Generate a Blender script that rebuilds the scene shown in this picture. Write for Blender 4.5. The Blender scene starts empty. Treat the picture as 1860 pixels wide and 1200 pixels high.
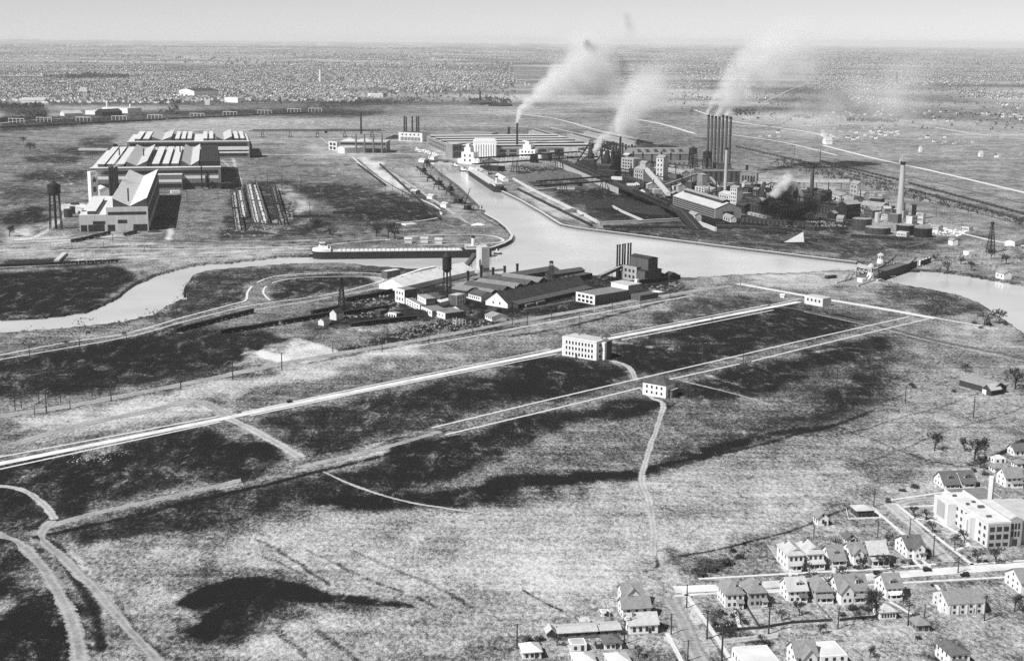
import bpy, math, random
import numpy as np
from mathutils import Vector, Matrix
random.seed(7)
rng = np.random.default_rng(7)
PI = math.pi
S = bpy.context.scene
COL = S.collection
R = math.radians

# ------------------------------------------------------------------ camera, sky, sun
CAMH, FPX = 230.0, 2555.0
PITCH, ROLL = R(11.68), R(0.5)
cd = bpy.data.cameras.new('camera'); cam = bpy.data.objects.new('camera', cd); COL.objects.link(cam)
_f = Vector((0, math.cos(PITCH), -math.sin(PITCH))); _r0 = Vector((1, 0, 0)); _u0 = _r0.cross(_f)
_r = _r0*math.cos(ROLL) + _u0*math.sin(ROLL); _u = -_r0*math.sin(ROLL) + _u0*math.cos(ROLL)
cam.matrix_world = Matrix(((_r.x, _u.x, -_f.x, 0), (_r.y, _u.y, -_f.y, 0), (_r.z, _u.z, -_f.z, CAMH), (0, 0, 0, 1)))
cd.sensor_width = 36; cd.lens = 36*FPX/1860
cd.clip_start = 1; cd.clip_end = 250000
S.camera = cam

SUN_EL, SHADOW_AZ = R(48), R(37)      # shadows fall to the right and away
sun_to = Vector((-math.cos(SHADOW_AZ)*math.cos(SUN_EL), -math.sin(SHADOW_AZ)*math.cos(SUN_EL), math.sin(SUN_EL)))
sd = bpy.data.lights.new('sun', 'SUN'); sun = bpy.data.objects.new('sun', sd); COL.objects.link(sun)
sd.energy = 5.0; sd.angle = R(0.5); sd.color = (1, 1, 1)
sun.rotation_mode = 'QUATERNION'; sun.rotation_quaternion = sun_to.to_track_quat('Z', 'Y')
sun.location = (0, 0, 600)
W = bpy.data.worlds.new('World'); S.world = W; W.use_nodes = True
wn, wl = W.node_tree.nodes, W.node_tree.links
bg = wn['Background']; sky = wn.new('ShaderNodeTexSky'); sky.sky_type = 'NISHITA'; sky.sun_disc = False
sky.sun_elevation = SUN_EL; sky.sun_rotation = math.atan2(sun_to.x, sun_to.y)
sky.dust_density = 0.4; sky.air_density = 1.0; sky.altitude = 3000
bw = wn.new('ShaderNodeRGBToBW')                    # black and white film
wl.new(sky.outputs[0], bw.inputs[0]); wl.new(bw.outputs[0], bg.inputs[0]); bg.inputs[1].default_value = 0.075
S.view_settings.view_transform = 'Standard'; S.view_settings.look = 'None'
S.view_settings.exposure = 0.25; S.view_settings.gamma = 1
S.cycles.use_denoising = False; S.cycles.max_bounces = 5; S.cycles.volume_bounces = 2; S.cycles.transparent_max_bounces = 8
S.cycles.volume_step_rate = 0.5; S.cycles.volume_max_steps = 256; S.cycles.diffuse_bounces = 2; S.cycles.glossy_bounces = 2

# ------------------------------------------------------------------ photo point -> place on the ground
def ray(px, py):
    return _f + _r*((px-930)/FPX) + _u*(-(py-600)/FPX)
def G(px, py, z=0.0):
    d = ray(px, py); t = (z-CAMH)/d.z
    return Vector((d.x*t, d.y*t, z))
def proj(p):
    q = Vector(p) - Vector((0, 0, CAMH)); dz = q.dot(_f)
    return 930 + FPX*q.dot(_r)/dz, 600 - FPX*q.dot(_u)/dz
def HT(px, py, ty, z=0.0):
    p = G(px, py, z); lo, hi = 0.0, 400.0
    for _ in range(40):
        m = (lo+hi)/2
        if proj(p+Vector((0, 0, m)))[1] > ty: lo = m
        else: hi = m
    return lo

# ------------------------------------------------------------------ materials (greys: the film is black and white)
MATS = {}
def mat(name, v, var=0.25, scale=0.3, rough=0.85, bump=0.0, streak=False, spec=0.25, vmin=None):
    m = bpy.data.materials.new(name); m.use_nodes = True
    n, l = m.node_tree.nodes, m.node_tree.links
    b = n['Principled BSDF']; b.inputs['Roughness'].default_value = rough
    b.inputs['Specular IOR Level'].default_value = spec
    tc = n.new('ShaderNodeTexCoord'); mp = n.new('ShaderNodeMapping')
    if streak: mp.inputs['Scale'].default_value = (1, 1, 0.15)
    no = n.new('ShaderNodeTexNoise'); no.inputs['Scale'].default_value = scale
    no.inputs['Detail'].default_value = 6; no.inputs['Roughness'].default_value = 0.65
    oi = n.new('ShaderNodeObjectInfo'); ad = n.new('ShaderNodeVectorMath'); ad.operation = 'ADD'
    ms = n.new('ShaderNodeMath'); ms.operation = 'MULTIPLY'; ms.inputs[1].default_value = 200
    l.new(oi.outputs['Random'], ms.inputs[0]); l.new(tc.outputs['Object'], mp.inputs[0])
    l.new(mp.outputs[0], ad.inputs[0]); l.new(ms.outputs[0], ad.inputs[1]); l.new(ad.outputs[0], no.inputs['Vector'])
    mr = n.new('ShaderNodeMapRange'); mr.inputs[1].default_value = 0.25; mr.inputs[2].default_value = 0.75
    mr.inputs[3].default_value = v*(1-var) if vmin is None else vmin; mr.inputs[4].default_value = min(0.9, v*(1+var))
    l.new(no.outputs[0], mr.inputs[0]); l.new(mr.outputs[0], b.inputs['Base Color'])
    if bump:
        bp = n.new('ShaderNodeBump'); bp.inputs['Strength'].default_value = bump; bp.inputs['Distance'].default_value = 0.3
        l.new(no.outputs[0], bp.inputs['Height']); l.new(bp.outputs[0], b.inputs['Normal'])
    MATS[name] = m
    return m
mat('white_paint', 0.78, 0.1, 0.5, streak=True); mat('pale_plaster', 0.66, 0.14, 0.25, streak=True)
mat('concrete', 0.5, 0.2, 0.3, streak=True); mat('light_brick_and_shade', 0.4, 0.2, 0.6, streak=True)  # the light brick tone doubles as painted shade on the school front
mat('mid_brick', 0.24, 0.3, 0.5, streak=True); mat('dark_brick_and_shade', 0.1, 0.35, 0.5, streak=True)  # the dark brick tone doubles as painted shade on cement works walls
mat('whitewash', 0.56, 0.25, 0.3, streak=True); mat('sooty_plaster', 0.36, 0.35, 0.3, streak=True); mat('roof_white', 0.6, 0.22, 0.12); mat('roof_light', 0.45, 0.22, 0.15); mat('roof_grey', 0.27, 0.3, 0.25)
mat('roof_mid', 0.19, 0.3, 0.3); mat('roof_dark', 0.075, 0.4, 0.25); mat('roof_sooty', 0.04, 0.5, 0.2)
mat('black_steel', 0.022, 0.4, 0.4, 0.6); mat('grey_steel', 0.1, 0.4, 0.4, 0.6); mat('rust_steel', 0.055, 0.5, 0.3, 0.7)
mat('glass', 0.03, 0.5, 0.15, 0.15, spec=0.5); mat('wood_dark', 0.05, 0.4, 1.0); mat('wood_grey', 0.16, 0.4, 0.8)
mat('bark', 0.035, 0.4, 1.0); mat('twigs', 0.05, 0.5, 0.5); mat('shrub', 0.05, 0.6, 0.8)
mat('coal', 0.022, 0.5, 0.2, bump=0.8); mat('ore', 0.1, 0.4, 0.15, bump=0.8); mat('limestone', 0.75, 0.12, 0.2, bump=0.3)
mat('road', 0.62, 0.34, 0.09, bump=0.1); mat('walk', 0.6, 0.24, 0.4); pass
mat('hedge', 0.05, 0.6, 0.6, bump=1.0)
mat('asphalt', 0.12, 0.4, 0.1); mat('stack_brick', 0.085, 0.4, 0.12, streak=True); mat('stack_light', 0.42, 0.25, 0.12, streak=True)
mat('shingle', 0.23, 0.3, 0.7, bump=0.3); mat('shingle_light', 0.46, 0.25, 0.7, bump=0.3); mat('shingle_dark', 0.12, 0.35, 0.7, bump=0.3)
mat('debris', 0.2, 0.9, 0.5, bump=0.5, vmin=0.02)

# ------------------------------------------------------------------ mesh helpers
class MB:
    def __init__(s): s.v = []; s.f = []
    def add(s, vs, fs):
        o = len(s.v); s.v += [tuple(p) for p in vs]; s.f += [tuple(i+o for i in f) for f in fs]; return s
    def box(s, x0, x1, y0, y1, z0, z1):
        return s.add([(x0,y0,z0),(x1,y0,z0),(x1,y1,z0),(x0,y1,z0),(x0,y0,z1),(x1,y0,z1),(x1,y1,z1),(x0,y1,z1)],
                     [(0,3,2,1),(4,5,6,7),(0,1,5,4),(1,2,6,5),(2,3,7,6),(3,0,4,7)])
    def prism(s, pr, a, b, ax='y'):     # profile (u, z) swept along y (or x)
        n = len(pr)
        if ax == 'y': vs = [(u, a, z) for u, z in pr] + [(u, b, z) for u, z in pr]
        else: vs = [(a, u, z) for u, z in pr] + [(b, u, z) for u, z in pr]
        return s.add(vs, [tuple(range(n)), tuple(range(2*n-1, n-1, -1))] + [(i, (i+1) % n + 0, (i+1) % n + n, i+n) for i in range(n)])
    def cyl(s, x, y, z0, z1, r0, r1=None, n=12):
        r1 = r0 if r1 is None else r1
        vs = [(x+r0*math.cos(2*PI*i/n), y+r0*math.sin(2*PI*i/n), z0) for i in range(n)] + \
             [(x+r1*math.cos(2*PI*i/n), y+r1*math.sin(2*PI*i/n), z1) for i in range(n)]
        return s.add(vs, [tuple(range(n-1, -1, -1)), tuple(range(n, 2*n))] + [(i, (i+1) % n, (i+1) % n+n, i+n) for i in range(n)])
    def lathe(s, x, y, pr, n=16):       # pr: (r, z)
        o = []
        for r, z in pr: o += [(x+r*math.cos(2*PI*i/n), y+r*math.sin(2*PI*i/n), z) for i in range(n)]
        fs = [tuple(range(n-1, -1, -1)), tuple(range((len(pr)-1)*n, len(pr)*n))]
        for k in range(len(pr)-1):
            fs += [(k*n+i, k*n+(i+1) % n, (k+1)*n+(i+1) % n, (k+1)*n+i) for i in range(n)]
        return s.add(o, fs)
    def tube(s, p, q, r0, r1=None, n=4):
        r1 = r0 if r1 is None else r1
        p, q = Vector(p), Vector(q); d = q-p
        if d.length < 1e-6: return s
        d.normalize(); a = d.orthogonal().normalized(); b = d.cross(a)
        vs = [p+(a*math.cos(2*PI*i/n)+b*math.sin(2*PI*i/n))*r0 for i in range(n)] + [q+(a*math.cos(2*PI*i/n)+b*math.sin(2*PI*i/n))*r1 for i in range(n)]
        return s.add(vs, [tuple(range(n-1, -1, -1)), tuple(range(n, 2*n))] + [(i, (i+1) % n, (i+1) % n+n, i+n) for i in range(n)])
    def hip(s, x0, x1, y0, y1, z, rise, o=0.5):
        x0 -= o; x1 += o; y0 -= o; y1 += o; w, d = x1-x0, y1-y0; t = 0.18
        if w >= d: a, b = (x0+d/2, (y0+y1)/2), (x1-d/2+.01, (y0+y1)/2)
        else: a, b = ((x0+x1)/2, y0+w/2), ((x0+x1)/2, y1-w/2+.01)
        vs = [(x0,y0,z),(x1,y0,z),(x1,y1,z),(x0,y1,z),(x0,y0,z+t),(x1,y0,z+t),(x1,y1,z+t),(x0,y1,z+t),(a[0],a[1],z+rise),(b[0],b[1],z+rise)]
        fs = [(3,2,1,0),(0,1,5,4),(1,2,6,5),(2,3,7,6),(3,0,4,7)]
        fs += [(4,5,9,8),(5,6,9),(6,7,8,9),(7,4,8)] if w >= d else [(4,5,8),(5,6,9,8),(6,7,9),(7,4,8,9)]
        return s.add(vs, fs)
    def mesh(s, name, m):
        me = bpy.data.meshes.new(name); me.from_pydata(s.v, [], s.f); me.materials.append(MATS[m] if isinstance(m, str) else m)
        return me
    def build(s, name, m, parent=None, loc=None, rz=0):
        o = bpy.data.objects.new(name, s.mesh(name, m)); COL.objects.link(o)
        if parent: o.parent = parent
        if loc is not None: o.location = loc
        if rz: o.rotation_euler = (0, 0, rz)
        return o
def tag(o, label=None, cat=None, group=None, kind=None):
    if label: o['label'] = label
    if cat: o['category'] = cat
    if group: o['group'] = group
    if kind: o['kind'] = kind
    return o
def thing(name, label, cat, loc, rz=0, group=None):
    o = bpy.data.objects.new(name, None); COL.objects.link(o); o.location = loc; o.rotation_euler = (0, 0, rz)
    o.empty_display_size = 2
    return tag(o, label, cat, group)
KIDS = {}
def kids_of(root): return [o for o in root.children]
def dup(root, loc, rz=0, sc=None, label=None, group=None):
    r = root.copy(); COL.objects.link(r); r.location = loc; r.rotation_euler = (0, 0, rz)
    if sc: r.scale = sc if not isinstance(sc, (int, float)) else (sc, sc, sc)
    if label: r['label'] = label
    if group: r['group'] = group
    for ch in root.children:
        c = ch.copy(); COL.objects.link(c); c.parent = r
        for g in ch.children:
            d = g.copy(); COL.objects.link(d); d.parent = c
    return r
def structure(o): o['kind'] = 'structure'; return o
ORD = 'first second third fourth fifth sixth seventh eighth ninth tenth eleventh twelfth thirteenth fourteenth fifteenth sixteenth seventeenth eighteenth nineteenth twentieth'.split()
def nth(i): return ORD[i] if i < len(ORD) else ORD[i % 20]
WMESH = {}
def opening(parent, name, m, w, h, loc, face='f', t=0.24):
    k = (name, m, round(w, 2), round(h, 2), t)
    if k not in WMESH: WMESH[k] = MB().box(-w/2, w/2, -t/2, t/2, 0, h).mesh(name, m)
    o = bpy.data.objects.new(name, WMESH[k]); COL.objects.link(o); o.parent = parent; o.location = loc
    if face in 'lr': o.rotation_euler = (0, 0, PI/2)
    return o
def win_grid(t, face, L, D, rows, cols, w, h, z0, dz, mar=0.08, m='glass', off=0.0):
    span = L if face in 'fb' else D
    for r in range(rows):
        for c in range(cols):
            u = span*(mar + (1-2*mar)*(c+0.5)/cols)
            loc = {'f': (u, -off, z0+r*dz), 'b': (u, D+off, z0+r*dz), 'l': (-off, u, z0+r*dz), 'r': (L+off, u, z0+r*dz)}[face]
            opening(t, 'window', m, w, h, loc, face)
def chevron(mb, a, b, lo, hi, h, rise, o, ax, th=0.28):
    mid = (lo+hi)/2; s = rise/((hi-lo)/2)
    pr = [(lo-o, h-o*s+.03), (mid, h+rise+.03), (hi+o, h-o*s+.03), (hi+o, h-o*s+th+.03), (mid, h+rise+th+.03), (lo-o, h-o*s+th+.03)]
    return mb.prism(pr, a, b, ax)
def body(t, L, D, h, roof='flat', wall='pale_plaster', rm='roof_grey', rise=3.0, o=0.5, x0=0, y0=0, z0=0, names=('wall', 'roof')):
    """walls and roof of a rectangular building in the local frame of t"""
    x1, y1 = x0+L, y0+D; H = z0+h
    w = MB(); r = MB()
    if roof == 'gx':
        w.prism([(y0, z0), (y1, z0), (y1, H), ((y0+y1)/2, H+rise), (y0, H)], x0, x1, 'x')
        chevron(r, x0-o, x1+o, y0, y1, H, rise, o, 'x')
    elif roof == 'gy':
        w.prism([(x0, z0), (x1, z0), (x1, H), ((x0+x1)/2, H+rise), (x0, H)], y0, y1, 'y')
        chevron(r, y0-o, y1+o, x0, x1, H, rise, o, 'y')
    elif roof == 'hip':
        w.box(x0, x1, y0, y1, z0, H); r.hip(x0, x1, y0, y1, H+.01, rise, o)
    elif roof == 'mx':     # shallow gable with a raised monitor along x
        w.prism([(y0, z0), (y1, z0), (y1, H), ((y0+y1)/2, H+rise), (y0, H)], x0, x1, 'x')
        chevron(r, x0-o, x1+o, y0, y1, H, rise, o, 'x'); c = (y0+y1)/2; q = D*.14
        m = MB().box(x0+L*.04, x1-L*.04, c-q, c+q, H+rise*.72, H+rise*1.5+1); m.build('monitor', 'roof_dark', t)
        mr = MB(); chevron(mr, x0+L*.03, x1-L*.03, c-q, c+q, H+rise*1.5+1, rise*.25, .4, 'x'); mr.build('monitor_roof', rm, t)
    else:
        w.box(x0, x1, y0, y1, z0, H); i = 0.5
        r.box(x0+i, x1-i, y0+i, y1-i, H-0.6, H+0.06)
    return w.build(names[0], wall, t), r.build(names[1], rm, t)
def frame(A, B, z=0.0):
    a, b = G(*A, z), G(*B, z); d = b-a
    return a, d.length, math.atan2(d.y, d.x)
def depth_to(A, B, C):
    a, b, c = G(*A), G(*B), G(*C); ex = (b-a).normalized(); ey = Vector((-ex.y, ex.x, 0))
    return (c-b).dot(ey)
def bldg(name, label, cat, A, B, D, h, roof='flat', wall='pale_plaster', rm='roof_grey', rise=3, wins=(), o=0.5, extra=None, group=None, front=None):
    """A, B: photo points of the near wall's foot; h > 0 metres, or ('y', top) read from the photo"""
    a, L, rz = frame(A, B)
    if isinstance(D, tuple): D = max(3, depth_to(A, B, D))
    if isinstance(h, tuple): h = HT(A[0], A[1], h[1])
    t = thing(name, label, cat, a, rz, group)
    body(t, L, D, h, roof, wall, rm, rise, o)
    for w in wins:
        face, rows, cols, fw, fh, z0, dz = w[:7]; span = L if face in 'fb' else D
        win_grid(t, face, L, D, rows, cols, fw*span*.84/cols, fh*h, z0*h, dz*h, m=w[7] if len(w) > 7 else 'glass', off=.1 if front else 0)
    if front: MB().box(0, L, -.14, -.02, .1, h+.3).build('lit_front_panel', front, t)  # pale panel for the sunlit face; the walls behind carry a shade-dark tone
    if extra: extra(t, L, D, h)
    return t
# ------------------------------------------------------------------ ground: one sheet, tone of grass / earth held in attributes
def vnoise(x, y, sc, seed=0):
    x = x/sc; y = y/sc; xi = np.floor(x).astype(np.int64); yi = np.floor(y).astype(np.int64); fx = x-xi; fy = y-yi
    fx = fx*fx*(3-2*fx); fy = fy*fy*(3-2*fy)
    def h(a, b):
        n = (a*374761393 + b*668265263 + seed*974711) & 0x7fffffff
        n = ((n ^ (n >> 13))*1274126177) & 0x7fffffff
        return ((n ^ (n >> 16)) & 0xffff)/65535.0
    return (h(xi, yi)*(1-fx)+h(xi+1, yi)*fx)*(1-fy) + (h(xi, yi+1)*(1-fx)+h(xi+1, yi+1)*fx)*fy
az = np.concatenate([np.linspace(-180, -27, 40)[:-1], np.linspace(-27, 27, 980), np.linspace(27, 180, 40)[1:-1]])*PI/180
ypx = np.arange(1270, 88, -1.9); dep = PITCH + np.arctan((ypx-600)/FPX)
rad = np.concatenate([[0.5, 120, 240, 340, 420], CAMH/np.tan(dep), np.geomspace(32000, 90000, 10)])
NA, NR = len(az), len(rad)
gx = (rad[:, None]*np.sin(az)[None, :]).ravel(); gy = (rad[:, None]*np.cos(az)[None, :]).ravel()
wob = 1.0
jx = gx + (vnoise(gx, gy, 9, 1)-.5)*12 + (vnoise(gx, gy, 34, 2)-.5)*26
jy = gy + (vnoise(gx, gy, 9, 3)-.5)*12 + (vnoise(gx, gy, 34, 4)-.5)*40
def world(pts, z=0.0): return np.array([G(p[0], p[1], z)[:2] for p in pts])
def inside(w, X, Y):
    m = np.zeros(len(X), bool); b = (X > w[:, 0].min()) & (X < w[:, 0].max()) & (Y > w[:, 1].min()) & (Y < w[:, 1].max())
    i = np.nonzero(b)[0]; x, y = X[i], Y[i]; c = np.zeros(len(i), bool)
    for (x0, y0), (x1, y1) in zip(w, np.roll(w, -1, 0)):
        if y0 != y1: c ^= ((y0 > y) != (y1 > y)) & (x < (x1-x0)*(y-y0)/(y1-y0)+x0)
    m[i] = c; return m
dark = np.zeros(NA*NR); lite = np.zeros(NA*NR); zz = np.zeros(NA*NR)
def blur(a, k):
    g = a.reshape(NR, NA)
    for _ in range(k):
        g = (np.roll(g, 1, 0)+np.roll(g, -1, 0)+g*2)/4; g = (np.roll(g, 1, 1)+np.roll(g, -1, 1)+g*2)/4
    return g.ravel()
def paint(arr, pts, v, soft=3, jit=1.0):
    w = world(pts); m = inside(w, gx+(jx-gx)*jit, gy+(jy-gy)*jit).astype(float)
    if soft: m = blur(m, soft)
    arr += m*v
def smooth(pts, n=6):
    P = [Vector(p) for p in pts]; o = []
    for i in range(len(P)-1):
        a, b, c, d = P[max(i-1, 0)], P[i], P[i+1], P[min(i+2, len(P)-1)]
        for k in range(n):
            t = k/n
            o.append(0.5*((2*b)+(c-a)*t+(2*a-5*b+4*c-d)*t*t+(3*b-a-3*c+d)*t**3))
    return o+[P[-1]]
def line(arr, pts, width, v, jit=0.3, sm=True):
    w = [G(*p) for p in pts]; w = smooth(w) if sm else w
    X, Y = gx+(jx-gx)*jit*.4, gy+(jy-gy)*jit*.4; d = np.full(len(X), 1e9)
    for a, b in zip(w[:-1], w[1:]):
        e = width*2.2; i = np.nonzero((X > min(a.x, b.x)-e) & (X < max(a.x, b.x)+e) & (Y > min(a.y, b.y)-e) & (Y < max(a.y, b.y)+e))[0]
        if not len(i): continue
        dx, dy = b.x-a.x, b.y-a.y; q = dx*dx+dy*dy+1e-9; t = np.clip(((X[i]-a.x)*dx+(Y[i]-a.y)*dy)/q, 0, 1)
        d[i] = np.minimum(d[i], np.hypot(X[i]-a.x-t*dx, Y[i]-a.y-t*dy))
    arr += v*np.clip(1.5-d/(width*.5), 0, 1)
# --- dark grass, wet ground, soot, a black foreground patch and painted ditch shade
for q in [
    ([(-60,497),(130,489),(262,489),(255,505),(222,535),(185,553),(110,572),(-60,580)], .95, 2),
    ([(338,502),(440,490),(560,482),(700,482),(760,490),(700,500),(560,492),(480,500),(440,520),(430,548),(330,575),(285,585),(325,553),(345,530)], .5, 2),
    ([(500,515),(560,504),(680,503),(690,508),(600,530),(500,545)], .75, 2),
    ([(-60,668),(150,635),(320,600),(420,605),(560,612),(520,640),(420,662),(200,700),(60,725),(-60,735)], .72, 3),
    ([(130,690),(60,640),(300,610),(330,640),(240,680)], .25, 4),
    ([(300,690),(420,655),(470,640),(640,640),(700,632),(560,655),(420,682),(300,705)], .35, 3),
    ([(-60,862),(60,838),(400,772),(440,782),(530,830),(440,860),(300,885),(100,935),(70,910),(-60,880)], .72, 3),
    ([(330,800),(400,778),(525,832),(400,838)], .3, 3),
    ([(120,840),(220,815),(280,850),(200,890),(110,900)], .2, 4),
    ([(455,765),(700,710),(985,652),(1100,655),(1155,680),(1000,720),(790,770),(620,815),(548,828)], .6, 3),
    ([(860,690),(1000,655),(1150,672),(1120,688),(900,712)], .5, 3),
    ([(780,730),(900,712),(880,722),(800,740)], .35, 3),
    ([(600,855),(800,800),(1000,755),(1190,718),(1188,740),(960,800),(820,850),(700,888),(640,880)], .8, 3),
    ([(1108,628),(1160,618),(1340,645),(1320,655),(1185,682),(1130,670)], .85, 2),
    ([(1165,606),(1300,580),(1450,560),(1520,570),(1590,588),(1430,625),(1345,645),(1260,625)], .8, 3),
    ([(1225,702),(1350,668),(1480,640),(1620,605),(1640,640),(1560,650),(1460,680),(1300,730),(1240,730)], .75, 3),
    ([(1560,655),(1630,650),(1640,680),(1590,700),(1610,720),(1560,735),(1420,770),(1350,790),(1380,765),(1480,735),(1530,700)], .4, 4),
    ([(1230,545),(1330,535),(1420,548),(1300,575),(1170,590)], .35, 3),
    ([(60,955),(330,900),(560,858),(640,880),(740,902),(900,880),(1060,862),(1200,842),(1210,858),(1000,890),(760,918),(560,920),(330,955),(150,1000)], .62, 4),
    ([(500,915),(640,905),(900,878),(1060,862),(1200,842),(1260,828),(1340,800),(1365,785),(1370,812),(1290,838),(1180,858),(1040,876),(900,895),(740,912),(600,918)], .55, 3),  # shade of the ditch painted as a dark band
    ([(1250,835),(1345,795),(1362,800),(1290,835)], .45, 2),
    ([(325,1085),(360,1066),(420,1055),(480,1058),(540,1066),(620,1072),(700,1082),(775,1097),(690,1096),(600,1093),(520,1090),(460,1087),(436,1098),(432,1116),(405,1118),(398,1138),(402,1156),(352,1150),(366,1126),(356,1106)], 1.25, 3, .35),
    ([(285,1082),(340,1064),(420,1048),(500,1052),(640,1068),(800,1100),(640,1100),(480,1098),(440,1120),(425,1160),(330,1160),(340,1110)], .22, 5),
    ([(-60,620),(300,560),(700,500),(1300,520),(1700,560),(1640,700),(1200,860),(700,930),(300,1000),(-60,980)], .10, 10), ([(-60,260),(500,270),(900,420),(560,460),(-60,460)], .12, 8), ([(1250,700),(1640,610),(1700,700),(1500,790),(1250,840)], .16, 8),
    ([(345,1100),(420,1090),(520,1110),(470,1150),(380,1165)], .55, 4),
    ([(330,1005),(380,990),(375,1050),(310,1070)], .3, 5),
    ([(-40,960),(30,985),(60,1020),(70,1060),(88,1110),(95,1210),(-60,1230)], .6, 3),
    ([(-40,1030),(45,1078),(80,1130),(85,1210),(-60,1230)], .4, 2),
    ([(-40,880),(60,905),(85,940),(-40,965)], .6, 2),
    ([(560,605),(720,612),(860,590),(980,565),(1060,555),(1150,540),(1245,512),(1235,495),(1130,500),(1060,505),(700,520),(640,545)], .7, 2),
    ([(600,632),(840,590),(930,570),(880,600),(700,632),(640,640)], .7, 2),
    ([(980,560),(1100,545),(1250,512),(1250,525),(1100,560),(980,580)], .5, 2),
    ([(930,300),(1040,305),(1120,345),(1240,402),(1090,405),(1000,350)], .55, 2),
    ([(1060,345),(1140,352),(1240,400),(1170,402),(1090,380)], .8, 2),
    ([(1180,405),(1300,405),(1500,425),(1530,462),(1330,444),(1100,418)], .55, 3),
    ([(1150,330),(1240,360),(1330,390),(1480,400),(1560,400),(1540,425),(1420,418),(1270,412)], .75, 2),
    ([(1500,425),(1700,432),(1800,425),(1690,455),(1600,462),(1530,470)], .5, 3),
    ([(1590,512),(1660,522),(1745,540),(1790,565),(1700,575),(1610,552)], .45, 3),
    ([(520,332),(620,334),(720,350),(850,360),(780,400),(640,400),(600,370),(545,350)], .5, 3),
    ([(545,385),(800,372),(780,400),(700,420),(560,425)], .25, 4),
    ([(0,215),(200,208),(430,200),(430,213),(200,224),(0,240)], .7, 1), ([(1100,320),(1250,325),(1400,335),(1570,352),(1600,400),(1450,415),(1280,405),(1150,350)], .45, 3), ([(1040,285),(1160,290),(1240,320),(1130,335),(1050,318)], .5, 2), ([(960,245),(1150,275),(1250,290),(1200,300),(1000,275)], .3, 2),
    ([(430,200),(560,196),(700,203),(640,215),(430,214)], .55, 2),
    ([(0,192),(90,193),(82,214),(0,222)], .6, 2),
    ([(90,182),(700,178),(720,186),(560,193),(90,192)], .45, 2),
    ([(0,395),(60,372),(95,375),(90,400),(0,410)], .7, 2),
    ([(50,310),(160,310),(160,330),(30,325)], .5, 3), ([(110,270),(200,268),(190,278),(110,280)], .6, 2),
    ([(150,252),(215,246),(200,266),(140,266)], .5, 2), ([(55,285),(150,283),(140,296),(55,295)], .5, 2),
    ([(0,340),(100,340),(110,360),(0,365)], .35, 3),
    ([(0,1050-575),(120,474),(230,470),(225,478),(0,486)], 1.0, 1),
    ([(420,335),(520,325),(540,400),(600,400),(560,425),(410,435)], .45, 2),
    ([(560,190),(740,175),(860,178),(900,185),(740,193),(600,200)], .3, 2),
    ([(1240,1000),(1330,1010),(1390,1000),(1330,1040),(1260,1055)], .5, 3),
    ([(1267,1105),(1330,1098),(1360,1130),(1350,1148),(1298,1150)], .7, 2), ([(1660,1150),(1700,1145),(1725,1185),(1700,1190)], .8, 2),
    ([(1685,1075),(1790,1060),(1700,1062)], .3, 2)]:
    paint(dark, *q[:2], q[2] if len(q) > 3 else q[2]*2+3 if q[0][0][1] > 560 else q[2]+1, *q[3:])
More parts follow.
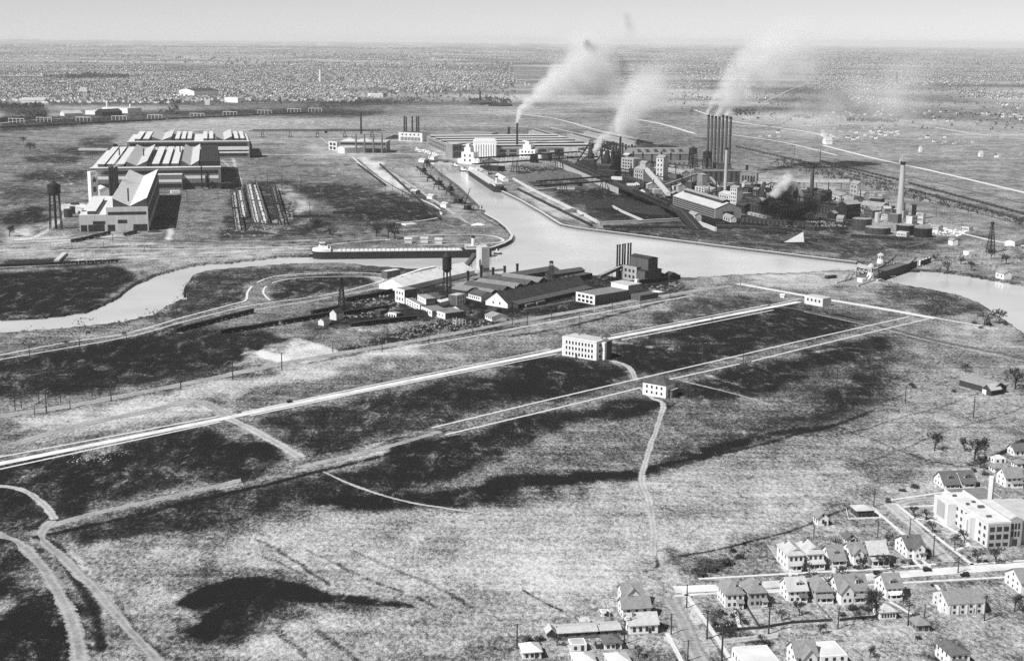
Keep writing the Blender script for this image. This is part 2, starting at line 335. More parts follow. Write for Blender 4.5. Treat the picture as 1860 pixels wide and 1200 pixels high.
# --- pale dry grass, bare earth, dust
for q in [
    ([(300,1000),(500,940),(760,925),(1000,900),(1190,870),(1500,830),(1600,860),(1500,940),(1300,1000),(1180,1060),(1100,1100),(950,1160),(500,1200),(420,1160),(450,1100),(700,1100),(560,1050),(380,1050)], .3, 6),
    ([(820,970),(1000,940),(1120,960),(1100,1050),(900,1080),(780,1040)], .18, 6),
    ([(100,1000),(330,960),(340,1070),(330,1180),(200,1200),(150,1080)], .16, 5),
    ([(0,765),(330,705),(560,655),(760,620),(760,640),(500,690),(330,735),(0,800)], .6, 3),
    ([(700,630),(1000,575),(1250,535),(1330,528),(1250,560),(1000,618),(800,655),(650,680)], .12, 3),
    ([(20,810),(120,770),(360,728),(390,738),(200,775),(40,812)], .4, 2),
    ([(115,838),(200,812),(230,815),(180,838)], .75, 2),
    ([(478,628),(540,612),(622,640),(548,659),(505,664),(470,645)], 1.15, 1, .25), ([(436,662),(470,640),(500,650),(505,664),(445,674)], .8, 1), ([(560,600),(700,590),(840,575),(700,605)], .5, 1),
    ([(0,428),(130,424),(300,440),(560,440),(560,465),(300,478),(0,468)], .3, 3),
    ([(0,425),(60,408),(90,395),(100,400),(60,425),(20,434)], .6, 2),
    ([(650,285),(672,285),(735,340),(712,344)], .9, 1), ([(700,340),(740,344),(800,372),(790,382)], .45, 2),
    ([(500,335),(528,338),(563,390),(540,388)], .6, 1), ([(440,425),(480,420),(545,398),(560,402),(490,430)], .6, 2),
    ([(570,592),(700,585),(800,578),(850,560),(870,568),(740,610),(590,612)], .55, 2),
    ([(690,500),(760,497),(740,520),(690,530)], .6, 2), ([(300,478),(420,470),(560,466),(560,472),(330,488)], .25, 2),
    ([(1160,520),(1260,505),(1330,505),(1250,530),(1180,535)], .3, 2), ([(1330,500),(1560,490),(1590,510),(1500,525),(1360,515)], .45, 2),
    ([(1560,505),(1640,520),(1700,540),(1780,560),(1760,585),(1640,565),(1560,540)], .2, 3),
    ([(1700,600),(1840,590),(1860,640),(1740,625)], .25, 4), ([(1650,640),(1860,660),(1860,830),(1600,800)], .1, 5),
    ([(1620,765),(1860,700),(1860,810),(1760,840)], .12, 4),
    ([(930,335),(1060,390),(1085,410),(1010,395),(945,355)], .5, 1), ([(960,310),(1040,312),(1100,340),(1050,345),(980,330)], .35, 2),
    ([(930,1030),(1860,840),(1860,1200),(930,1200)], .12, 4), ([(1270,1140),(1860,1105),(1860,1200),(1300,1200)], .2, 3),
    ([(1210,1060),(1290,1190),(1240,1200),(1190,1090)], .3, 2), ([(1330,1105),(1385,1105),(1385,1125),(1340,1120)], .5, 2),
    ([(1650,930),(1730,935),(1800,1010),(1760,1020)], .25, 2), ([(1600,885),(1700,860),(1720,900),(1640,905)], .25, 2),
    ([(1680,470),(1860,440),(1860,480),(1700,490)], .12, 3), ([(1400,400),(1700,395),(1760,420),(1720,430),(1560,415)], .2, 2),
    ([(1180,290),(1280,300),(1500,330),(1600,370),(1560,390),(1300,330)], .2, 3), ([(780,265),(870,262),(960,280),(940,300),(850,310)], .5, 2),
    ([(560,262),(620,270),(700,280),(640,290),(560,285)], .3, 2), ([(0,430),(250,425),(250,432),(0,445)], .4, 2),
    ([(700,300),(760,302),(850,380),(820,400),(760,340)], .3, 2), ([(1690,855),(1780,820),(1860,830),(1860,880),(1700,890)], .15, 3)]:
    paint(lite, *q[:2], q[2] if len(q) > 3 else q[2]*2, *q[3:])
# --- tracks, ditches, furrows, footpaths worn into the field
for pts, w, v in [
    ([(60,975),(330,915),(560,860),(700,826),(830,792)], 3.5, .9), ([(545,832),(620,815),(820,780)], 2, .5),
    ([(60,735),(160,690),(330,640),(420,650)], 2, .4), ([(70,975),(120,1010),(160,1100),(180,1180)], 4, .8),
    ([(130,1020),(200,1080),(240,1150),(300,1190)], 3, .35), ([(1060,870),(1100,862),(1330,820),(1500,775),(1590,745)], 3, .6),
    ([(600,1060),(540,1020),(470,980)], 2, .5), ([(640,1000),(760,1050),(860,1100)], 2.2, .35), ([(560,1000),(700,1060),(800,1100)], 2.2, .4),
    ([(480,1010),(560,1045)], 2, .4), ([(946,1072),(1018,1106)], 1.3, .8), ([(500,1140),(560,1190)], 3, .5), ([(560,1130),(660,1200)], 3, .4),
    ([(1510,770),(1590,800),(1700,840),(1770,850)], 2, .5), ([(1240,1010),(1400,975),(1540,925)], 1.6, .7), ([(1765,845),(1810,825),(1860,800)], 4, .9),
    ([(1600,730),(1740,690)], 1.5, .3), ([(1500,790),(1620,765),(1860,690)], 1.6, .35), ([(1560,845),(1700,790),(1860,740)], 1.6, .3),
    ([(0,545+110),(230,620),(330,590)], 2, .4), ([(930,610),(1060,586),(1250,535)], 4, .7), ([(560,660),(760,622),(930,592)], 3, .5),
    ([(1190,990),(1195,1025),(1185,1030)], 1.5, .6), ([(560,915),(640,906),(740,901),(900,886),(1060,868),(1200,849),(1270,833),(1340,805),(1400,790),(1500,775)], 9, .55), ([(640,906),(900,886),(1060,868)], 16, .3),  # the long wide curves deepen the ditch's painted shade
    ([(0,450),(300,446),(560,440)], 3, .6), ([(0,458),(200,450),(420,450),(700,436)], 2.5, .5), ([(100,470),(300,470),(560,458)], 2.5, .5), ([(0,432),(120,430),(300,434),(420,432)], 2.5, .5), ([(420,436),(560,433),(720,420),(830,424)], 3, .6), ([(560,345),(700,352),(850,372)], 3, .4), ([(545,332),(640,336),(760,345)], 2, .4), ([(0,330),(90,326),(160,318)], 3, .4), ([(0,375),(80,366),(150,372)], 3, .5), ([(20,290),(220,290)], 4, .5), ([(470,300),(640,300),(760,310)], 3, .4), ([(440,262),(580,262)], 4, .4)]:
    line(dark, pts, w, v)
for pts, w, v in [
    ([(790,800),(900,770),(1160,708)], 2.5, .2), ([(590,860),(700,800),(820,772)], 2.5, .25),
    ([(440,775),(490,800),(545,832)], 9, .4), ([(370,732),(415,752)], 9, .5), ([(1100,618),(1200,632),(1345,652)], 6, .5),
    ([(1115,655),(1160,690)], 5, .5), ([(1158,655),(1158,640),(1162,620)], 2, .4), ([(1240,690),(1330,712),(1400,735)], 3, .4),
    ([(1290,682),(1350,702)], 4, .8), ([(1478,640),(1540,632),(1575,637)], 4, .9), ([(1500,632),(1560,642)], 3, .8),
    ([(60,985),(100,950),(330,900),(560,850),(700,820)], 5, .3), ([(200,1100),(140,1020),(75,975),(120,960)], 5, .4),
    ([(0,415),(170,445),(300,440)], 4, .3), ([(130,380),(75,425),(0,440)], 6, .6), ([(305,435),(312,410)], 7, .8),
    ([(420,280),(430,310),(442,340)], 4, .6), ([(390,283),(425,308)], 3, .6), ([(160,315),(0,300)], 3, .4), ([(100,310),(130,335),(60,325)], 3, .5),
    ([(1180,630),(1220,628)], 5, .4), ([(560,330),(800,333)], 3, .3)]:
    line(lite, pts, w, v)
for pts, w, v in [([(0,455),(250,442),(560,436)], 3, .5), ([(0,480),(300,463),(560,452)], 4, .5), ([(150,462),(400,457),(560,449)], 3, .5), ([(420,427),(560,425),(760,416)], 3, .4), ([(470,320),(560,318),(680,322)], 3, .4), ([(560,310),(660,306)], 3, .4), ([(0,350),(100,346),(160,352)], 4, .4), ([(20,258),(150,256),(230,262)], 4, .4), ([(60,300),(130,296),(200,302)], 5, .5), ([(830,410),(905,404),(925,425)], 4, .5)]:
    line(lite, pts, w, v)
# --- broad mottling, district tones far away
far = np.clip((np.hypot(gx, gy)-2600)/1500, 0, 1)
dark += (vnoise(gx, gy, 420, 11)-.5)*.5*(.25+far) + (vnoise(gx*.35, gy, 260, 12)-.5)*.55*far
lite += np.clip(vnoise(gx, gy*.6, 700, 13)-.55, 0, 1)*.5*far
# --- river and harbour basin: the sheet is pushed down under the water
WZ = -2.0
water_px = [(-90,612),(0,606),(60,602),(120,597),(180,591),(230,585),(275,574),(302,558),(325,548),(335,541),(330,530),(340,513),(350,501),(370,494),(400,490),(470,484),(540,479),(620,479),(700,486),(760,490),(800,494),(860,497),(950,500),(1040,500),(1120,503),(1190,506),(1240,506),(1290,504),(1330,501),(1400,497),(1450,496),(1500,493),(1545,492),(1575,500),(1600,510),(1650,520),(1700,528),(1740,537),(1775,550),(1797,563),(1812,575),(1830,585),(1860,607),(1960,672),(2070,750),(2200,850),
    (2200,560),(1960,530),(1860,520),(1800,510),(1740,500),(1690,494),(1640,494),(1590,485),(1556,478),(1480,469),(1400,459),(1300,447),(1200,434),(1130,425),(1050,416),(1020,411),(1006,402),(980,386),(940,363),(905,344),(870,325),(840,306),(822,296),(800,294),(778,296),(792,310),(812,325),(832,340),(850,358),(868,375),(882,390),(905,405),(922,420),(931,434),(922,445),(900,452),(880,461),(720,465),(566,467),(520,468),(470,473),(430,478),(400,480),(360,483),(320,492),(290,500),(262,512),(240,522),(220,540),(190,556),(160,568),(110,576),(60,581),(0,583),(-90,586)]
wpoly = world(water_px, WZ)
wm = inside(wpoly, gx+(vnoise(gx, gy, 6, 5)-.5)*3, gy+(vnoise(gx, gy, 6, 6)-.5)*4)
wmf = wm.astype(float); zz -= 4.5*np.clip(blur(wmf, 1)*1.4-.2, 0, 1)
bank = np.clip(blur(wmf, 3)*2.5, 0, 1)*(1-wmf); dark += bank*.55
zz += (vnoise(gx, gy, 60, 21)-.5)*.25*(1-wmf)
me = bpy.data.meshes.new('ground'); nv = NA*NR
co = np.empty((nv, 3), np.float32); co[:, 0] = gx; co[:, 1] = gy; co[:, 2] = zz
i0 = (np.arange(NR-1)[:, None]*NA + np.arange(NA)[None, :]).ravel(); jn = (np.arange(NR-1)[:, None]*NA + ((np.arange(NA)+1) % NA)[None, :]).ravel()
quads = np.stack([i0, i0+NA, jn+NA, jn], 1).astype(np.int32)
me.vertices.add(nv); me.vertices.foreach_set('co', co.ravel()); nq = len(quads)
me.loops.add(nq*4); me.loops.foreach_set('vertex_index', quads.ravel()); me.polygons.add(nq)
me.polygons.foreach_set('loop_start', np.arange(0, nq*4, 4, dtype=np.int32)); me.polygons.foreach_set('loop_total', np.full(nq, 4, np.int32))
me.update(calc_edges=True)
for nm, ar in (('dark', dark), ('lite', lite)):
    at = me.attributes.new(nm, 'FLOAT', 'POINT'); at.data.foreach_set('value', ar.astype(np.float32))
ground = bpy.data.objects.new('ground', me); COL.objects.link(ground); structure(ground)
def ground_material():
    m = bpy.data.materials.new('dry_grass_and_earth'); m.use_nodes = True; n, l = m.node_tree.nodes, m.node_tree.links
    b = n['Principled BSDF']; b.inputs['Roughness'].default_value = 1; b.inputs['Specular IOR Level'].default_value = 0.0
    tc = n.new('ShaderNodeTexCoord')
    def noise(sc, det, ro, stretch=None, dist=0):
        t = n.new('ShaderNodeTexNoise'); t.inputs['Scale'].default_value = sc; t.inputs['Detail'].default_value = det; t.inputs['Roughness'].default_value = ro
        t.inputs['Distortion'].default_value = dist
        if stretch:
            mp = n.new('ShaderNodeMapping'); mp.inputs['Scale'].default_value = stretch[0]; mp.inputs['Rotation'].default_value = (0, 0, stretch[1])
            l.new(tc.outputs['Object'], mp.inputs[0]); l.new(mp.outputs[0], t.inputs['Vector'])
        else: l.new(tc.outputs['Object'], t.inputs['Vector'])
        return t.outputs[0]
    def ma(op, a, c=None, cl=False):
        x = n.new('ShaderNodeMath'); x.operation = op; x.use_clamp = cl
        for k, v in ((0, a), (1, c)):
            if v is None: continue
            if isinstance(v, (int, float)): x.inputs[k].default_value = v
            else: l.new(v, x.inputs[k])
        return x.outputs[0]
    fine = noise(0.55, 5, 0.75, ((1, .6, 1), R(42)), .6); mid = noise(0.07, 6, 0.68, ((1, .55, 1), R(35)), .4); big = noise(0.016, 4, 0.6)
    tuft = noise(1.7, 3, 0.7); furrow = noise(0.11, 3, .55, ((0.14, 1.5, 1), R(47)))
    t = ma('ADD', ma('MULTIPLY', fine, 1.7), ma('MULTIPLY', mid, .75)); t = ma('ADD', t, ma('MULTIPLY', big, .55))
    t = ma('ADD', t, ma('MULTIPLY', tuft, 1.2)); t = ma('ADD', t, ma('MULTIPLY', furrow, .45)); t = ma('SUBTRACT', t, 1.83)
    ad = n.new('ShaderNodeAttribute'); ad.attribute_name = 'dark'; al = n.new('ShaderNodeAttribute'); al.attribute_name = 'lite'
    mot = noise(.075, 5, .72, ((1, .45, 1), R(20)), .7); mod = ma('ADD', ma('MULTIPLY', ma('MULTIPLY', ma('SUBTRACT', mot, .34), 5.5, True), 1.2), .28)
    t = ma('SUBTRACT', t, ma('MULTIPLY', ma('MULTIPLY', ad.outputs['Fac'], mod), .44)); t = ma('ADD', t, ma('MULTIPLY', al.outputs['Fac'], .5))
    rp = n.new('ShaderNodeValToRGB'); l.new(t, rp.inputs[0]); e = rp.color_ramp.elements
    e[0].position = 0.0; e[0].color = (.015, .015, .015, 1); e[1].position = 1.0; e[1].color = (.62, .62, .62, 1)
    for p, v in ((.26, .042), (.44, .13), (.62, .29), (.8, .43)):
        q = e.new(p); q.color = (v, v, v, 1)
    l.new(rp.outputs[0], b.inputs['Base Color'])
    bp = n.new('ShaderNodeBump'); bp.inputs['Strength'].default_value = .55; bp.inputs['Distance'].default_value = .5
    l.new(ma('ADD', fine, ma('MULTIPLY', tuft, .6)), bp.inputs['Height']); l.new(bp.outputs[0], b.inputs['Normal'])
    return m
me.materials.append(ground_material())
# --- water
def water_material():
    m = bpy.data.materials.new('silty_water'); m.use_nodes = True; n, l = m.node_tree.nodes, m.node_tree.links
    b = n['Principled BSDF']; b.inputs['Base Color'].default_value = (.42, .42, .42, 1); b.inputs['Roughness'].default_value = .12
    b.inputs['IOR'].default_value = 1.33; b.inputs['Specular IOR Level'].default_value = .5
    tc = n.new('ShaderNodeTexCoord'); no = n.new('ShaderNodeTexNoise'); no.inputs['Scale'].default_value = .5; no.inputs['Detail'].default_value = 3
    l.new(tc.outputs['Object'], no.inputs['Vector']); bp = n.new('ShaderNodeBump'); bp.inputs['Strength'].default_value = .12; bp.inputs['Distance'].default_value = .15
    l.new(no.outputs[0], bp.inputs['Height']); l.new(bp.outputs[0], b.inputs['Normal'])
    n2 = n.new('ShaderNodeTexNoise'); n2.inputs['Scale'].default_value = .012; n2.inputs['Detail'].default_value = 5; l.new(tc.outputs['Object'], n2.inputs['Vector'])
    mr = n.new('ShaderNodeMapRange'); mr.inputs[1].default_value = .3; mr.inputs[2].default_value = .7; mr.inputs[3].default_value = .48; mr.inputs[4].default_value = .62
    l.new(n2.outputs[0], mr.inputs[0]); l.new(mr.outputs[0], b.inputs['Base Color'])
    return m
w0 = np.array(wpoly); xs0, xs1, ys0, ys1 = w0[:, 0].min()-30, w0[:, 0].max()+30, w0[:, 1].min()-30, w0[:, 1].max()+30
wq = MB().add([(xs0, ys0, WZ), (xs1, ys0, WZ), (xs1, ys1, WZ), (xs0, ys1, WZ)], [(0, 1, 2, 3)])
structure(wq.build('water', water_material()))

# ------------------------------------------------------------------ roads, pavements, tracks
def strip(name, pts, width, z, m, jit=0.0, sm=True, kind='structure', base=-0.3):
    w = [G(*p) for p in pts]; w = smooth(w, 10) if sm else w
    if sm or jit:                      # resample evenly
        o = [w[0]]
        for a, b in zip(w[:-1], w[1:]):
            k = max(1, int((b-a).length/(4 if jit else 20))); o += [a.lerp(b, i/k) for i in range(1, k+1)]
        w = o
    mb = MB(); n = len(w); ja = jb = 0.0; soft = m in ('dirt', 'dirt_light', 'ballast'); cr = []
    cs = (-1, -.6, -.3, 0, .3, .6, 1) if soft else (-1, 1); nc = len(cs); wd = width*(1.35 if soft else 1)
    for i, p in enumerate(w):
        d = (w[min(i+1, n-1)]-w[max(i-1, 0)]).normalized(); q = Vector((-d.y, d.x, 0))
        ja = .75*ja+.6*random.uniform(-1, 1); jb = .75*jb+.6*random.uniform(-1, 1); a = wd/2*(1+jit*ja*.6); b = wd/2*(1+jit*jb*.6)
        L_, R_ = p+q*a, p-q*b
        if soft:
            for c in cs: o_ = R_.lerp(L_, (c+1)/2); mb.v.append((o_.x, o_.y, z)); cr.append(c)
        else: mb.v += [(L_.x, L_.y, base), (L_.x, L_.y, z), (R_.x, R_.y, z), (R_.x, R_.y, base)]
    if soft:
        for i in range(n-1): mb.f += [(i*nc+k, i*nc+k+1, (i+1)*nc+k+1, (i+1)*nc+k) for k in range(nc-1)]
    else:
        for i in range(n-1):
            k = i*4; mb.f += [(k, k+1, k+5, k+4), (k+1, k+2, k+6, k+5), (k+2, k+3, k+7, k+6)]
        mb.f += [(0, 3, 2, 1), (4*n-4, 4*n-3, 4*n-2, 4*n-1)]
    o = mb.build(name, m)
    if soft: o.data.attributes.new('cross', 'FLOAT', 'POINT').data.foreach_set('value', cr)
    if kind: o['kind'] = kind
    return o
def worn_track(name, v, rut):
    """earth worn through the grass: ragged edges, two paler wheel lines"""
    m = bpy.data.materials.new(name); m.use_nodes = True; n, l = m.node_tree.nodes, m.node_tree.links; b = n['Principled BSDF']; b.inputs['Roughness'].default_value = 1; b.inputs['Specular IOR Level'].default_value = 0
    def ma(op, a, c=None, cl=False):
        x = n.new('ShaderNodeMath'); x.operation = op; x.use_clamp = cl
        for k, q in ((0, a), (1, c)):
            if q is None: continue
            if isinstance(q, (int, float)): x.inputs[k].default_value = q
            else: l.new(q, x.inputs[k])
        return x.outputs[0]
    tc = n.new('ShaderNodeTexCoord'); at = n.new('ShaderNodeAttribute'); at.attribute_name = 'cross'; c = ma('ABSOLUTE', at.outputs['Fac'])
    ns = []
    for sc, de in ((.45, 5), (.06, 4), (1.6, 2)):
        t = n.new('ShaderNodeTexNoise'); t.inputs['Scale'].default_value = sc; t.inputs['Detail'].default_value = de; t.inputs['Roughness'].default_value = .7; l.new(tc.outputs['Object'], t.inputs['Vector']); ns.append(t.outputs[0])
    ruts = ma('SUBTRACT', 1, ma('MULTIPLY', ma('ABSOLUTE', ma('SUBTRACT', c, .42)), 4.5), True)
    col = ma('ADD', ma('MULTIPLY', ruts, rut), ma('ADD', v*.35, ma('ADD', ma('MULTIPLY', ma('SUBTRACT', ns[0], .3), v*1.2), ma('MULTIPLY', ma('SUBTRACT', ns[1], .35), v*1.0)), True), True)
    l.new(col, b.inputs['Base Color'])
    al = ma('ADD', ma('MULTIPLY', ma('SUBTRACT', 1, c), 2.6), ma('ADD', ma('MULTIPLY', ma('SUBTRACT', ns[0], .5), 3.2), ma('MULTIPLY', ma('SUBTRACT', ns[1], .5), 2.4)))
    l.new(ma('MULTIPLY', ma('SUBTRACT', al, .45), 2.5, True), b.inputs['Alpha']); MATS[name] = m
worn_track('dirt', .36, .08); worn_track('dirt_light', .46, .1); worn_track('ballast', .1, .12)
Q = dict(sm=False)
strip('road', [(-60,854),(0,842),(406,760),(560,728),(982,643),(1099,616.5),(1400,558),(1452,548)], 6.4, .16, 'road', **Q)
strip('road', [(1340,515),(1480,540),(1600,560),(1700,578)], 8, .12, 'walk', .15)
for pts in ([(-60,842),(0,830),(397,756)], [(440,749),(640,707),(1000,634)], [(-60,863),(0,852),(400,766)], [(455,755),(640,716),(1010,643)],
            [(1110,609),(1250,582),(1395,554)], [(1130,617),(1250,594),(1405,563)], [(1400,554),(1452,543)],
            [(784,777),(1000,725),(1166,686.5),(1311,653),(1440,622.5),(1652,575)], [(809,789.5),(980,749),(1164,704)], [(1212,690),(1343,661)],
            [(1366,656),(1440,637.5),(1555,610),(1687,579)], [(1356,518.5),(1440,533),(1480,541)], [(1612,561),(1685,575),(1785,592)]):
    strip('sidewalk', pts, 1.9, .2, 'walk', **Q)
strip('dirt_road', [(-60,768),(0,756),(120,738),(330,698),(530,657),(760,617),(1000,573),(1250,530),(1330,519)], 9, .1, 'dirt', .25)
strip('path', [(695,639),(858,611),(996,585.5),(1250,538)], 2.2, .14, 'walk', .3)
strip('dirt_road', [(20,808),(120,778),(240,752),(360,729),(410,756)], 8, .08, 'dirt', .3)
strip('dirt_road', [(415,760),(480,792),(545,831)], 7, .08, 'dirt_light', .3)
strip('dirt_road', [(60,966),(150,938),(330,896),(560,845),(700,812),(800,783)], 5, .07, 'dirt', .35)
strip('dirt_road', [(95,945),(80,962),(78,980),(120,1020),(180,1080),(240,1150),(300,1220)], 5, .08, 'dirt', .4)
strip('dirt_road', [(-30,880),(40,889),(78,915),(100,943)], 4, .1, 'dirt_light', .3)
strip('dirt_road', [(-40,955),(30,985),(70,1020),(105,1075),(130,1130),(150,1210)], 6, .1, 'dirt', .25)
strip('path', [(588,856),(640,880),(735,910),(860,930)], 2, .1, 'dirt_light', .4)
strip('path', [(1165,705),(1185,722),(1205,735),(1197,765),(1180,815),(1166,870),(1178,905),(1188,960),(1188,1010)], 3.4, .1, 'dirt_light', .55)
strip('path', [(1110,655),(1140,665),(1155,690)], 4, .08, 'dirt_light', .4)
strip('path', [(1240,692),(1330,714),(1405,737)], 2, .1, 'dirt', .4)
strip('dirt_road', [(1262,534),(1400,553),(1590,590),(1700,618),(1870,652)], 4.5, .1, 'ballast', .2)
strip('path', [(1460,566),(1590,594),(1700,622),(1870,658)], 1.8, .14, 'dirt_light', .3)
strip('road', [(1225,1070),(1330,1066),(1480,1055),(1620,1044),(1740,1035),(1900,1024)], 7.5, .12, 'road', **Q)
for pts in ([(1269,1051),(1440,1041),(1600,1033),(1700,1024)], [(1225,1082),(1310,1076),(1480,1068),(1640,1058),(1860,1046)], [(1760,1025),(1900,1015)],
            [(1243,1075),(1290,1140),(1335,1210)], [(1212,1150),(1243,1210)], [(1628,915),(1690,966),(1772,1030)], [(1582,920),(1655,982)],
            [(1616,908),(1720,893)], [(1640,920),(1718,917)], [(1660,941),(1700,946),(1745,970),(1760,990),(1735,1000)]):
    strip('sidewalk', pts, 1.8, .16, 'walk', **Q)
strip('dirt_road', [(1215,1085),(1240,1130),(1275,1210)], 7, .08, 'dirt', .15)
strip('dirt_road', [(1610,912),(1660,955),(1725,1020)], 6.5, .08, 'dirt_light', .1)
strip('dirt_road', [(1262,1172),(1400,1155),(1520,1146),(1640,1132),(1740,1124)], 5, .07, 'dirt_light', .25)
strip('path', [(1625,918),(1660,908),(1722,905)], 7, .1, 'dirt_light', .1)
# railway loops and yard roads west of the river
for pts, w, m in [([(-60,660),(0,645),(120,622),(230,605),(330,577),(420,553),(446,545),(450,530),(465,514),(500,502),(560,497),(640,495),(700,498)], 2.0, 'walk'),
        ([(-60,668),(0,653),(230,612),(330,585),(430,560),(480,551),(600,534),(680,514),(694,506),(640,502),(540,505),(492,515),(478,530),(490,545)], 1.8, 'walk'),
        ([(400,575),(480,560),(600,540),(700,520),(760,505)], 6, 'dirt'),
        ([(-20,462),(170,452),(330,452),(560,447),(640,440),(760,430)], 2.5, 'walk'), ([(-20,487),(230,474),(400,463),(566,458)], 5, 'dirt_light'),
        ([(-20,440),(200,432),(400,440),(600,432)], 3.5, 'ballast'), ([(-20,446),(150,436),(300,425)], 3, 'ballast'), ([(130,428),(270,440),(480,436),(700,427),(800,420)], 3, 'ballast'),
        ([(410,281),(560,281),(700,279),(860,283)], 5, 'walk'), ([(700,436),(760,428),(860,426),(905,431),(900,441),(760,445)], 3, 'walk'),
        ([(640,285),(680,320),(740,352),(790,374),(800,392),(770,400),(720,405)], 3, 'walk'), ([(690,300),(760,345),(820,385),(850,405)], 5, 'dirt_light'),
        ([(575,245),(610,270),(640,285)], 5, 'dirt_light'), ([(700,290),(760,305),(850,378),(905,412)], 3, 'ballast'), ([(650,290),(700,330),(780,372),(830,400)], 3, 'ballast'),
        ([(0,224),(60,218),(180,213)], 9, 'dirt_light'), ([(430,221),(560,216),(640,220)], 7, 'dirt'), ([(145,245),(240,246)], 5, 'dirt_light')]:
    strip('track_bed' if m == 'ballast' else 'dirt_road', pts, w, .1, m, .15)
# roads and rail lines on the plain beyond the plant (pale ribbons running away to the right)
for pts, w in [([(930,205),(1010,216),(1080,235),(1150,250)], 9), ([(1130,212),(1200,225),(1262,243)], 14), ([(1262,200),(1330,220),(1480,242),(1500,262)], 12),
        ([(1495,264),(1590,288),(1700,312),(1870,352)], 13), ([(1700,232),(1790,245),(1870,243)], 10), ([(1290,225),(1400,230),(1550,225)], 10),
        ([(1330,245),(1420,258),(1520,282)], 8), ([(1000,232),(1090,250),(1180,262)], 6), ([(1380,190),(1420,170),(1500,135)], 10), ([(1440,178),(1560,183),(1700,195)], 6),
        ([(440,187),(600,183),(760,172)], 12), ([(760,168),(930,150),(1010,142)], 16), ([(650,152),(800,150),(930,145)], 14), ([(325,185),(360,178),(440,175)], 12), ([(300,187),(320,180)], 10),
        ([(720,208),(930,206),(1110,208)], 10), ([(1180,195),(1260,190),(1390,186)], 12), ([(1710,415),(1800,436),(1870,448)], 7), ([(1660,398),(1720,415)], 6), ([(1300,330),(1440,345),(1560,362)], 4)]:
    strip('road', pts, w*.8, .12, 'dirt_light' if pts[0][1] < 200 else 'walk', .1)
for pts in ([(1330,262),(1480,298),(1640,340),(1870,398)], [(1330,270),(1500,312),(1870,412)], [(1480,282),(1640,318),(1870,372)], [(1690,402),(1560,372),(1330,318)]):
    strip('track_bed', pts, 6, .1, 'ballast', .2)

for pts in ([(1436,1039),(1434,1046)], [(1447,1038),(1446,1044)], [(1472,1035),(1472,1043)], [(1484,1034),(1484,1042)], [(1514,1029),(1516,1040)], [(1524,1028),(1528,1039)], [(1553,1025),(1556,1037)], [(1590,1029),(1592,1035)], [(1660,1017),(1676,1032)], [(1672,1014),(1690,1030)], [(1616,1092),(1650,1112),(1675,1130)], [(1336,1108),(1344,1140)], [(1384,1076),(1430,1073)], [(1700,1062),(1712,1078)]):
    strip('path', pts, 1.6, .13, 'walk', .1)
strip('path', [(1398,990),(1420,1020),(1436,1044)], 3, .1, 'dirt_light', .2); strip('path', [(1340,1112),(1385,1112)], 6, .07, 'dirt_light', .3); strip('path', [(1575,1134),(1660,1132)], 7, .08, 'dirt_light', .3)
# ------------------------------------------------------------------ builders
def stack(name, label, base, top_y, r0, r1, m='stack_brick', zb=0.0, group=None, cap=True):
    p = G(base[0], base[1]); h = HT(base[0], base[1], top_y)
    t = thing(name, label, 'chimney', p, 0, group)
    MB().lathe(0, 0, [(r0, 0), (r0*.9+r1*.1, h*.25), (r1, h)], 16).build('shaft', m, t)
    if cap: MB().lathe(0, 0, [(r1*1.0, h-r1*1.6), (r1*1.16, h-r1*1.2), (r1*1.16, h+.05), (r1*.8, h+.06), (r1*.8, h-.5)], 16).build('rim', 'black_steel', t)
    MB().box(-r0*1.2, r0*1.2, -r0*1.2, r0*1.2, 0, r0*.9).build('plinth', 'mid_brick', t)
    return t
def water_tower(label, base, top_y, W_, hz, kind='flat', legs=4, m='black_steel', name='water_tower'):
    p = G(*base); h = HT(base[0], base[1], top_y); t = thing(name, label, 'water tower', p); r = W_/2
    zt = h*(1-hz); rf = .14*h if kind == 'flat' else .18*h*.7
    if kind == 'flat': pr = [(r*.35, zt-.28*r), (r*.8, zt-.1*r), (r, zt+.1*r), (r, h-rf*.55)]
    else: pr = [(r*.25, zt-.75*r), (r*.7, zt-.5*r), (r*.95, zt-.1*r), (r, zt+.1*r), (r, h-rf*.8)]
    MB().lathe(0, 0, pr, 20).build('tank', m, t)
    MB().lathe(0, 0, [(r*1.06, h-rf*.8), (r*1.06, h-rf*.75), (.3, h)], 20).build('roof', 'rust_steel' if m != 'black_steel' else m, t)
    MB().lathe(0, 0, [(r*.2, 0), (r*.2, zt-.2*r)], 10).build('riser', m, t)
    b = MB(); MB().lathe(0, 0, [(r*1.12, zt+.05*r), (r*1.12, zt+.12*r)], 20).build('catwalk', m, t)
    for i in range(legs):
        a = 2*PI*(i+.5)/legs + .2; x, y = math.cos(a), math.sin(a)
        MB().tube((x*r*1.22, y*r*1.22, 0), (x*r*.96, y*r*.96, zt+.1*r), r*.085, r*.085, 6).build('leg', m, t)
        a2 = 2*PI*(i+1.5)/legs + .2; x2, y2 = math.cos(a2), math.sin(a2)
        for k in range(3):
            z0, z1 = zt*k/3, zt*(k+1)/3; q0, q1 = 1.22-.26*k/3, 1.22-.26*(k+1)/3
            b.tube((x*r*q1, y*r*q1, z1), (x2*r*q1, y2*r*q1, z1), r*.04, r*.04, 3)
            b.tube((x*r*q0, y*r*q0, z0), (x2*r*q1, y2*r*q1, z1), r*.022, r*.022, 3)
    b.build('bracing', m, t)
    return t
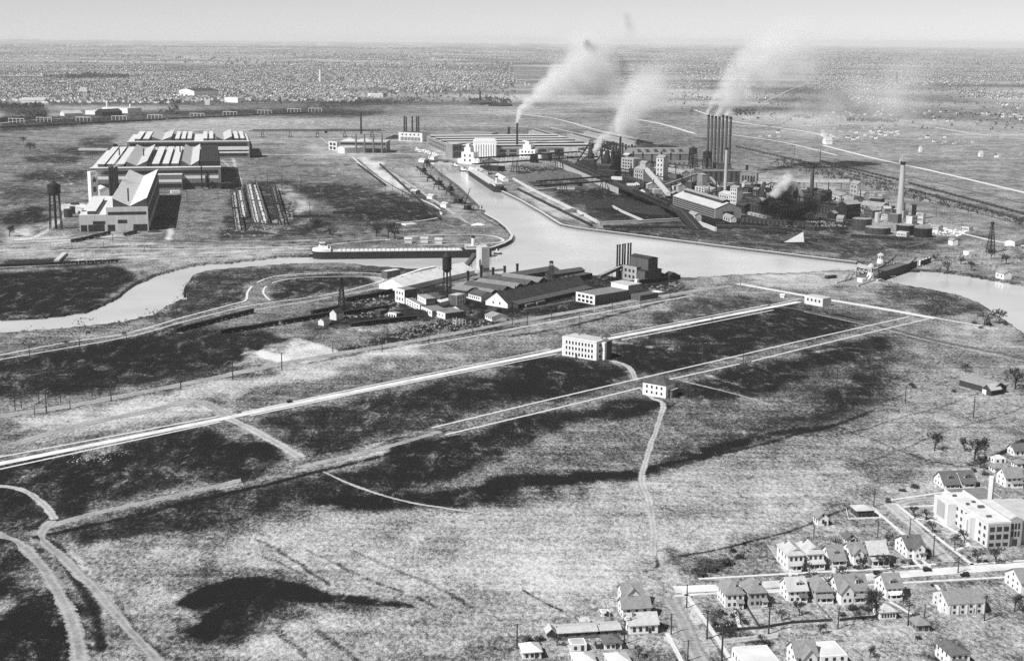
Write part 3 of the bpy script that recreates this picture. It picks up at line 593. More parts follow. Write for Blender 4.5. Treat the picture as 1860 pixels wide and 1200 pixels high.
def lattice(label, base, top_y, wb, wt, m='black_steel', name='lattice_tower', n=7, cab=True, cat='tower', solid=False):
    p = G(*base); h = HT(base[0], base[1], top_y); t = thing(name, label, cat, p, .4); b = MB()
    cs = [(-1, -1), (1, -1), (1, 1), (-1, 1)]; s = .16 if not solid else .3
    for i, (x, y) in enumerate(cs):
        MB().tube((x*wb/2, y*wb/2, 0), (x*wt/2, y*wt/2, h*.93), s*1.7, s*1.2, 4).build('leg', m, t)
        X, Y = cs[(i+1) % 4]
        for k in range(n):
            u, v = k/n, (k+1)/n; a, c = (wb+(wt-wb)*u)/2, (wb+(wt-wb)*v)/2; z0, z1 = h*.93*u, h*.93*v
            b.tube((x*c, y*c, z1), (X*c, Y*c, z1), s*.8, s*.8, 3)
            b.tube((x*a, y*a, z0), (X*c, Y*c, z1), s*.6, s*.6, 3); b.tube((X*a, Y*a, z0), (x*c, y*c, z1), s*.6, s*.6, 3)
    b.build('bracing', m, t)
    MB().box(-wt*.7, wt*.7, -wt*.7, wt*.7, h*.92, h).build('crown_block', m, t)
    if cab: MB().box(-wb*.3, wb*.3, -wb*.3, wb*.3, .0, wb*.45).build('cabin', 'wood_dark', t)
    return t
def tank(label, base, r, h, roof='cone', m='rust_steel', rm=None, name='storage_tank', group=None, cat='tank'):
    t = thing(name, label, cat, G(*base), 0, group)
    MB().lathe(0, 0, [(r, 0), (r, h)], 28).build('shell', m, t)
    MB().lathe(0, 0, [(r*1.01, h+.01), (r*1.01, h+.25), (.2, h+(r*.16 if roof == 'cone' else .3))], 28).build('roof', rm or m, t)
    g = MB()
    for i in range(14):
        a = 2*PI*i/14; g.tube((r*1.03*math.cos(a), r*1.03*math.sin(a), 0), (r*1.03*math.cos(a), r*1.03*math.sin(a), h+.8), .16, .16, 3)
    g.build('guide_frame', m, t)
    return t
def gallery(label, a, b, za, zb, w=3.2, h=3.0, m='roof_light', legs=3, name='conveyor_gallery', side='grey_steel'):
    """enclosed inclined conveyor from photo foot point a (height za) to b (height zb)"""
    p, q = G(*a), G(*b); d = q-p; L = d.length; t = thing(name, label, 'conveyor', p, math.atan2(d.y, d.x))
    MB().add([(0,-w/2,za),(L,-w/2,zb),(L,w/2,zb),(0,w/2,za),(0,-w/2,za+h),(L,-w/2,zb+h),(L,w/2,zb+h),(0,w/2,za+h)],
             [(0,3,2,1),(4,5,6,7),(0,1,5,4),(1,2,6,5),(2,3,7,6),(3,0,4,7)]).build('housing', side, t)
    z = h+.02; MB().add([(0,-w*.56,za+z),(L,-w*.56,zb+z),(L,0,zb+z+.5),(0,0,za+z+.5),(0,w*.56,za+z),(L,w*.56,zb+z)], [(0,1,2,3),(3,2,5,4),(0,4,5,1)]).build('roof', m, t)
    for i in range(legs):
        u = (i+.6)/(legs+.2); zz_ = za+(zb-za)*u
        if zz_ < 2: continue
        MB().tube((L*u, -w*.7, 0), (L*u, -w*.4, zz_), .3, .3, 4).tube((L*u, w*.7, 0), (L*u, w*.4, zz_), .3, .3, 4).tube((L*u, -w*.6, zz_*.4), (L*u, w*.5, zz_*.75), .15, .15, 3).build('trestle', 'black_steel', t)
    return t
def truss_bridge(label, a, b, z, depth, w, legs, m='black_steel', n=16, name='ore_bridge'):
    """travelling gantry: a, b photo foot points, z underside height, legs as fractions"""
    p, q = G(*a), G(*b); d = q-p; L = d.length; t = thing(name, label, 'gantry crane', p, math.atan2(d.y, d.x)); c = .75
    for y in (-w/2, w/2):
        MB().box(0, L, y-c, y+c, z, z+2*c).build('bottom_chord', m, t)
        MB().box(L*.03, L*.97, y-c*.8, y+c*.8, z+depth-c, z+depth+c).build('top_chord', m, t)
        k = MB()
        for i in range(n+1):
            x = L*(.03+.94*i/n); k.tube((x, y, z), (x, y, z+depth), .3, .3, 4)
            if i < n: x2 = L*(.03+.94*(i+1)/n); k.tube((x, y, z+depth), (x2, y, z), .26, .26, 4)
        k.build('web', m, t)
    for u in legs:
        x = L*u
        for sx in (-1, 1):
            for y in (-w/2, w/2): MB().tube((x+sx*3.4, y*1.7, 0), (x+sx*1.2, y, z+.5), .7, .55, 5).build('leg', m, t)
        MB().box(x-4.4, x+4.4, -w*.95, -w*.75, .3, 1.3).box(x-4.4, x+4.4, w*.75, w*.95, .3, 1.3).build('sill_beam', m, t)
    MB().box(L*.55, L*.55+7, -w*.3, w*.3, z-4, z-.1).build('trolley', m, t)
    return t
def crane(label, base, h, L, W_, boom=(12, 20), rz=0, m='black_steel', name='harbour_crane', hull=False, cat='crane'):
    t = thing(name, label, cat, G(base[0], base[1], WZ if hull else 0), rz)
    if hull:
        MB().prism([(-L/2+2, -1), (L/2-2, -1), (L/2, 2.6), (-L/2, 2.6)], -W_/2, W_/2, 'y').build('hull', m, t)
        MB().box(-L*.42, -L*.1, -W_*.32, W_*.32, 2.6, 2.6+h*.35).build('deck_house', m, t); MB().box(-L*.44, -L*.08, -W_*.36, W_*.36, 2.62+h*.35, 2.9+h*.35).build('roof', 'roof_dark', t); z0 = 2.6
    else:
        z0 = h*.45
        for x in (-1, 1):
            for y in (-1, 1): MB().tube((x*L*.5, y*W_*.5, 0), (x*L*.36, y*W_*.4, z0), .6, .5, 5).build('leg', m, t)
        MB().box(-L*.5, L*.5, -W_*.5, W_*.5, z0, z0+h*.12).build('portal', m, t); z0 += h*.12
        MB().box(-L*.3, L*.3, -W_*.35, W_*.35, z0, z0+h*.28).build('machine_house', m, t)
    b = MB()
    for y in (-1, 1): b.tube((L*.1, y*W_*.3, z0), (L*.05, 0, z0+h*.6), .35, .3, 4); b.tube((-L*.3, y*W_*.3, z0), (L*.05, 0, z0+h*.6), .3, .3, 4)
    b.build('a_frame', m, t)
    k = MB(); tip = (L*.1+boom[0], 0, z0+boom[1])
    for y in (-.7, .7): k.tube((L*.15, y, z0), (tip[0], y*.4, tip[2]), .32, .22, 4)
    for i in range(8):
        u = i/8; v = (i+1)/8; P = lambda w_, y: (L*.15+(tip[0]-L*.15)*w_, y, z0+boom[1]*w_)
        k.tube(P(u, -.7), P(v, .6), .12, .12, 3)
    k.tube((L*.05, 0, z0+h*.6), tip, .1, .1, 3); k.build('boom', m, t)
    return t
# --- railway wagons
def make_wagon(label):
    t = thing('railway_wagon', label, 'railway wagon', (0, 0, 0))
    MB().box(-6, 6, -1.4, 1.4, 1.1, 3.7).build('body', 'black_steel', t)
    MB().prism([(-1.5, 3.7), (1.5, 3.7), (1.5, 3.8), (0, 4.2), (-1.5, 3.8)], -6.1, 6.1, 'x').build('roof', 'roof_sooty', t)
    for x in (-4, 4):
        b = MB().box(x-1.4, x+1.4, -1.1, 1.1, .5, 1.09)
        for q in (-.9, .9):
            for y in (-.8, .8): b.add([(x+q+.42*math.cos(2*PI*i/8), y+s*.07, .42+.42*math.sin(2*PI*i/8)) for s in (-1, 1) for i in range(8)], [tuple(range(8)), tuple(range(15, 7, -1))]+[(i, (i+1) % 8, (i+1) % 8+8, i+8) for i in range(8)])
        b.build('bogie', 'black_steel', t)
    return t
WAGON = [None]
OPEN_ME = [None]
def train(a, b, n, label, group, sz=1.0):
    p, q = G(*a), G(*b); d = q-p; rz = math.atan2(d.y, d.x); L = d.length/n; names = []
    for i in range(n):
        c = p+d*((i+.5)/n)
        lb = f'black boxcar {label}, {nth(i)} from the left'
        if WAGON[0] is None: o = WAGON[0] = make_wagon(lb); o.location = c; o.rotation_euler = (0, 0, rz)
        else: o = dup(WAGON[0], c, rz, None, lb)
        o['group'] = group; o.scale = (L*.95/12.2, sz, sz*random.choice((1, 1, .92)))
# --- trees (bare spring crowns)
def tree_meshes(seed, H=9.0, spread=.55, dense=1.0):
    rd = random.Random(seed); T = MB(); C = MB()
    def grow(p, d, L, r, lev):
        q = p+d*L; (T if lev < 2 else C).tube(p, q, r, r*.62, 5 if lev < 2 else 3)
        if lev >= 5: return
        k = {0: 5, 1: 4, 2: 4, 3: 3, 4: 3}[lev]
        for i in range(k):
            if rd.random() > dense and lev > 1: continue
            s = rd.uniform(.45, 1); a = rd.uniform(0, 2*PI); e = d.orthogonal().normalized(); e2 = d.cross(e)
            nd = (d*rd.uniform(.55, 1.0)+(e*math.cos(a)+e2*math.sin(a))*rd.uniform(.4, 1)*spread*1.5+Vector((0, 0, .12))).normalized()
            grow(p+d*L*s, nd, L*rd.uniform(.5, .78), max(r*.55, .06), lev+1)
    grow(Vector((0, 0, -.2)), Vector((rd.uniform(-.05, .05), rd.uniform(-.05, .05), 1)).normalized(), H*.38, H*.026, 0)
    top = max(v[2] for v in C.v); k = 9.3/top
    for M_ in (T, C): M_.v = [(x*k, y*k, z*k) for x, y, z in M_.v]
    return T.mesh('trunk', 'bark'), C.mesh('crown', 'twigs')
TREES = [tree_meshes(3), tree_meshes(5, spread=.7), tree_meshes(11, spread=.45), tree_meshes(17, spread=.6, dense=.8)]
def tree(base, top_y, label, k=0, sx=1.0, group=None, h=None, name='bare_tree'):
    h = h or HT(base[0], base[1], top_y); t = thing(name, label, 'tree', G(*base), random.uniform(0, 6), group)
    for nm, me_ in zip(('trunk', 'crown'), TREES[k % 4]):
        o = bpy.data.objects.new(nm, me_); COL.objects.link(o); o.parent = t
    s = h/9.3; t.scale = (s*sx, s*sx, s); return t
def shrub_mesh(seed, n=160, m='shrub'):
    rd = random.Random(seed); b = MB()
    for _ in range(n):
        a, u, r = rd.uniform(0, 2*PI), rd.random(), rd.random()**.5
        c = Vector((r*math.cos(a)*(1-.5*u), r*math.sin(a)*(1-.5*u), u*.95+.03)); s = rd.uniform(.1, .22)
        e = Vector((rd.uniform(-1, 1), rd.uniform(-1, 1), rd.uniform(-1, 1))).normalized(); f = e.orthogonal().normalized()
        b.add([c-e*s, c+e*s, c+f*s*1.3], [(0, 1, 2)])
    for i in range(6):
        a = i; b.tube((0, 0, 0), (.5*math.cos(a), .5*math.sin(a), .8), .03, .02, 3)
    return b.mesh('shrub', m)
SHRUBS = [shrub_mesh(1), shrub_mesh(2), shrub_mesh(4)]
def shrub(base, r, h, label, group=None):
    o = bpy.data.objects.new('shrub', SHRUBS[random.randrange(3)]); COL.objects.link(o); o.location = G(*base)-Vector((0, 0, .1)); o.scale = (r, r, h)
    o.rotation_euler = (0, 0, random.uniform(0, 6)); return tag(o, label, 'shrub', group)
# --- utility poles
def make_pole(arms):
    t = thing('utility_pole', 'x', 'utility pole', (0, 0, 0))
    MB().lathe(0, 0, [(.19, -.3), (.13, 10)], 6).build('pole', 'wood_dark', t)
    for k in range(arms):
        z = 9.6-.75*k; b = MB().box(-1.25, 1.25, -.07, .07, z, z+.16)
        a = b.build('crossarm', 'wood_dark', t); i = MB()
        for x in (-1.1, -.6, .6, 1.1): i.cyl(x, 0, z+.17, z+.4, .06, .04, 5)
        i.build('insulator', 'white_paint', a)
    return t
POLES = {}
def poles(items, where, arms=1, group=None, rz=0.3):
    items = sorted(items, key=lambda q: q[0])
    for i, (x, y, ty) in enumerate(items):
        h = HT(x, y, ty); lb = f'dark utility pole {where}, {nth(i)} from the left'
        if len(items) == 1: lb = f'dark utility pole {where}'
        if arms not in POLES: POLES[arms] = o = make_pole(arms); o.location = G(x, y); o['label'] = lb; o.rotation_euler = (0, 0, rz)
        else: o = dup(POLES[arms], G(x, y), rz, None, lb)
        s = h/10.2; o.scale = (max(1, s)*1.7, max(1, s)*1.5, s); o['group'] = group or f'utility poles {where}'
# --- cars
def make_car(label, base, rz):
    t = thing('parked_car', label, 'car', G(*base), rz)
    MB().prism([(-1.9, .45), (1.9, .45), (1.9, 1.05), (.75, 1.12), (-1.9, 1.12)], -.72, .72, 'y').build('body', 'black_steel', t)
    MB().prism([(-1.85, 1.13), (.65, 1.13), (.6, 1.85), (-1.75, 1.9)], -.68, .68, 'y').build('cabin', 'black_steel', t)
    for y in (-.7, .7): opening(t, 'side_window', 'glass', 1.7, .45, (-.6, y, 1.3), 'f', .06)
    for x in (-1.25, 1.35):
        for y in (-.75, .75):
            b = MB(); b.add([(x+.38*math.cos(2*PI*i/10), y+s*.09, .38+.38*math.sin(2*PI*i/10)) for s in (-1, 1) for i in range(10)], [tuple(range(10)), tuple(range(19, 9, -1))]+[(i, (i+1) % 10, (i+1) % 10+10, i+10) for i in range(10)])
            b.build('wheel', 'black_steel', t)
            MB().box(x-.55, x+.55, y-.13 if y < 0 else y-.1, y+.1 if y < 0 else y+.13, .8, .86).build('mudguard', 'black_steel', t)
    for y in (-.45, .45): MB().box(1.92, 2.05, y-.12, y+.12, .85, 1.1).build('headlight', 'grey_steel', t)
    return t
# --- fences and walls from photo foot points
def fence(label, pts, h=1.2, m='wood_dark', step=3.0, rails=2, solid=False, name='fence', cat='fence'):
    w = [G(*p) for p in pts]; t = thing(name, label, cat, w[0]); o0 = w[0]; r = MB(); ps = []
    for a, b in zip(w[:-1], w[1:]):
        a, b = a-o0, b-o0; d = b-a; n = max(1, int(d.length/step)); q = d.normalized(); s = Vector((-q.y, q.x, 0))*.05
        if solid: r.add([a-s+Vector((0,0,.05)), b-s+Vector((0,0,.05)), b+s+Vector((0,0,.05)), a+s+Vector((0,0,.05)), a-s+Vector((0,0,h)), b-s+Vector((0,0,h)), b+s+Vector((0,0,h)), a+s+Vector((0,0,h))], [(0,3,2,1),(4,5,6,7),(0,1,5,4),(1,2,6,5),(2,3,7,6),(3,0,4,7)])
        else:
            for k in range(rails): r.tube(a+Vector((0, 0, h*(k+1)/(rails+.3))), b+Vector((0, 0, h*(k+1)/(rails+.3))), .06, .06, 4)
        ps += [a+d*(i/n) for i in range(n)]
    ps.append(w[-1]-o0); r.build('rail' if not solid else 'boarding', m, t)
    pm = MB().box(-.09, .09, -.09, .09, 0, h*1.08).mesh('post', m)
    for p in ps[:70]:
        o = bpy.data.objects.new('post', pm); COL.objects.link(o); o.parent = t; o.location = p
    return t
def wall_line(label, pts, w, z0, z1, m='concrete', name='dock_wall', cat='wall', zpx=0.0, cap=None):
    p = [G(x, y, zpx) for x, y in pts]; p = [Vector((q.x, q.y, 0)) for q in p]; o0 = p[0]; mb = MB(); cp = MB(); n = len(p)
    for mbx, wid, a, b in ((mb, w, z0, z1), (cp, w+.5, z1+.005, z1+.35)):
        for i, q in enumerate(p):
            d = (p[min(i+1, n-1)]-p[max(i-1, 0)]).normalized(); s = Vector((-d.y, d.x, 0))*wid/2; l_, r_ = q+s-o0, q-s-o0
            mbx.v += [(l_.x, l_.y, a), (l_.x, l_.y, b), (r_.x, r_.y, b), (r_.x, r_.y, a)]
        for i in range(n-1):
            k = i*4; mbx.f += [(k, k+1, k+5, k+4), (k+1, k+2, k+6, k+5), (k+2, k+3, k+7, k+6), (k+3, k, k+4, k+7)]
        mbx.f += [(0, 3, 2, 1), (4*n-4, 4*n-3, 4*n-2, 4*n-1)]
    t = thing(name, label, cat, o0); mb.build('face', m, t)
    if cap: cp.build('coping', cap, t)
    return t
def heap(label, base, rx, ry, h, m='coal', rz=0.0, name='coal_pile', cat='heap', seed=0):
    rd = random.Random(seed); b = MB(); nu, nr = 36, 9; vs = [(0, 0, h)]
    for j in range(1, nr+1):
        for i in range(nu):
            a = 2*PI*i/nu; q = j/nr; w_ = 1+.12*math.sin(3*a+seed)+.08*math.sin(5*a+2*seed)
            vs.append((rx*q*w_*math.cos(a), ry*q*w_*math.sin(a), max(-.3, h*(1-q)**.9*(1+rd.uniform(-.15, .15))-(.4 if j == nr else 0))))
    fs = [(0, 1+i, 1+(i+1) % nu) for i in range(nu)]
    for j in range(nr-1): fs += [(1+j*nu+i, 1+(j+1)*nu+i, 1+(j+1)*nu+(i+1) % nu, 1+j*nu+(i+1) % nu) for i in range(nu)]
    o = b.add(vs, fs).build(name, m, None, G(*base), rz); return tag(o, label, cat)
# --- lake freighter
def freighter(label, A, B, beam=19, dk=8.0, nh=28, black='black_steel', name='lake_freighter', z=WZ):
    a, L, rz = frame(A, B, z); t = thing(name, label, 'ship', a, rz); b2 = beam/2; st = MB(); N = 34
    def hb(u): return b2*min(1, (max(0, 1-(1-min(u/.07, 1))**2))**.55)*min(1, (max(0, 1-(1-min((1-u)/.06, 1))**2.2))**.5)
    def ring(mb, us, z0, z1, m, nm):
        vs = []; fs = []
        for k, u in enumerate(us):
            h_ = max(hb(u), .15); x = L*u
            vs += [(x, -h_*.96, z0), (x, -h_, z1), (x, h_, z1), (x, h_*.96, z0)]
        for k in range(len(us)-1):
            i = k*4; fs += [(i, i+4, i+5, i+1), (i+1, i+5, i+6, i+2), (i+2, i+6, i+7, i+3), (i+3, i+7, i+4, i)]
        fs += [(0, 1, 2, 3), (4*len(us)-1, 4*len(us)-2, 4*len(us)-3, 4*len(us)-4)]
        return MB().add(vs, fs).build(nm, m, t)
    us = [.0, .004, .012, .025, .045, .07]+[.07+.87*i/20 for i in range(1, 20)]+[.94, .96, .978, .99, .997, 1]
    ring(st, us, -1.5, dk, black, 'hull'); ring(st, [u for u in us if u < .095]+[.1], dk+.02, dk+3.2, 'white_paint', 'forecastle')
    ring(st, [.83]+[u for u in us if u > .84], dk+.02, dk+.9, black, 'bulwark')
    MB().box(L*.1, L*.84, -b2*.97, b2*.97, dk+.02, dk+.12).build('deck', 'roof_light', t)
    x = L*.035; MB().box(x, x+L*.05, -b2*.62, b2*.62, dk+3.2, dk+6).build('deck_house', 'white_paint', t)
    MB().box(x+1, x+L*.032, -b2*.5, b2*.5, dk+6.01, dk+8.6).build('pilot_house', 'white_paint', t); MB().box(x+.3, x+L*.036, -b2*.62, b2*.62, dk+8.61, dk+8.9).build('pilot_house_roof', 'roof_light', t)
    for y in (-b2*.5, b2*.5): opening(t, 'window', 'glass', L*.024, 1, (x+1+L*.015, y, dk+7.1), 'f')
    hm = MB().box(-L*.0075, L*.0075, -b2*.7, b2*.7, 0, .6).mesh('hatch', 'pale_plaster')
    for i in range(nh):
        o = bpy.data.objects.new('hatch', hm); COL.objects.link(o); o.parent = t; o.location = (L*(.15+.66*i/(nh-1)), 0, dk+.13)
    MB().box(L*.85, L*.965, -b2*.66, b2*.66, dk+.9, dk+4).build('aft_cabin', 'white_paint', t); MB().box(L*.845, L*.97, -b2*.74, b2*.74, dk+4.01, dk+4.3).build('boat_deck', 'roof_light', t)
    MB().lathe(L*.895, 0, [(2.1, dk+4.3), (1.9, dk+12.5)], 12).build('funnel', 'pale_plaster', t); MB().lathe(L*.895, 0, [(2.05, dk+12.51), (2.0, dk+14.6)], 12).build('funnel_band', 'black_steel', t)
    for xx in (.09, .84): MB().tube((L*xx, 0, dk+3), (L*xx-1.2, 0, dk+19), .28, .16, 5).build('mast', 'wood_grey', t)
    for y in (-b2*.6, b2*.6): MB().lathe(L*.93, y, [(.4, dk+4.3), (1.0, dk+4.8), (.4, dk+5.6)], 8).build('lifeboat', 'white_paint', t)
    return t
# ------------------------------------------------------------------ the neighbourhood in the near corner
_d = G(1600, 1033)-G(1269, 1051); YN = math.atan2(_d.y, _d.x)
def house(name, label, A, W_, D, wh, roof='gx', rise=3, wall='white_paint', rm='shingle', porch=None, dormer=None, chim=None, wing=None, cols=3, rows=None, door=True, yaw=None, cat='house', o=.55, group=None, side=True, wm='glass'):
    t = thing(name, label, cat, G(*A), YN if yaw is None else yaw, group)
    body(t, W_, D, wh, roof, wall, rm, rise, o); rows = rows or (2 if wh > 4.4 else 1); sh = wh/rows
    MB().box(-.06, W_+.06, -.06, D+.06, 0, .45).build('foundation', 'concrete', t)
    win_grid(t, 'f', W_, D, rows, cols, min(1.1, W_*.5/cols), sh*.46, sh*.32, sh, .06, wm)
    if side: win_grid(t, 'l', W_, D, rows, max(2, int(D/3.6)), .9, sh*.42, sh*.35, sh, .08, wm)
    if roof == 'gy': opening(t, 'window', wm, .9, 1.1, (W_/2, 0, wh+rise*.22), 'f')
    if roof == 'gx':
        opening(t, 'window', wm, .9, 1.1, (0, D/2, wh+rise*.25), 'l')
    if door: opening(t, 'door', 'wood_dark', 1.0, 2.1, (W_*.72, -.02, .46), 'f', .3)
    if porch:
        x0, x1, d, h = porch[:4]; pm = porch[4] if len(porch) > 4 else rm
        MB().box(x0, x1, -d, -.08, 0, .5).build('porch_floor', 'concrete', t)
        r = MB(); r.add([(x0-.3,-d-.4,h),(x1+.3,-d-.4,h),(x1+.3,-.02,h+.9),(x0-.3,-.02,h+.9),(x0-.3,-d-.4,h+.2),(x1+.3,-d-.4,h+.2),(x1+.3,-.02,h+1.1),(x0-.3,-.02,h+1.1)], [(0,3,2,1),(4,5,6,7),(0,1,5,4),(1,2,6,5),(2,3,7,6),(3,0,4,7)])
        r.build('porch_roof', pm, t); n = max(2, int((x1-x0)/2.4)+1)
        for i in range(n): MB().box(x0+.1+(x1-x0-.5)*i/(n-1), x0+.4+(x1-x0-.5)*i/(n-1), -d+.05, -d+.35, .5, h+.05).build('porch_post', 'white_paint', t)
        MB().box(x0+.1, x1-.1, -d+.12, -d+.24, .52, 1.25).build('porch_rail', 'white_paint', t)
    if dormer:
        x, w, h, y = dormer; z = wh+rise*(y/(D/2))*.9
        MB().box(x-w/2, x+w/2, y-.4, y+2.4, z-.6, z+h).build('dormer', wall, t)
        MB().prism([(x-w/2-.3, z+h+.02), (x, z+h+w*.3), (x+w/2+.3, z+h+.02)], y-.8, y+3.2, 'y').build('dormer_roof', rm, t)
        for k in (-1, 1): opening(t, 'window', wm, w*.28, h*.6, (x+k*w*.22, y-.42, z+h*.15), 'f')
    if chim:
        x, y, h = chim; MB().box(x-.35, x+.35, y-.35, y+.35, wh*.5, wh+rise+h).build('chimney', 'mid_brick', t)
    if wing:
        x0, w, p, h, rs = wing; y1 = D*.55
        MB().prism([(x0, 0), (x0+w, 0), (x0+w, h), (x0+w/2, h+rs), (x0, h)], -p, y1, 'y').build('wing', wall, t)
        r = MB(); chevron(r, -p-.5, y1, x0, x0+w, h, rs, .5, 'y'); r.build('wing_roof', rm, t)
        for k in range(2): opening(t, 'window', wm, .9, 1.3, (x0+w*(.3+.4*k), -p, h*.28), 'f')
        opening(t, 'window', wm, .9, 1.2, (x0+w*.5, -p, h*.82), 'f')
    return t
H = house
# north side of the concrete street
H('frame_house', 'white hip roofed house with shallow front porch, westmost on the street\'s far side', (1430,1037), 7.6, 14, 7.2, 'hip', 3.4, 'white_paint', 'roof_light', (.6, 6, 2.4, 3.2), (4.4, 3, 1.1, 2.0), (2.2, 10, 1.2))
H('frame_house', 'white house with pale hip roof and full width porch, second from that street end', (1465,1033.5), 7.8, 14, 7.0, 'hip', 3.4, 'white_paint', 'roof_light', (.2, 7.6, 2.6, 3.2), (4.2, 3, 1.1, 2.0), (1.8, 10, 1.2))
H('bungalow', 'grey roofed bungalow with small white dormer and white porch posts', (1507,1027.5), 7.2, 11, 3.4, 'gx', 4.4, 'white_paint', 'shingle', (.1, 7.1, 2.3, 2.9), (3.6, 2.4, 1.0, 2.2))
H('frame_house', 'small white house with front gable and cross roof beside the bungalow', (1545,1023.5), 7.6, 10, 4.8, 'gx', 3.4, 'white_paint', 'shingle', None, None, (6, 6, .8), (.8, 4.6, 1.6, 5, 2.6))
H('frame_house', 'wide pale roofed house with dark deep porch behind bare trees', (1579,1028), 8.6, 11, 5.6, 'gx', 4.2, 'mid_brick', 'shingle_light', (.2, 8.4, 2.8, 3.4), None, (7.4, 7, 1))
H('frame_house', 'white corner house with dark crossing gables opposite the school', (1647,1015), 8.4, 13, 5.4, 'gx', 3.6, 'white_paint', 'shingle_dark', (5.4, 8.4, 2.2, 2.8), None, (1.4, 5, 1), (2.6, 5.2, 1.8, 5.4, 2.8))
H('shed', 'tall narrow white barn shed with black side beside the fence', (1485,956), 5.4, 6, 4.4, 'gy', 2.6, 'white_paint', 'shingle', cols=1, cat='shed')
H('garage', 'dark fronted building with pale hip roof inside a white walled yard', (1556,941), 9.0, 8, 3.8, 'hip', 2.0, 'dark_brick_and_shade', 'roof_light', cols=4, cat='garage')
H('shed', 'small dark roofed shed behind the white gabled house', (1538,988), 4.6, 5, 2.8, 'gy', 1.8, 'pale_plaster', 'shingle_dark', cols=1, cat='shed')
# south side
H('frame_house', 'white house with grey hip roof, first on the near side of the street', (1317,1104.5), 8.0, 11, 6.0, 'hip', 4.6, 'white_paint', 'shingle', (4.8, 7.4, 2, 2.7), (5.4, 1.6, 1.8, 2.4), None)
H('frame_house', 'light brick house with grey hip roof casting a black shadow on the lawn', (1359,1102), 7.8, 11, 6.0, 'hip', 4.6, 'light_brick_and_shade', 'shingle', (5.4, 7.7, 2, 2.7), (5.4, 1.6, 1.8, 2.4), None)
H('frame_house', 'white house with light gable roof and dark roofed dormer beyond the empty lot', (1431,1094), 8.4, 10, 5.2, 'gx', 4.0, 'white_paint', 'roof_light', (4.6, 7.8, 2.2, 2.8, 'shingle_dark'), (5.4, 3.2, 1.2, 2.2), (1.5, 6, 1))
H('frame_house', 'narrow grey house with grey hip roof behind a bare tree', (1481,1095), 7.6, 12, 5.0, 'hip', 4.4, 'light_brick_and_shade', 'shingle', (1, 7, 2.4, 2.9), None, (3.8, 6, 1))
H('frame_house', 'large white house with steep crossing grey gables and dark porch', (1522,1096), 13.0, 11, 5.6, 'gx', 5.0, 'white_paint', 'shingle', (6.2, 11.6, 2.4, 3), (9.4, 2.6, 1.8, 2.4), (8.2, 3, .6), (.4, 5.6, 2, 5.4, 3.6))
H('frame_house', 'white house with grey gable roof and dark boxed dormer beside the hall lawn', (1609,1089), 7.4, 12, 5.2, 'gx', 4.2, 'white_paint', 'shingle', (1, 6.6, 2, 2.8, 'white_paint'), (3.6, 3, 1.2, 2.2), (6.4, 8, 1))
H('garage', 'small white hip roofed garage with a row of dark panes by the alley', (1598,1126), 7.0, 7, 3.4, 'hip', 2.6, 'white_paint', 'shingle_light', cols=5, cat='garage', door=False)
H('garage', 'grey hip roofed garage with dark doors beside the alley', (1664,1148), 5.8, 7, 2.9, 'hip', 2.4, 'mid_brick', 'shingle', cols=2, cat='garage')
def hall_extra(t):
    L, D, h = 16.5, 14, 4.6
    for i in range(5):
        x = .4+i*3.8; MB().box(x, x+.5, -.35, -.03, 0, h-.1).build('buttress', 'pale_plaster', t)
    MB().box(.6, 1.6, D*.45, D*.45+1, h, h+6).build('chimney', 'mid_brick', t); MB().box(-1.6, -.05, 3, 6, 0, 3).build('vestibule', 'white_paint', t)
t = H('hall', 'wide pale brick hall with streaked grey gable roof and dark tall windows', (1721,1117.5), 16.5, 14, 4.6, 'gx', 3.6, 'pale_plaster', 'shingle', cols=4, cat='hall', o=.2); hall_extra(t)
H('frame_house', 'white house with grey gable roof cut by the photo\'s edge, east of the hall', (1854,1080), 9, 14, 5.2, 'gx', 4.0, 'white_paint', 'shingle', (2, 8, 2, 2.8))
H('frame_house', 'white gabled house at the frame\'s foot beside a flat white building', (1445,1217), 8.4, 10, 5.4, 'gx', 4.2, 'white_paint', 'shingle', None, None, (7.2, 6, .8), (2.2, 5.4, 1.8, 5.2, 3.4))
H('flat_roofed_store', 'square white flat roofed building at the frame\'s foot', (1490,1217), 10.5, 13, 5.6, 'flat', 0, 'white_paint', 'roof_white', cols=3, cat='building', door=False)
H('flat_roofed_store', 'long low white roofed building cut off by the frame\'s foot', (1352,1226), 14, 16, 4.2, 'flat', 0, 'white_paint', 'roof_white', cols=4, cat='building', door=False)
H('frame_house', 'white sided house with low dark hip roof at the frame\'s foot', (1724,1214), 8, 12, 5.6, 'hip', 2.0, 'white_paint', 'shingle_dark', (1, 6, 2.2, 2.8), None, (5, 5, .9))
# west of the cross street
H('frame_house', 'grey roofed house with white front gable at the street corner by the field', (1131,1102), 8.6, 9, 5.0, 'gx', 3.6, 'white_paint', 'shingle', None, None, None, (1.2, 6, 1.2, 5, 3.2))
H('frame_house', 'long grey gable roofed house between the corner house and its low neighbour', (1131,1124), 11.6, 8, 4.6, 'gx', 3.2, 'white_paint', 'shingle', None, None, (4.5, 4, .8))
H('frame_house', 'white walled house with plain grey gable roof above pale paving', (1143,1153), 11.6, 8.5, 4.2, 'gx', 3.2, 'white_paint', 'shingle_light', None, None, (2, 3, 1), cols=4)
H('long_shed', 'long low board fronted shed with flat grey roof at the field edge', (1014,1161), 15.5, 7.5, 2.7, 'gx', .7, 'wood_grey', 'shingle_light', cols=3, cat='shed', side=False)
H('long_shed', 'shorter low shed with flat grey roof joined to the long one', (1091,1156), 8.0, 7.5, 2.7, 'gx', .7, 'wood_grey', 'shingle_light', cols=2, cat='shed', side=False)
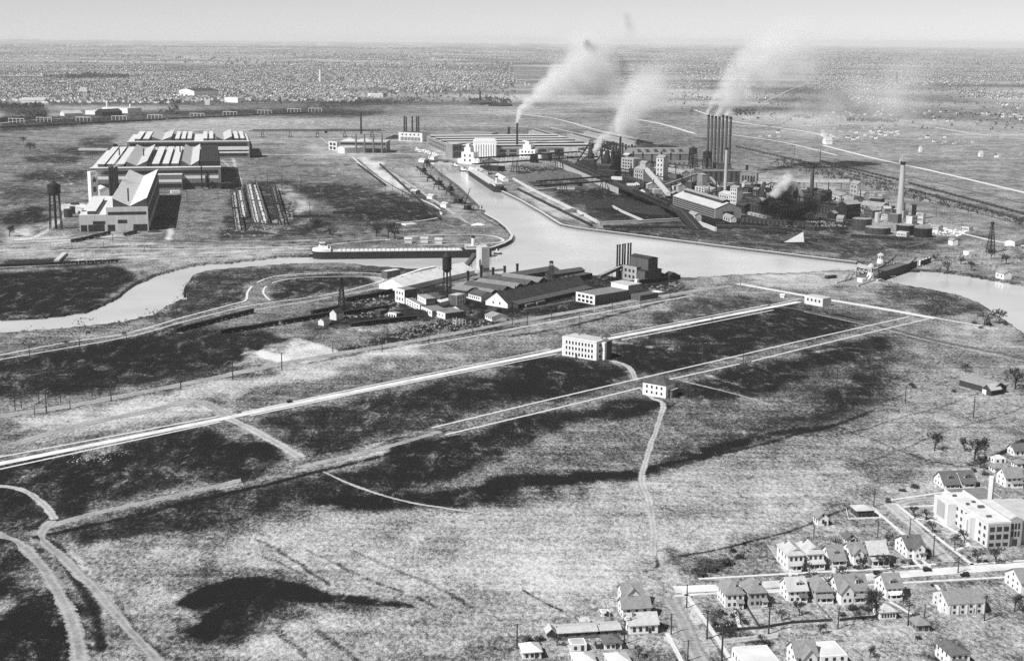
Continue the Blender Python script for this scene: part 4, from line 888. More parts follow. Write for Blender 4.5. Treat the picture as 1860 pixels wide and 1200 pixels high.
H('cottage', 'tiny white cottage with pale pyramid roof at the frame\'s foot by a pole', (950,1198), 7.0, 7.6, 3.0, 'hip', 2.4, 'white_paint', 'roof_white', cols=3)
H('garage', 'small flat roofed white garage with two dark doors', (1037,1184), 6.2, 6, 3.0, 'flat', 0, 'white_paint', 'roof_light', cols=2, cat='garage')
H('cottage', 'small white cottage with dark hip roof beside the garage', (1098,1181), 6.8, 7, 2.9, 'hip', 2.2, 'white_paint', 'shingle_dark', cols=3)
H('cottage', 'pale roofed cottage cut by the frame\'s foot, below the garage', (1046,1218), 7.6, 9, 3.0, 'hip', 2.2, 'white_paint', 'roof_white', cols=3)
H('cottage', 'white hip roofed cottage cut by the frame\'s foot, below the dark roofed cottage', (1108,1219), 8.0, 9, 3.0, 'hip', 2.2, 'white_paint', 'roof_white', cols=3)
H('shed', 'tiny white shed behind the grey roofed houses', (1092,1121), 3.6, 3.6, 2.2, 'flat', 0, 'white_paint', 'roof_light', cols=1, cat='shed')
H('shed', 'tiny board shed beside the field fence', (1054,1138), 3.4, 4, 2.2, 'gx', .9, 'wood_grey', 'shingle_light', cols=1, cat='shed')
H('shed', 'leaning grey shed among bushes near the tiny cottage', (994,1160), 3.4, 4.6, 2.6, 'gy', 1.6, 'wood_grey', 'shingle_light', cols=1, cat='shed')
H('shed', 'dark little lean to shed between garage and cottage', (1083,1180), 2.6, 3.2, 2.2, 'flat', 0, 'wood_dark', 'roof_grey', cols=1, cat='shed')
# beyond the school
H('bungalow', 'bungalow with broad dark grey roof and white dormer behind the school', (1713,888), 8.4, 11, 3.4, 'gx', 4.6, 'white_paint', 'shingle_dark', (.2, 8.2, 2.4, 2.9), (4.6, 3, 1.0, 2.2))
H('bungalow', 'bungalow with small white gable and arched porch beside the broad roofed one', (1746,886), 8.2, 11, 3.4, 'gx', 4.4, 'white_paint', 'shingle_dark', (.4, 6.2, 2.4, 2.8), (4.2, 4, 1.2, 2.0))
H('frame_house', 'tall white gabled house at the photo\'s right edge behind the school', (1826,886), 9.6, 10, 5.6, 'gx', 4.0, 'white_paint', 'shingle', (3, 9, 2.2, 2.8))
H('garage', 'little white garage with grey hip roof beyond the bungalows', (1806,859), 6, 6.4, 2.8, 'hip', 2.0, 'white_paint', 'shingle', cols=2, cat='garage')
H('frame_house', 'low white house with dark gable roof by the hedge at the right edge', (1842,829), 10, 8, 3.4, 'gx', 3.0, 'white_paint', 'shingle_dark')
H('garage', 'small white shed with grey pyramid roof at the right edge', (1846,851), 6, 6, 2.8, 'hip', 2.0, 'white_paint', 'shingle', cols=2, cat='garage')
H('garage', 'pale flat topped garage near the hedge corner', (1806,842), 7, 8, 2.8, 'flat', 0, 'white_paint', 'roof_white', cols=2, cat='garage')
# school
def school():
    t = thing('school', 'large pale brick school with white flat roof and three rows of windows', 'school', G(1792,995), YN)
    L, D, h = 11.2, 47, 11.6
    MB().box(0, L, 0, D, 0, h).build('wall', 'pale_plaster', t); MB().box(.6, L-.6, .6, D-.6, h-.6, h+.08).build('roof', 'roof_white', t); MB().box(.02, L-.02, -.1, -.02, .2, h-.1).build('shaded_front_panel', 'light_brick_and_shade', t)  # front panel painted greyer than the side to show its weaker sun
    p = MB().box(-.15, L+.15, -.15, .5, h+.0, h+1.0); p.box(L-.5, L+.15, .51, D, h, h+1.0); p.box(-.15, .5, .51, D, h, h+.7); p.build('parapet', 'pale_plaster', t)
    MB().box(-4.6, -.02, 31, 46, 0, 11.2).build('wing', 'pale_plaster', t); MB().box(-4.1, .3, 31.5, 45.5, 11.0, 11.26).build('wing_roof', 'roof_white', t)
    MB().box(-2.6, -.02, 12, 17.5, 0, 10.8).build('stair_tower', 'pale_plaster', t); MB().box(-2.75, 0, 14, 15.2, 1, 9).build('brick_panel', 'light_brick_and_shade', t)
    MB().box(-4.75, -4.55, 34, 42, 2.6, 10.4).build('brick_panel', 'light_brick_and_shade', t)
    for r in range(3):
        for c in range(3): opening(t, 'window', 'glass', 2.3, (1.6, 2.3, 2.2)[r], (2.1+c*3.5, -.1, (.8, 4.2, 8.0)[r]), 'f')
        for c in range(6): opening(t, 'window', 'glass', 1.7, 1.7, (0, 3+c*4.6+(4.5 if c > 1 else 0), (.8, 4.4, 8.2)[r]), 'l')
    for c in range(4): MB().box(.05+c*3.5, .65+c*3.5, -.22, -.02, 0, h-.2).build('pier', 'light_brick_and_shade', t)  # piers share the painted shade tone of the front
    for x, y, w, d, hh in ((4, 9, 2.4, 1.2, .9), (6.5, 22, 3, 1.6, 1.2), (3, 27, 1.4, 1.4, 1.0), (7.5, 30, 1.6, 1.6, .8), (2.4, 40, 1.8, 1.2, 1)):
        MB().box(x, x+w, y, y+d, h+.09, h+hh).build('roof_vent', 'grey_steel', t)
    # entrance pavilion and east part running out of the picture
    MB().box(L+.03, L+6.6, 1.2, 30, 0, 13).build('entrance_tower', 'light_brick_and_shade', t); MB().box(L+.4, L+6.2, 1.6, 29.6, 12.5, 13.05).build('entrance_roof', 'roof_white', t)
    MB().prism([(L+.6, 13.06), (L+6, 13.06), (L+3.3, 14.4)], 1.25, 2.2, 'y').build('pediment', 'light_brick_and_shade', t)
    for c in range(3):
        for z, hh in ((4.6, 2.6), (8.2, 2.8)): opening(t, 'window', 'glass', .95, hh, (L+1.7+c*1.6, 1.2, z), 'f')
    opening(t, 'door', 'wood_dark', 2.2, 3.2, (L+3.3, 1.18, .1), 'f')
    MB().box(L+6.63, L+24, 3, 34, 0, 11.6).build('east_wing', 'light_brick_and_shade', t); MB().box(L+7.2, L+23.4, 3.6, 33.4, 11.2, 11.66).build('east_roof', 'roof_light', t)
    MB().box(L-.5, L+22, 47.1, 66, 0, 7).build('rear_wing', 'pale_plaster', t); MB().box(L+.1, L+21.4, 47.7, 65.4, 6.6, 7.06).build('rear_roof', 'roof_mid', t)
    for c in range(5): opening(t, 'window', 'glass', 2, 2, (L+1.5+c*3.6, 47.08, 3.4), 'f')
    MB().lathe(L+11.4, 41, [(1.5, 0), (1.5, 20), (1.7, 20.2), (1.7, 21)], 4).build('boiler_chimney', 'pale_plaster', t)
    MB().box(L+3, L+9, 36, 42, 0, 5.4).build('boiler_house', 'light_brick_and_shade', t); MB().box(L+2.8, L+9.2, 35.8, 42.2, 5.41, 5.7).build('boiler_house_roof', 'roof_white', t)
school()
# yards
fence('white low wall round the dark fronted building\'s yard', [(1537,925),(1541,943),(1600,941),(1580,921)], .9, 'white_paint', 3, solid=True, name='yard_wall', cat='wall')
fence('board fence closing the back yards along the alley, west part', [(1300,1147),(1380,1142),(1440,1132),(1510,1128)], 1.3, 'wood_dark', 4, solid=True)
fence('dark board fence along the alley below the large white house', [(1525,1128),(1560,1124),(1592,1122)], 1.3, 'wood_dark', 4, solid=True)
fence('fence between the first two yards', [(1354,1100),(1378,1138)], 1.2, 'wood_dark', 3, solid=True)
fence('fence along the empty lawn beside the shadowed brick house', [(1397,1096),(1428,1136)], 1.1, 'wood_dark', 3)
fence('wire fence across the lawn behind the light roofed house', [(1402,1097),(1430,1095)], 1.1, 'wood_dark', 3)
fence('fence beside the narrow grey house', [(1484,1098),(1510,1127)], 1.2, 'wood_dark', 3)
fence('rail fence along the dirt lane north of the houses', [(1340,1008),(1375,991),(1413,978),(1477,951),(1540,926)], 1.2, 'wood_dark', 5)
fence('post and rail fence behind the north houses', [(1490,979),(1540,974),(1590,972)], 1.2, 'wood_dark', 4)
fence('field edge fence above the long low shed', [(1000,1146),(1030,1130),(1060,1117),(1085,1106)], 1.2, 'wood_dark', 5)
fence('board fence in front of the long low shed', [(1018,1163),(1090,1157),(1140,1150)], 1.3, 'wood_grey', 4, solid=True)
fence('low dark fence by the bottom pavement', [(1290,1160),(1312,1190),(1325,1210)], .8, 'wood_dark', 4)
# poles
poles([(1247,1103,1060),(1219,1151,1113),(1249,1200,1161)], 'along the dirt cross street west of the houses')
poles([(1284,1160,1107),(1396,1151,1098),(1522,1142,1104),(1649,1136,1088),(1788,1127,1080)], 'with stacked crossarms in the alley', 2)
poles([(1311,1199,1133)], 'rising from the pavement at the frame\'s foot')
poles([(939,1178,1131),(1134,1168,1125),(1145,1150,1120)], 'around the low sheds at the field edge')
poles([(1587,920,886),(1594,976,946),(1652,976,941),(1695,1011,971),(1740,1040,1010)], 'down the street beside the school')
poles([(1478,977,954),(1787,852,819),(1679,1122,1096)], 'standing alone behind a yard')
# trees and shrubs of the neighbourhood
for i, (x, y, ty, k, lb) in enumerate([(1592,1120,1070,1,'wide bare tree behind the large white house'), (1504,1078,1040,0,'bare tree beside the narrow grey house'), (1618,1034,1008,2,'thin bare tree by the white corner house'),
    (1596,1031,1004,3,'bare tree in front of the wide pale roofed house'), (1568,1034,1012,1,'small bare tree on the verge by the deep porch'), (1660,938,918,2,'slim young tree on the school verge nearest the field'),
    (1682,944,922,0,'young bare tree beside the school lawn path'), (1694,968,945,3,'young tree halfway along the school pavement'), (1734,994,970,1,'small bare tree on the school lawn inside the curved path'),
    (1776,1023,992,0,'bare tree in front of the school near the street'), (1809,1024,992,2,'thin bare tree below the school windows'), (1752,986,962,3,'small tree close to the curved path bend'),
    (1470,1046,1022,1,'bare street tree before the second hip roofed house'), (1530,1052,1022,3,'bare street tree beyond the large white house'), (1640,1100,1075,0,'bare tree beside the hall lawn'), (1660,1132,1112,2,'small bare tree behind the hip roofed garages'),
    (1345,1134,1108,3,'bare fruit tree in the first back yard'), (1843,1110,1078,1,'bare tree beside the house east of the hall'), (1690,1145,1128,3,'twiggy tree between the grey garage and hall'), (1490,1150,1130,1,'twiggy low tree beyond the alley'), (1420,1128,1104,0,'bare tree in the empty back lawn'), (1452,1118,1090,2,'bare tree behind the light roofed house'), (1386,1170,1150,3,'small twiggy tree below the alley poles'), (1552,1128,1098,0,'bare tree shading the dark porch'), (1700,1190,1168,2,'bare tree left of the lowest hip roofed house'), (1580,1195,1172,1,'twiggy tree on the bare lot at the frame foot'), (1160,1196,1172,3,'bare tree beside the lowest cottages'), (1448,1012,988,1,'bare tree behind the hip roofed porch houses'), (1520,1000,976,0,'bare tree behind the dormer bungalow'), (1612,990,966,3,'bare tree by the lane behind the corner house'), (1780,850,826,1,'bare tree beside the garages behind the school'), (1012,1172,1152,2,'thin tree at the board fence end')]):
    tree((x, y), ty, lb, k, 1.1)
SH = [((1510,1024),1.6,1.4,'below the small white gabled house'), ((1556,1033),2.2,1.6,'under the wide porch'), ((1640,1022),1.8,1.4,'beside the corner house steps'), ((1655,1024),1.6,1.3,'beside the corner house drive'), ((1613,912),1.8,2.6,'at the lane corner'),
    ((1683,944),1.1,1.6,'at the school path\'s start'), ((1705,941),1,1.3,'against the school\'s far wing'), ((1726,946),1.1,1.8,'between the school windows'), ((1740,944),1,1.4,'by the school stair tower'), ((1745,966),.8,1.7,'beside the school side door'), ((1750,967),.8,1.6,'right of the school side door'),
    ((1661,885),3.2,1.8,'on the bank by the bungalow'), ((1640,892),2.6,1.5,'on the bank nearest the lane'), ((1768,856),2,1.8,'in the bare yard behind the school'), ((1790,862),3,1.4,'by the little garage'), ((1352,990),1.6,1.8,'on the lane fence corner'), ((1330,1002),2,2,'by the lane fence'),
    ((1290,1036),4.5,2.6,'at the field corner above the street'), ((1320,1024),4.2,2.4,'in the dark thicket above the street'), ((1275,1046),3,2,'at the lower end of the thicket'), ((1345,1014),3,2,'at the upper end of the thicket'),
    ((1330,1120),1.4,1.8,'in the first garden'), ((1322,1136),1.6,1.6,'by the garden fence'), ((1338,1144),1.5,1.5,'at the garden corner'), ((1300,1134),1.4,1.3,'along the garden\'s west edge'), ((1318,1116),1.2,1.2,'behind the first near house'),
    ((958,1164),2.2,2,'above the tiny cottage'), ((980,1162),2.4,1.8,'beside the leaning shed'), ((975,1170),2,1.5,'below the leaning shed'), ((1600,1068),1.8,1.8,'between the large white houses'), ((1548,1106),2.4,2,'in front of the dark porch'), ((1530,1118),2.0,1.6,'along the dark board fence'), ((1576,1108),2,1.6,'under the wide bare tree'),
    ((1790,1020),1.4,1,'on the lawn before the school'), ((1760,1012),1.2,.8,'on the school lawn by the street'), ((1693,1064),1.2,1.1,'at the hall lawn edge'), ((1706,1098),1.6,1.4,'beside the hall vestibule'), ((1668,1160),1.8,1.4,'below the grey garage')]
for b, r, h, w in SH: shrub(b, r, h, f'dark leafless shrub {w}', 'garden shrubs')
make_car('black sedan parked at the kerb by the white corner house', (1684,1037), YN+.05)
make_car('black car stopped on the pale street below the school', (1752,1046), YN+PI)
make_car('black car at the far kerb before the deep porch house', (1594,1043), YN)
make_car('tiny black car alone on the long concrete road', (526,731), .75)
H('outhouse', 'white box by the school street corner', (1340,1010), 1.2, 1.2, 1.6, 'flat', 0, 'wood_dark', 'roof_grey', cols=1, cat='shed', door=False) if False else None

# ------------------------------------------------------------------ the open field
def apt(t, L, D, h):
    for z in (h*.34, h*.67): MB().box(-.12, L+.12, -.12, -.03, z, z+.3).build('string_course', 'concrete', t)
    MB().box(-.3, L+.3, -.3, D*.5, h+.0, h+.9).build('cornice', 'white_paint', t)
    MB().box(.6, L-.6, .6, D-.6, h+.2, h+.95).build('upper_roof', 'roof_light', t)
    MB().box(L+.03, L+3.4, D*.35, D*.52, 0, h*.95).build('stair_bay', 'white_paint', t); MB().box(L+.02, L+3.2, D*.53, D*.98, 0, h*.97).build('rear_wing', 'dark_brick_and_shade', t)
    for x, y in ((L*.2, D*.7), (L*.82, D*.8), (L*.9, D*.6)): MB().box(x, x+1.2, y, y+1.2, h, h+2.6).build('chimney', 'mid_brick', t)
    opening(t, 'door', 'wood_dark', 1.8, 2.6, (L*.42, -.02, .1), 'f')
bldg('apartment_block', 'white three storey apartment block alone beside the concrete road', 'apartment block', (1021,645), (1083,655), (1106,648), ('y', 613), 'flat', 'white_paint', 'roof_light', wins=[('f',3,9,.5,.17,.1,.31),('r',3,2,.3,.15,.1,.31)], extra=apt)
def fh(t, L, D, h):
    MB().box(L*.45, L*.45+.9, D*.45, D*.45+.9, h, h+5).build('chimney', 'mid_brick', t)
    MB().box(L+.02, L+3, D*.3, D*.9, 0, h*.6).build('annex', 'dark_brick_and_shade', t); MB().box(L-.2, L+3.4, D*.25, D*.95, h*.6+.02, h*.6+.3).build('annex_roof', 'roof_grey', t)
bldg('field_house', 'white two storey house with dark hip roof alone in the dark grass', 'house', (1167,716), (1209,723.5), (1224,717), ('y', 693), 'hip', 'white_paint', 'roof_dark', 4.2, [('f',2,4,.35,.2,.2,.42)], extra=fh)
def brn(t, L, D, h):
    MB().prism([(L*.8, 0), (L*1.06, 0), (L*1.06, h*.9), (L*.93, h*1.7), (L*.8, h*.9)], -3.5, D*.5, 'y').build('cross_gable', 'wood_dark', t)
    r = MB(); chevron(r, -4, D*.5, L*.8, L*1.06, h*.9, h*.8, .4, 'y'); r.build('cross_roof', 'shingle_light', t)
    opening(t, 'door', 'white_paint', 3.4, 3, (L*.86, -3.52, .2), 'f')
bldg('barn', 'long black weathered barn with grey gable roof standing in the pasture', 'barn', (1742,700), (1803,717), 13, ('y', 689), 'gx', 'wood_dark', 'shingle', 3.4, extra=brn)
bldg('field_house', 'small white flat roofed house where the concrete road ends', 'house', (1461,551), (1494,557.5), (1504,554), ('y', 536), 'flat', 'pale_plaster', 'roof_light', wins=[('f',1,4,.4,.3,.45,.5)])
bldg('hut', 'tiny white hut on the grass above the concrete road end', 'shed', (1417,540), (1424,541), 3, 2.4, 'gx', 'white_paint', 'roof_white', .8)
poles([(27.5,746,720),(39,741.5,713),(71,733,710),(110,730,712),(167,720,707),(274,703,683),(385,682,664)], 'on the far side of the long dirt road')
poles([(63,754,736),(84.4,750,709),(127.5,743,726),(202,729,693),(328.6,707.5,671),(423,689,654),(512,672.7,640)], 'on the near side of the long dirt road')
poles([(54,653.7,628),(145,637,614),(230,625,603)], 'beside the railway loop by the river')
poles([(604.5,640,622.6),(694,639,611),(779,625,606),(859,608.6,587),(931,591,568)], 'along the road below the cement works')
poles([(1002,582,560),(958,591,573),(1112,564,548.5),(1164,559,543),(1217,542,522)], 'in front of the two storey white works')
poles([(1052,595,572),(1119,606,586.6),(1230,638.5,619),(1275.6,658,622),(1207.6,626,606),(1350,661,637)], 'around the apartment block')
poles([(1409,589,569),(1352,599,581.6),(1428,670.7,646),(1345,518.5,500),(1293,590,574),(1511,575,560)], 'scattered in the dark grass between the two streets')
poles([(1519.5,704.5,672),(1644,732.5,700),(1768,759,719)], 'crossing the pasture near the barn')
for x, y, ty, k, lb in [(1697.5,817.5,786,2,'lone bare tree in the pasture above the school'), (1752,820,792,0,'dense bare tree left in the pasture pair by the hedge'), (1770,836,792,1,'tall bare tree right in the pasture pair by the hedge'), (1844,707,668,3,'pale bare tree beside the barn'), (1816,588,561,1,'dark bushy tree on the river bank point'),
    (1787,592,566,0,'bushy tree just left of the bank point tree'), (1754,676,660,1,'bushy tree behind the barn'), (1700,474,458,0,'bare tree behind the drawbridge'), (1721,494,472,3,'bare tree on the bank right of the drawbridge'), (1764,492,474,2,'bare tree by the right bank hut'), (1828,480,462,1,'bare tree on the far right bank'),
    (1745,480,466,3,'thin tree on the right bank slope'), (1800,470,452,2,'thin tree beside the tall derrick'), (17.5,430,408,1,'wide bare tree at the left edge near the water tower'), (575,421,396,2,'slender bare tree behind the freighter'), (604,432,416,0,'bare tree above the freighter\'s bow'),
    (684,430,406,3,'left of three bare trees above the freighter'), (705,434,403,1,'largest of three bare trees above the freighter'), (716,434,408,0,'right of three bare trees above the freighter'), (54,274,258,1,'bare tree alone in the far left field'), (42,261,248,2,'thin bare tree in the far left field'), (600,427,414,2,'small thin tree behind the slender bare one')]:
    tree((x, y), ty, lb, k, 1.25)
for (x, y), r, h, w in [((1782,596),3,2,'at the pavement end by the river'), ((1795,590),4,2.4,'left of the bank point'), ((1770,588),3,2,'on the pavement end verge'), ((1826,590),3,2,'right of the bank point tree'), ((1733,712),2.2,1.6,'at the barn\'s dark end'), ((1655,700),3,1.8,'by the pole in the pasture'), ((1660,704),2.4,1.4,'behind the pasture pole'),
    ((1155,655),1.5,1,'by the field house track'), ((1120,653),1.3,1.2,'at the apartment block corner'), ((160,605),2.5,1.6,'on the river bank'), ((225,606),2.4,1.6,'beside the railway loop'), ((120,622),3,1.4,'left on the river bank'), ((345,536),2.4,1.4,'at the river bend')]:
    shrub((x, y), r, h, f'dark bush {w}', 'bushes in the open field')
# ------------------------------------------------------------------ cement works on the point
def wins_r(*a): return list(a)
B = bldg
# tall concrete silo tower, clinker shed and gallery at the water
def silo_x(t, L, D, h):
    MB().box(.3, L-.3, .3, D-.3, h+.01, h+1.2).build('roof_house', 'roof_light', t); MB().box(L+.02, L+3, .5, D*.8, 0, 3.2).build('base_house', 'dark_brick_and_shade', t)
B('silo_tower', 'tall pale concrete silo tower at the basin edge of the cement works', 'silo', (865,489), (875,492), 9, ('y', 449), 'flat', 'concrete', 'roof_light', extra=silo_x)
gallery('short dark covered conveyor dropping from the silo tower to the white shed', (862,492), (846,497), 14, 5, 4, 4, 'roof_dark', 1)
def shed_x(t, L, D, h):
    for i in range(6): MB().prism([(-.9, 0), (.9, 0), (0, 1.8)], 0, 3.6, 'y').build('roof_vent', 'black_steel', t, (L*(.12+.13*i), D*.42, h+4.4+.4))
B('storage_shed', 'long white roofed storage shed with a row of small dark roof vents', 'shed', (735,530), (862,500), 30, 5, 'gx', 'white_paint', 'roof_white', 6.5, extra=shed_x)
B('loading_shed', 'black sided boxlike shed with white top beside the railway loop', 'shed', (703,507), (728,503), 8, 7.5, 'flat', 'dark_brick_and_shade', 'roof_white')
wall_line('white loading platform wall leading to the long white shed', [(722,507),(765,493),(790,488)], 3, 0, 2.6, 'white_paint', 'loading_platform', 'wall')
water_tower('black round bellied water tower on tall legs in the cement works', (812,545), 457, 8.2, .36, 'round', 4)
def main_x(t, L, D, h):
    MB().box(L*.42, L*1.0, D*.3, D*.75, h+.07, h+5).build('upper_storey', 'dark_brick_and_shade', t); MB().box(L*.42, L, D*.3-.14, D*.3-.02, h+.1, h+4.9).build('lit_front_panel', 'white_paint', t); MB().box(L*.41, L*1.01, D*.29, D*.76, h+5.02, h+5.4).build('upper_roof', 'roof_grey', t)  # upper storey darkened as if in shade, white panel on its lit front
    for i in range(3): opening(t, 'window', 'glass', 1.2, 1.8, (L*(.5+.15*i), D*.3-.12, h+1.6), 'f')
    for i in range(4): MB().lathe(L*(.12+.09*i), D*(.35+.1*(i % 2)), [(.8, h+.07), (.8, h+1.6), (1.1, h+1.7), (.2, h+2.2)], 10).build('roof_vent', 'black_steel', t)
    MB().box(L*.3, L*.8, D*.8, D, h+.07, h+4).build('penthouse', 'dark_brick_and_shade', t)
B('works_office', 'white two storey works building with flat grey roof and punched windows', 'building', (737,552), (763,565.5), (786,556), ('y', 541), 'flat', 'dark_brick_and_shade', 'roof_mid', wins=[('f',2,5,.4,.2,.16,.42),('l',2,3,.3,.2,.16,.42)], extra=main_x, front='white_paint')  # walls behind a front panel are darkened to paint their shaded sides
B('works_shed', 'pale two storey block joined to the left of the works office', 'building', (718,548), (735,552), 14, ('y', 523), 'flat', 'dark_brick_and_shade', 'roof_mid', wins=[('f',2,3,.4,.2,.2,.42)], front='white_paint')
B('works_shed', 'low grey roofed white shed stepping down before the works office', 'building', (765,567), (785,576), 15, ('y', 556), 'flat', 'dark_brick_and_shade', 'roof_mid', wins=[('f',1,4,.35,.35,.4,.4)], front='white_paint')
B('works_shed', 'white low shed with dark end wall nearest the road', 'building', (784,572.5), (809,580), (834,572), ('y', 562), 'flat', 'dark_brick_and_shade', 'roof_mid', wins=[('f',1,4,.25,.3,.4,.4)], front='white_paint')
B('works_shed', 'black gable roofed shed behind the low white sheds', 'building', (839,572), (853,569.5), 16, 4, 'gx', 'pale_plaster', 'roof_sooty', 2.8)
B('works_shed', 'low white cottage with pale roof near the road below the gable', 'building', (881,579), (893,584), 14, 3.6, 'gx', 'white_paint', 'roof_grey', 2.2, [('f',1,3,.35,.4,.4,.4)])
B('works_shed', 'small black roofed shed behind the white cottage', 'building', (896,576), (912,572), 9, 4, 'gy', 'wood_dark', 'roof_sooty', 2.6)
B('works_shed', 'pale box tower group with slit openings right of the water tower', 'building', (829,555), (845,551), 9, ('y', 537), 'flat', 'dark_brick_and_shade', 'roof_light', wins=[('f',2,3,.35,.25,.15,.45)], front='white_paint')
B('works_shed', 'dark roofed shed with white wall and gable end behind the box tower', 'building', (846,541), (874,548), 15, ('y', 531), 'gx', 'white_paint', 'roof_dark', 3, [('f',1,6,.4,.4,.3,.4)])
B('works_shed', 'low white flat shed between the water tower and office', 'building', (800,557), (826,551), 10, 4, 'flat', 'pale_plaster', 'roof_white')
B('works_shed', 'small dark shed beside the works office doors', 'building', (775,549), (800,552), 9, 6, 'flat', 'dark_brick_and_shade', 'roof_dark')
B('works_shed', 'open fronted pale hut with dark doorways in the timber yard', 'building', (705,577), (720,579.5), 7, ('y', 567), 'flat', 'dark_brick_and_shade', 'roof_grey', wins=[('f',1,3,.6,.6,.1,.4)], front='white_paint')
heap('broad dark timber stack behind the open fronted hut', (746,573), 26, 9, 6, 'coal', .5, 'timber_stack', 'stack', 3)
B('works_shed', 'little pale gabled shed at the yard\'s left corner', 'shed', (578,590), (588,592), 6, 4, 'gy', 'pale_plaster', 'roof_dark', 2)
B('works_shed', 'taller dark gabled shed beside the lattice derrick', 'shed', (599,580), (611,582), 9, 6, 'gy', 'pale_plaster', 'roof_sooty', 3)
B('works_shed', 'low dark shed right of the lattice derrick', 'shed', (691,572), (706,569), 8, 3.4, 'flat', 'wood_dark', 'roof_dark')
lattice('tall black lattice derrick standing among the black boxcars', (621,563), 504, 5.5, 1.6, 'black_steel', 'lattice_derrick', 8, True, 'derrick', True)
B('works_shed', 'small pale hut at the black derrick\'s foot', 'shed', (608,547), (616,546), 5, 4.5, 'flat', 'dark_brick_and_shade', 'roof_grey', front='white_paint')
lattice('slender open lattice tower behind the saw tooth roofs', (1001,512), 474, 6, 2.2, 'black_steel', 'lattice_tower', 6, False)
# long dark mill with white gable
def mill_x(t, L, D, h):
    MB().box(6, L*.97, -7, -.03, 0, 3.4).build('lean_to', 'wood_dark', t); MB().add([(5.5,-7.6,3.4),(L*.98,-7.6,3.4),(L*.98,-.02,5),(5.5,-.02,5),(5.5,-7.6,3.7),(L*.98,-7.6,3.7),(L*.98,-.02,5.3),(5.5,-.02,5.3)], [(0,3,2,1),(4,5,6,7),(0,1,5,4),(1,2,6,5),(2,3,7,6),(3,0,4,7)]).build('lean_to_roof', 'roof_dark', t)
    for i in range(2): MB().box(14+i*16, 26+i*16, -10, -7.05, .4, 2.6).build('loading_dock', 'wood_grey', t)
    for i in range(16): MB().lathe(L*(.04+.06*i), D/2, [(.5, h+9.0), (.5, h+10.2), (.9, h+10.3), (.1, h+10.9)], 6).build('ridge_vent', 'black_steel', t)
    for i in range(2): opening(t, 'window', 'glass', 1.4, 2, (0, D*(.35+.3*i), 2.5), 'l')
B('mill', 'long black roofed mill with white gable end in the cement works', 'factory', (922,560), (1068,527), 25, 4.2, 'gx', 'white_paint', 'roof_sooty', 8.6, extra=mill_x)
fence('white rail edging of the platform in front of the black mill', [(952,563),(1000,555),(1050,545)], 1.4, 'white_paint', 4, solid=True, name='platform_edge', cat='wall')
# saw tooth sheds
for i, (a, b) in enumerate([((888,545),(908,541)), ((912,538),(930,534)), ((935,533),(952,529)), ((956,527),(973,523)), ((977,522),(994,518))]):
    B('sawtooth_shed', f'dark peaked kiln shed behind the black mill, {nth(i)} of five from the left', 'shed', a, b, 46, 5, 'gy', 'wood_dark', 'roof_dark' if i % 2 else 'roof_mid', 3.4, group='peaked kiln sheds')
B('kiln_house', 'long low dark roofed kiln house along the shore', 'building', (880,520), (1015,497), 16, 4.5, 'gx', 'dark_brick_and_shade', 'roof_dark', 2.6)
B('works_shed', 'low pale dusty roof between the kiln sheds and water tower', 'building', (845,528), (905,514), 17, 4.5, 'flat', 'dark_brick_and_shade', 'roof_grey')
B('wharf_shed', 'dark long roofed wharf shed right of the lattice tower', 'building', (1005,507), (1062,499), 12, 4.5, 'gx', 'wood_dark', 'roof_dark', 2.4)
B('wharf_shed', 'low dark wharf shed nearest the power house, beyond the mill', 'building', (1030,515), (1076,505), 10, 5, 'flat', 'wood_dark', 'roof_dark')
for i, (x, y, ty) in enumerate([(850,519,492), (874,512,482), (895.5,508,486), (916.5,505,483), (939.5,500,479)]):
    stack('kiln_stack', f'thick black kiln stack by the shore, {nth(i)} of five from the left', (x, y), ty, 1.25, 1.25, 'black_steel', group='kiln stacks by the shore')
heap('pale rubble heap among the kiln sheds', (925,526), 14, 7, 2.5, 'limestone', .3, 'rubble_heap', 'heap', 5)
heap('pale clinker heap right of the kiln sheds', (1030,505), 9, 4, 2.5, 'limestone', .3, 'rubble_heap', 'heap', 6)
# white flat building and power house
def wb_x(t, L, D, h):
    MB().box(L*.05, L*.95, D+.03, D+16, 0, h+4).build('rear_block', 'mid_brick', t); MB().box(L*.05, L*.95, D-.1, D+.02, h+.1, h+3.9).build('lit_front_panel', 'white_paint', t); MB().box(0, L, D+.01, D+16.5, h+4.02, h+4.5).build('rear_roof', 'roof_light', t)  # rear block darkened for its shaded side, white panel on the lit front
    MB().box(L-.4, L+12, D+2, D+26, 0, 5).build('side_block', 'dark_brick_and_shade', t); MB().box(L*.6, L*.6+3, D+17, D+20, h, h+7).build('chimney', 'white_paint', t)
B('works_block', 'white flat roofed works block with large windows facing the dirt road', 'building', (1046,547), (1080.5,554), (1128,541), ('y', 530), 'flat', 'dark_brick_and_shade', 'roof_mid', wins=[('f',2,4,.66,.26,.12,.46)], extra=wb_x, front='white_paint')  # dark walls paint the shade of the right side, front stays sunlit white
def ph_x(t, L, D, h):
    MB().box(L*.2, L*1.5, D*.25, D*.8, h*.5, h+9).build('conveyor_house', 'dark_brick_and_shade', t); r = MB(); chevron(r, L*.15, L*1.55, D*.25, D*.8, h+9, 1.6, .4, 'x'); r.build('conveyor_house_roof', 'roof_sooty', t)
    MB().box(L+.03, L*1.55, 0.6, D, 0, h*.82).build('boiler_wing', 'dark_brick_and_shade', t); MB().box(L*.9, L*1.6, .3, D+.3, h*.82+.02, h*.82+.6).build('boiler_wing_roof', 'roof_sooty', t)
    MB().box(-10, -.05, 2, D-2, 0, 7).build('low_wing', 'dark_brick_and_shade', t)
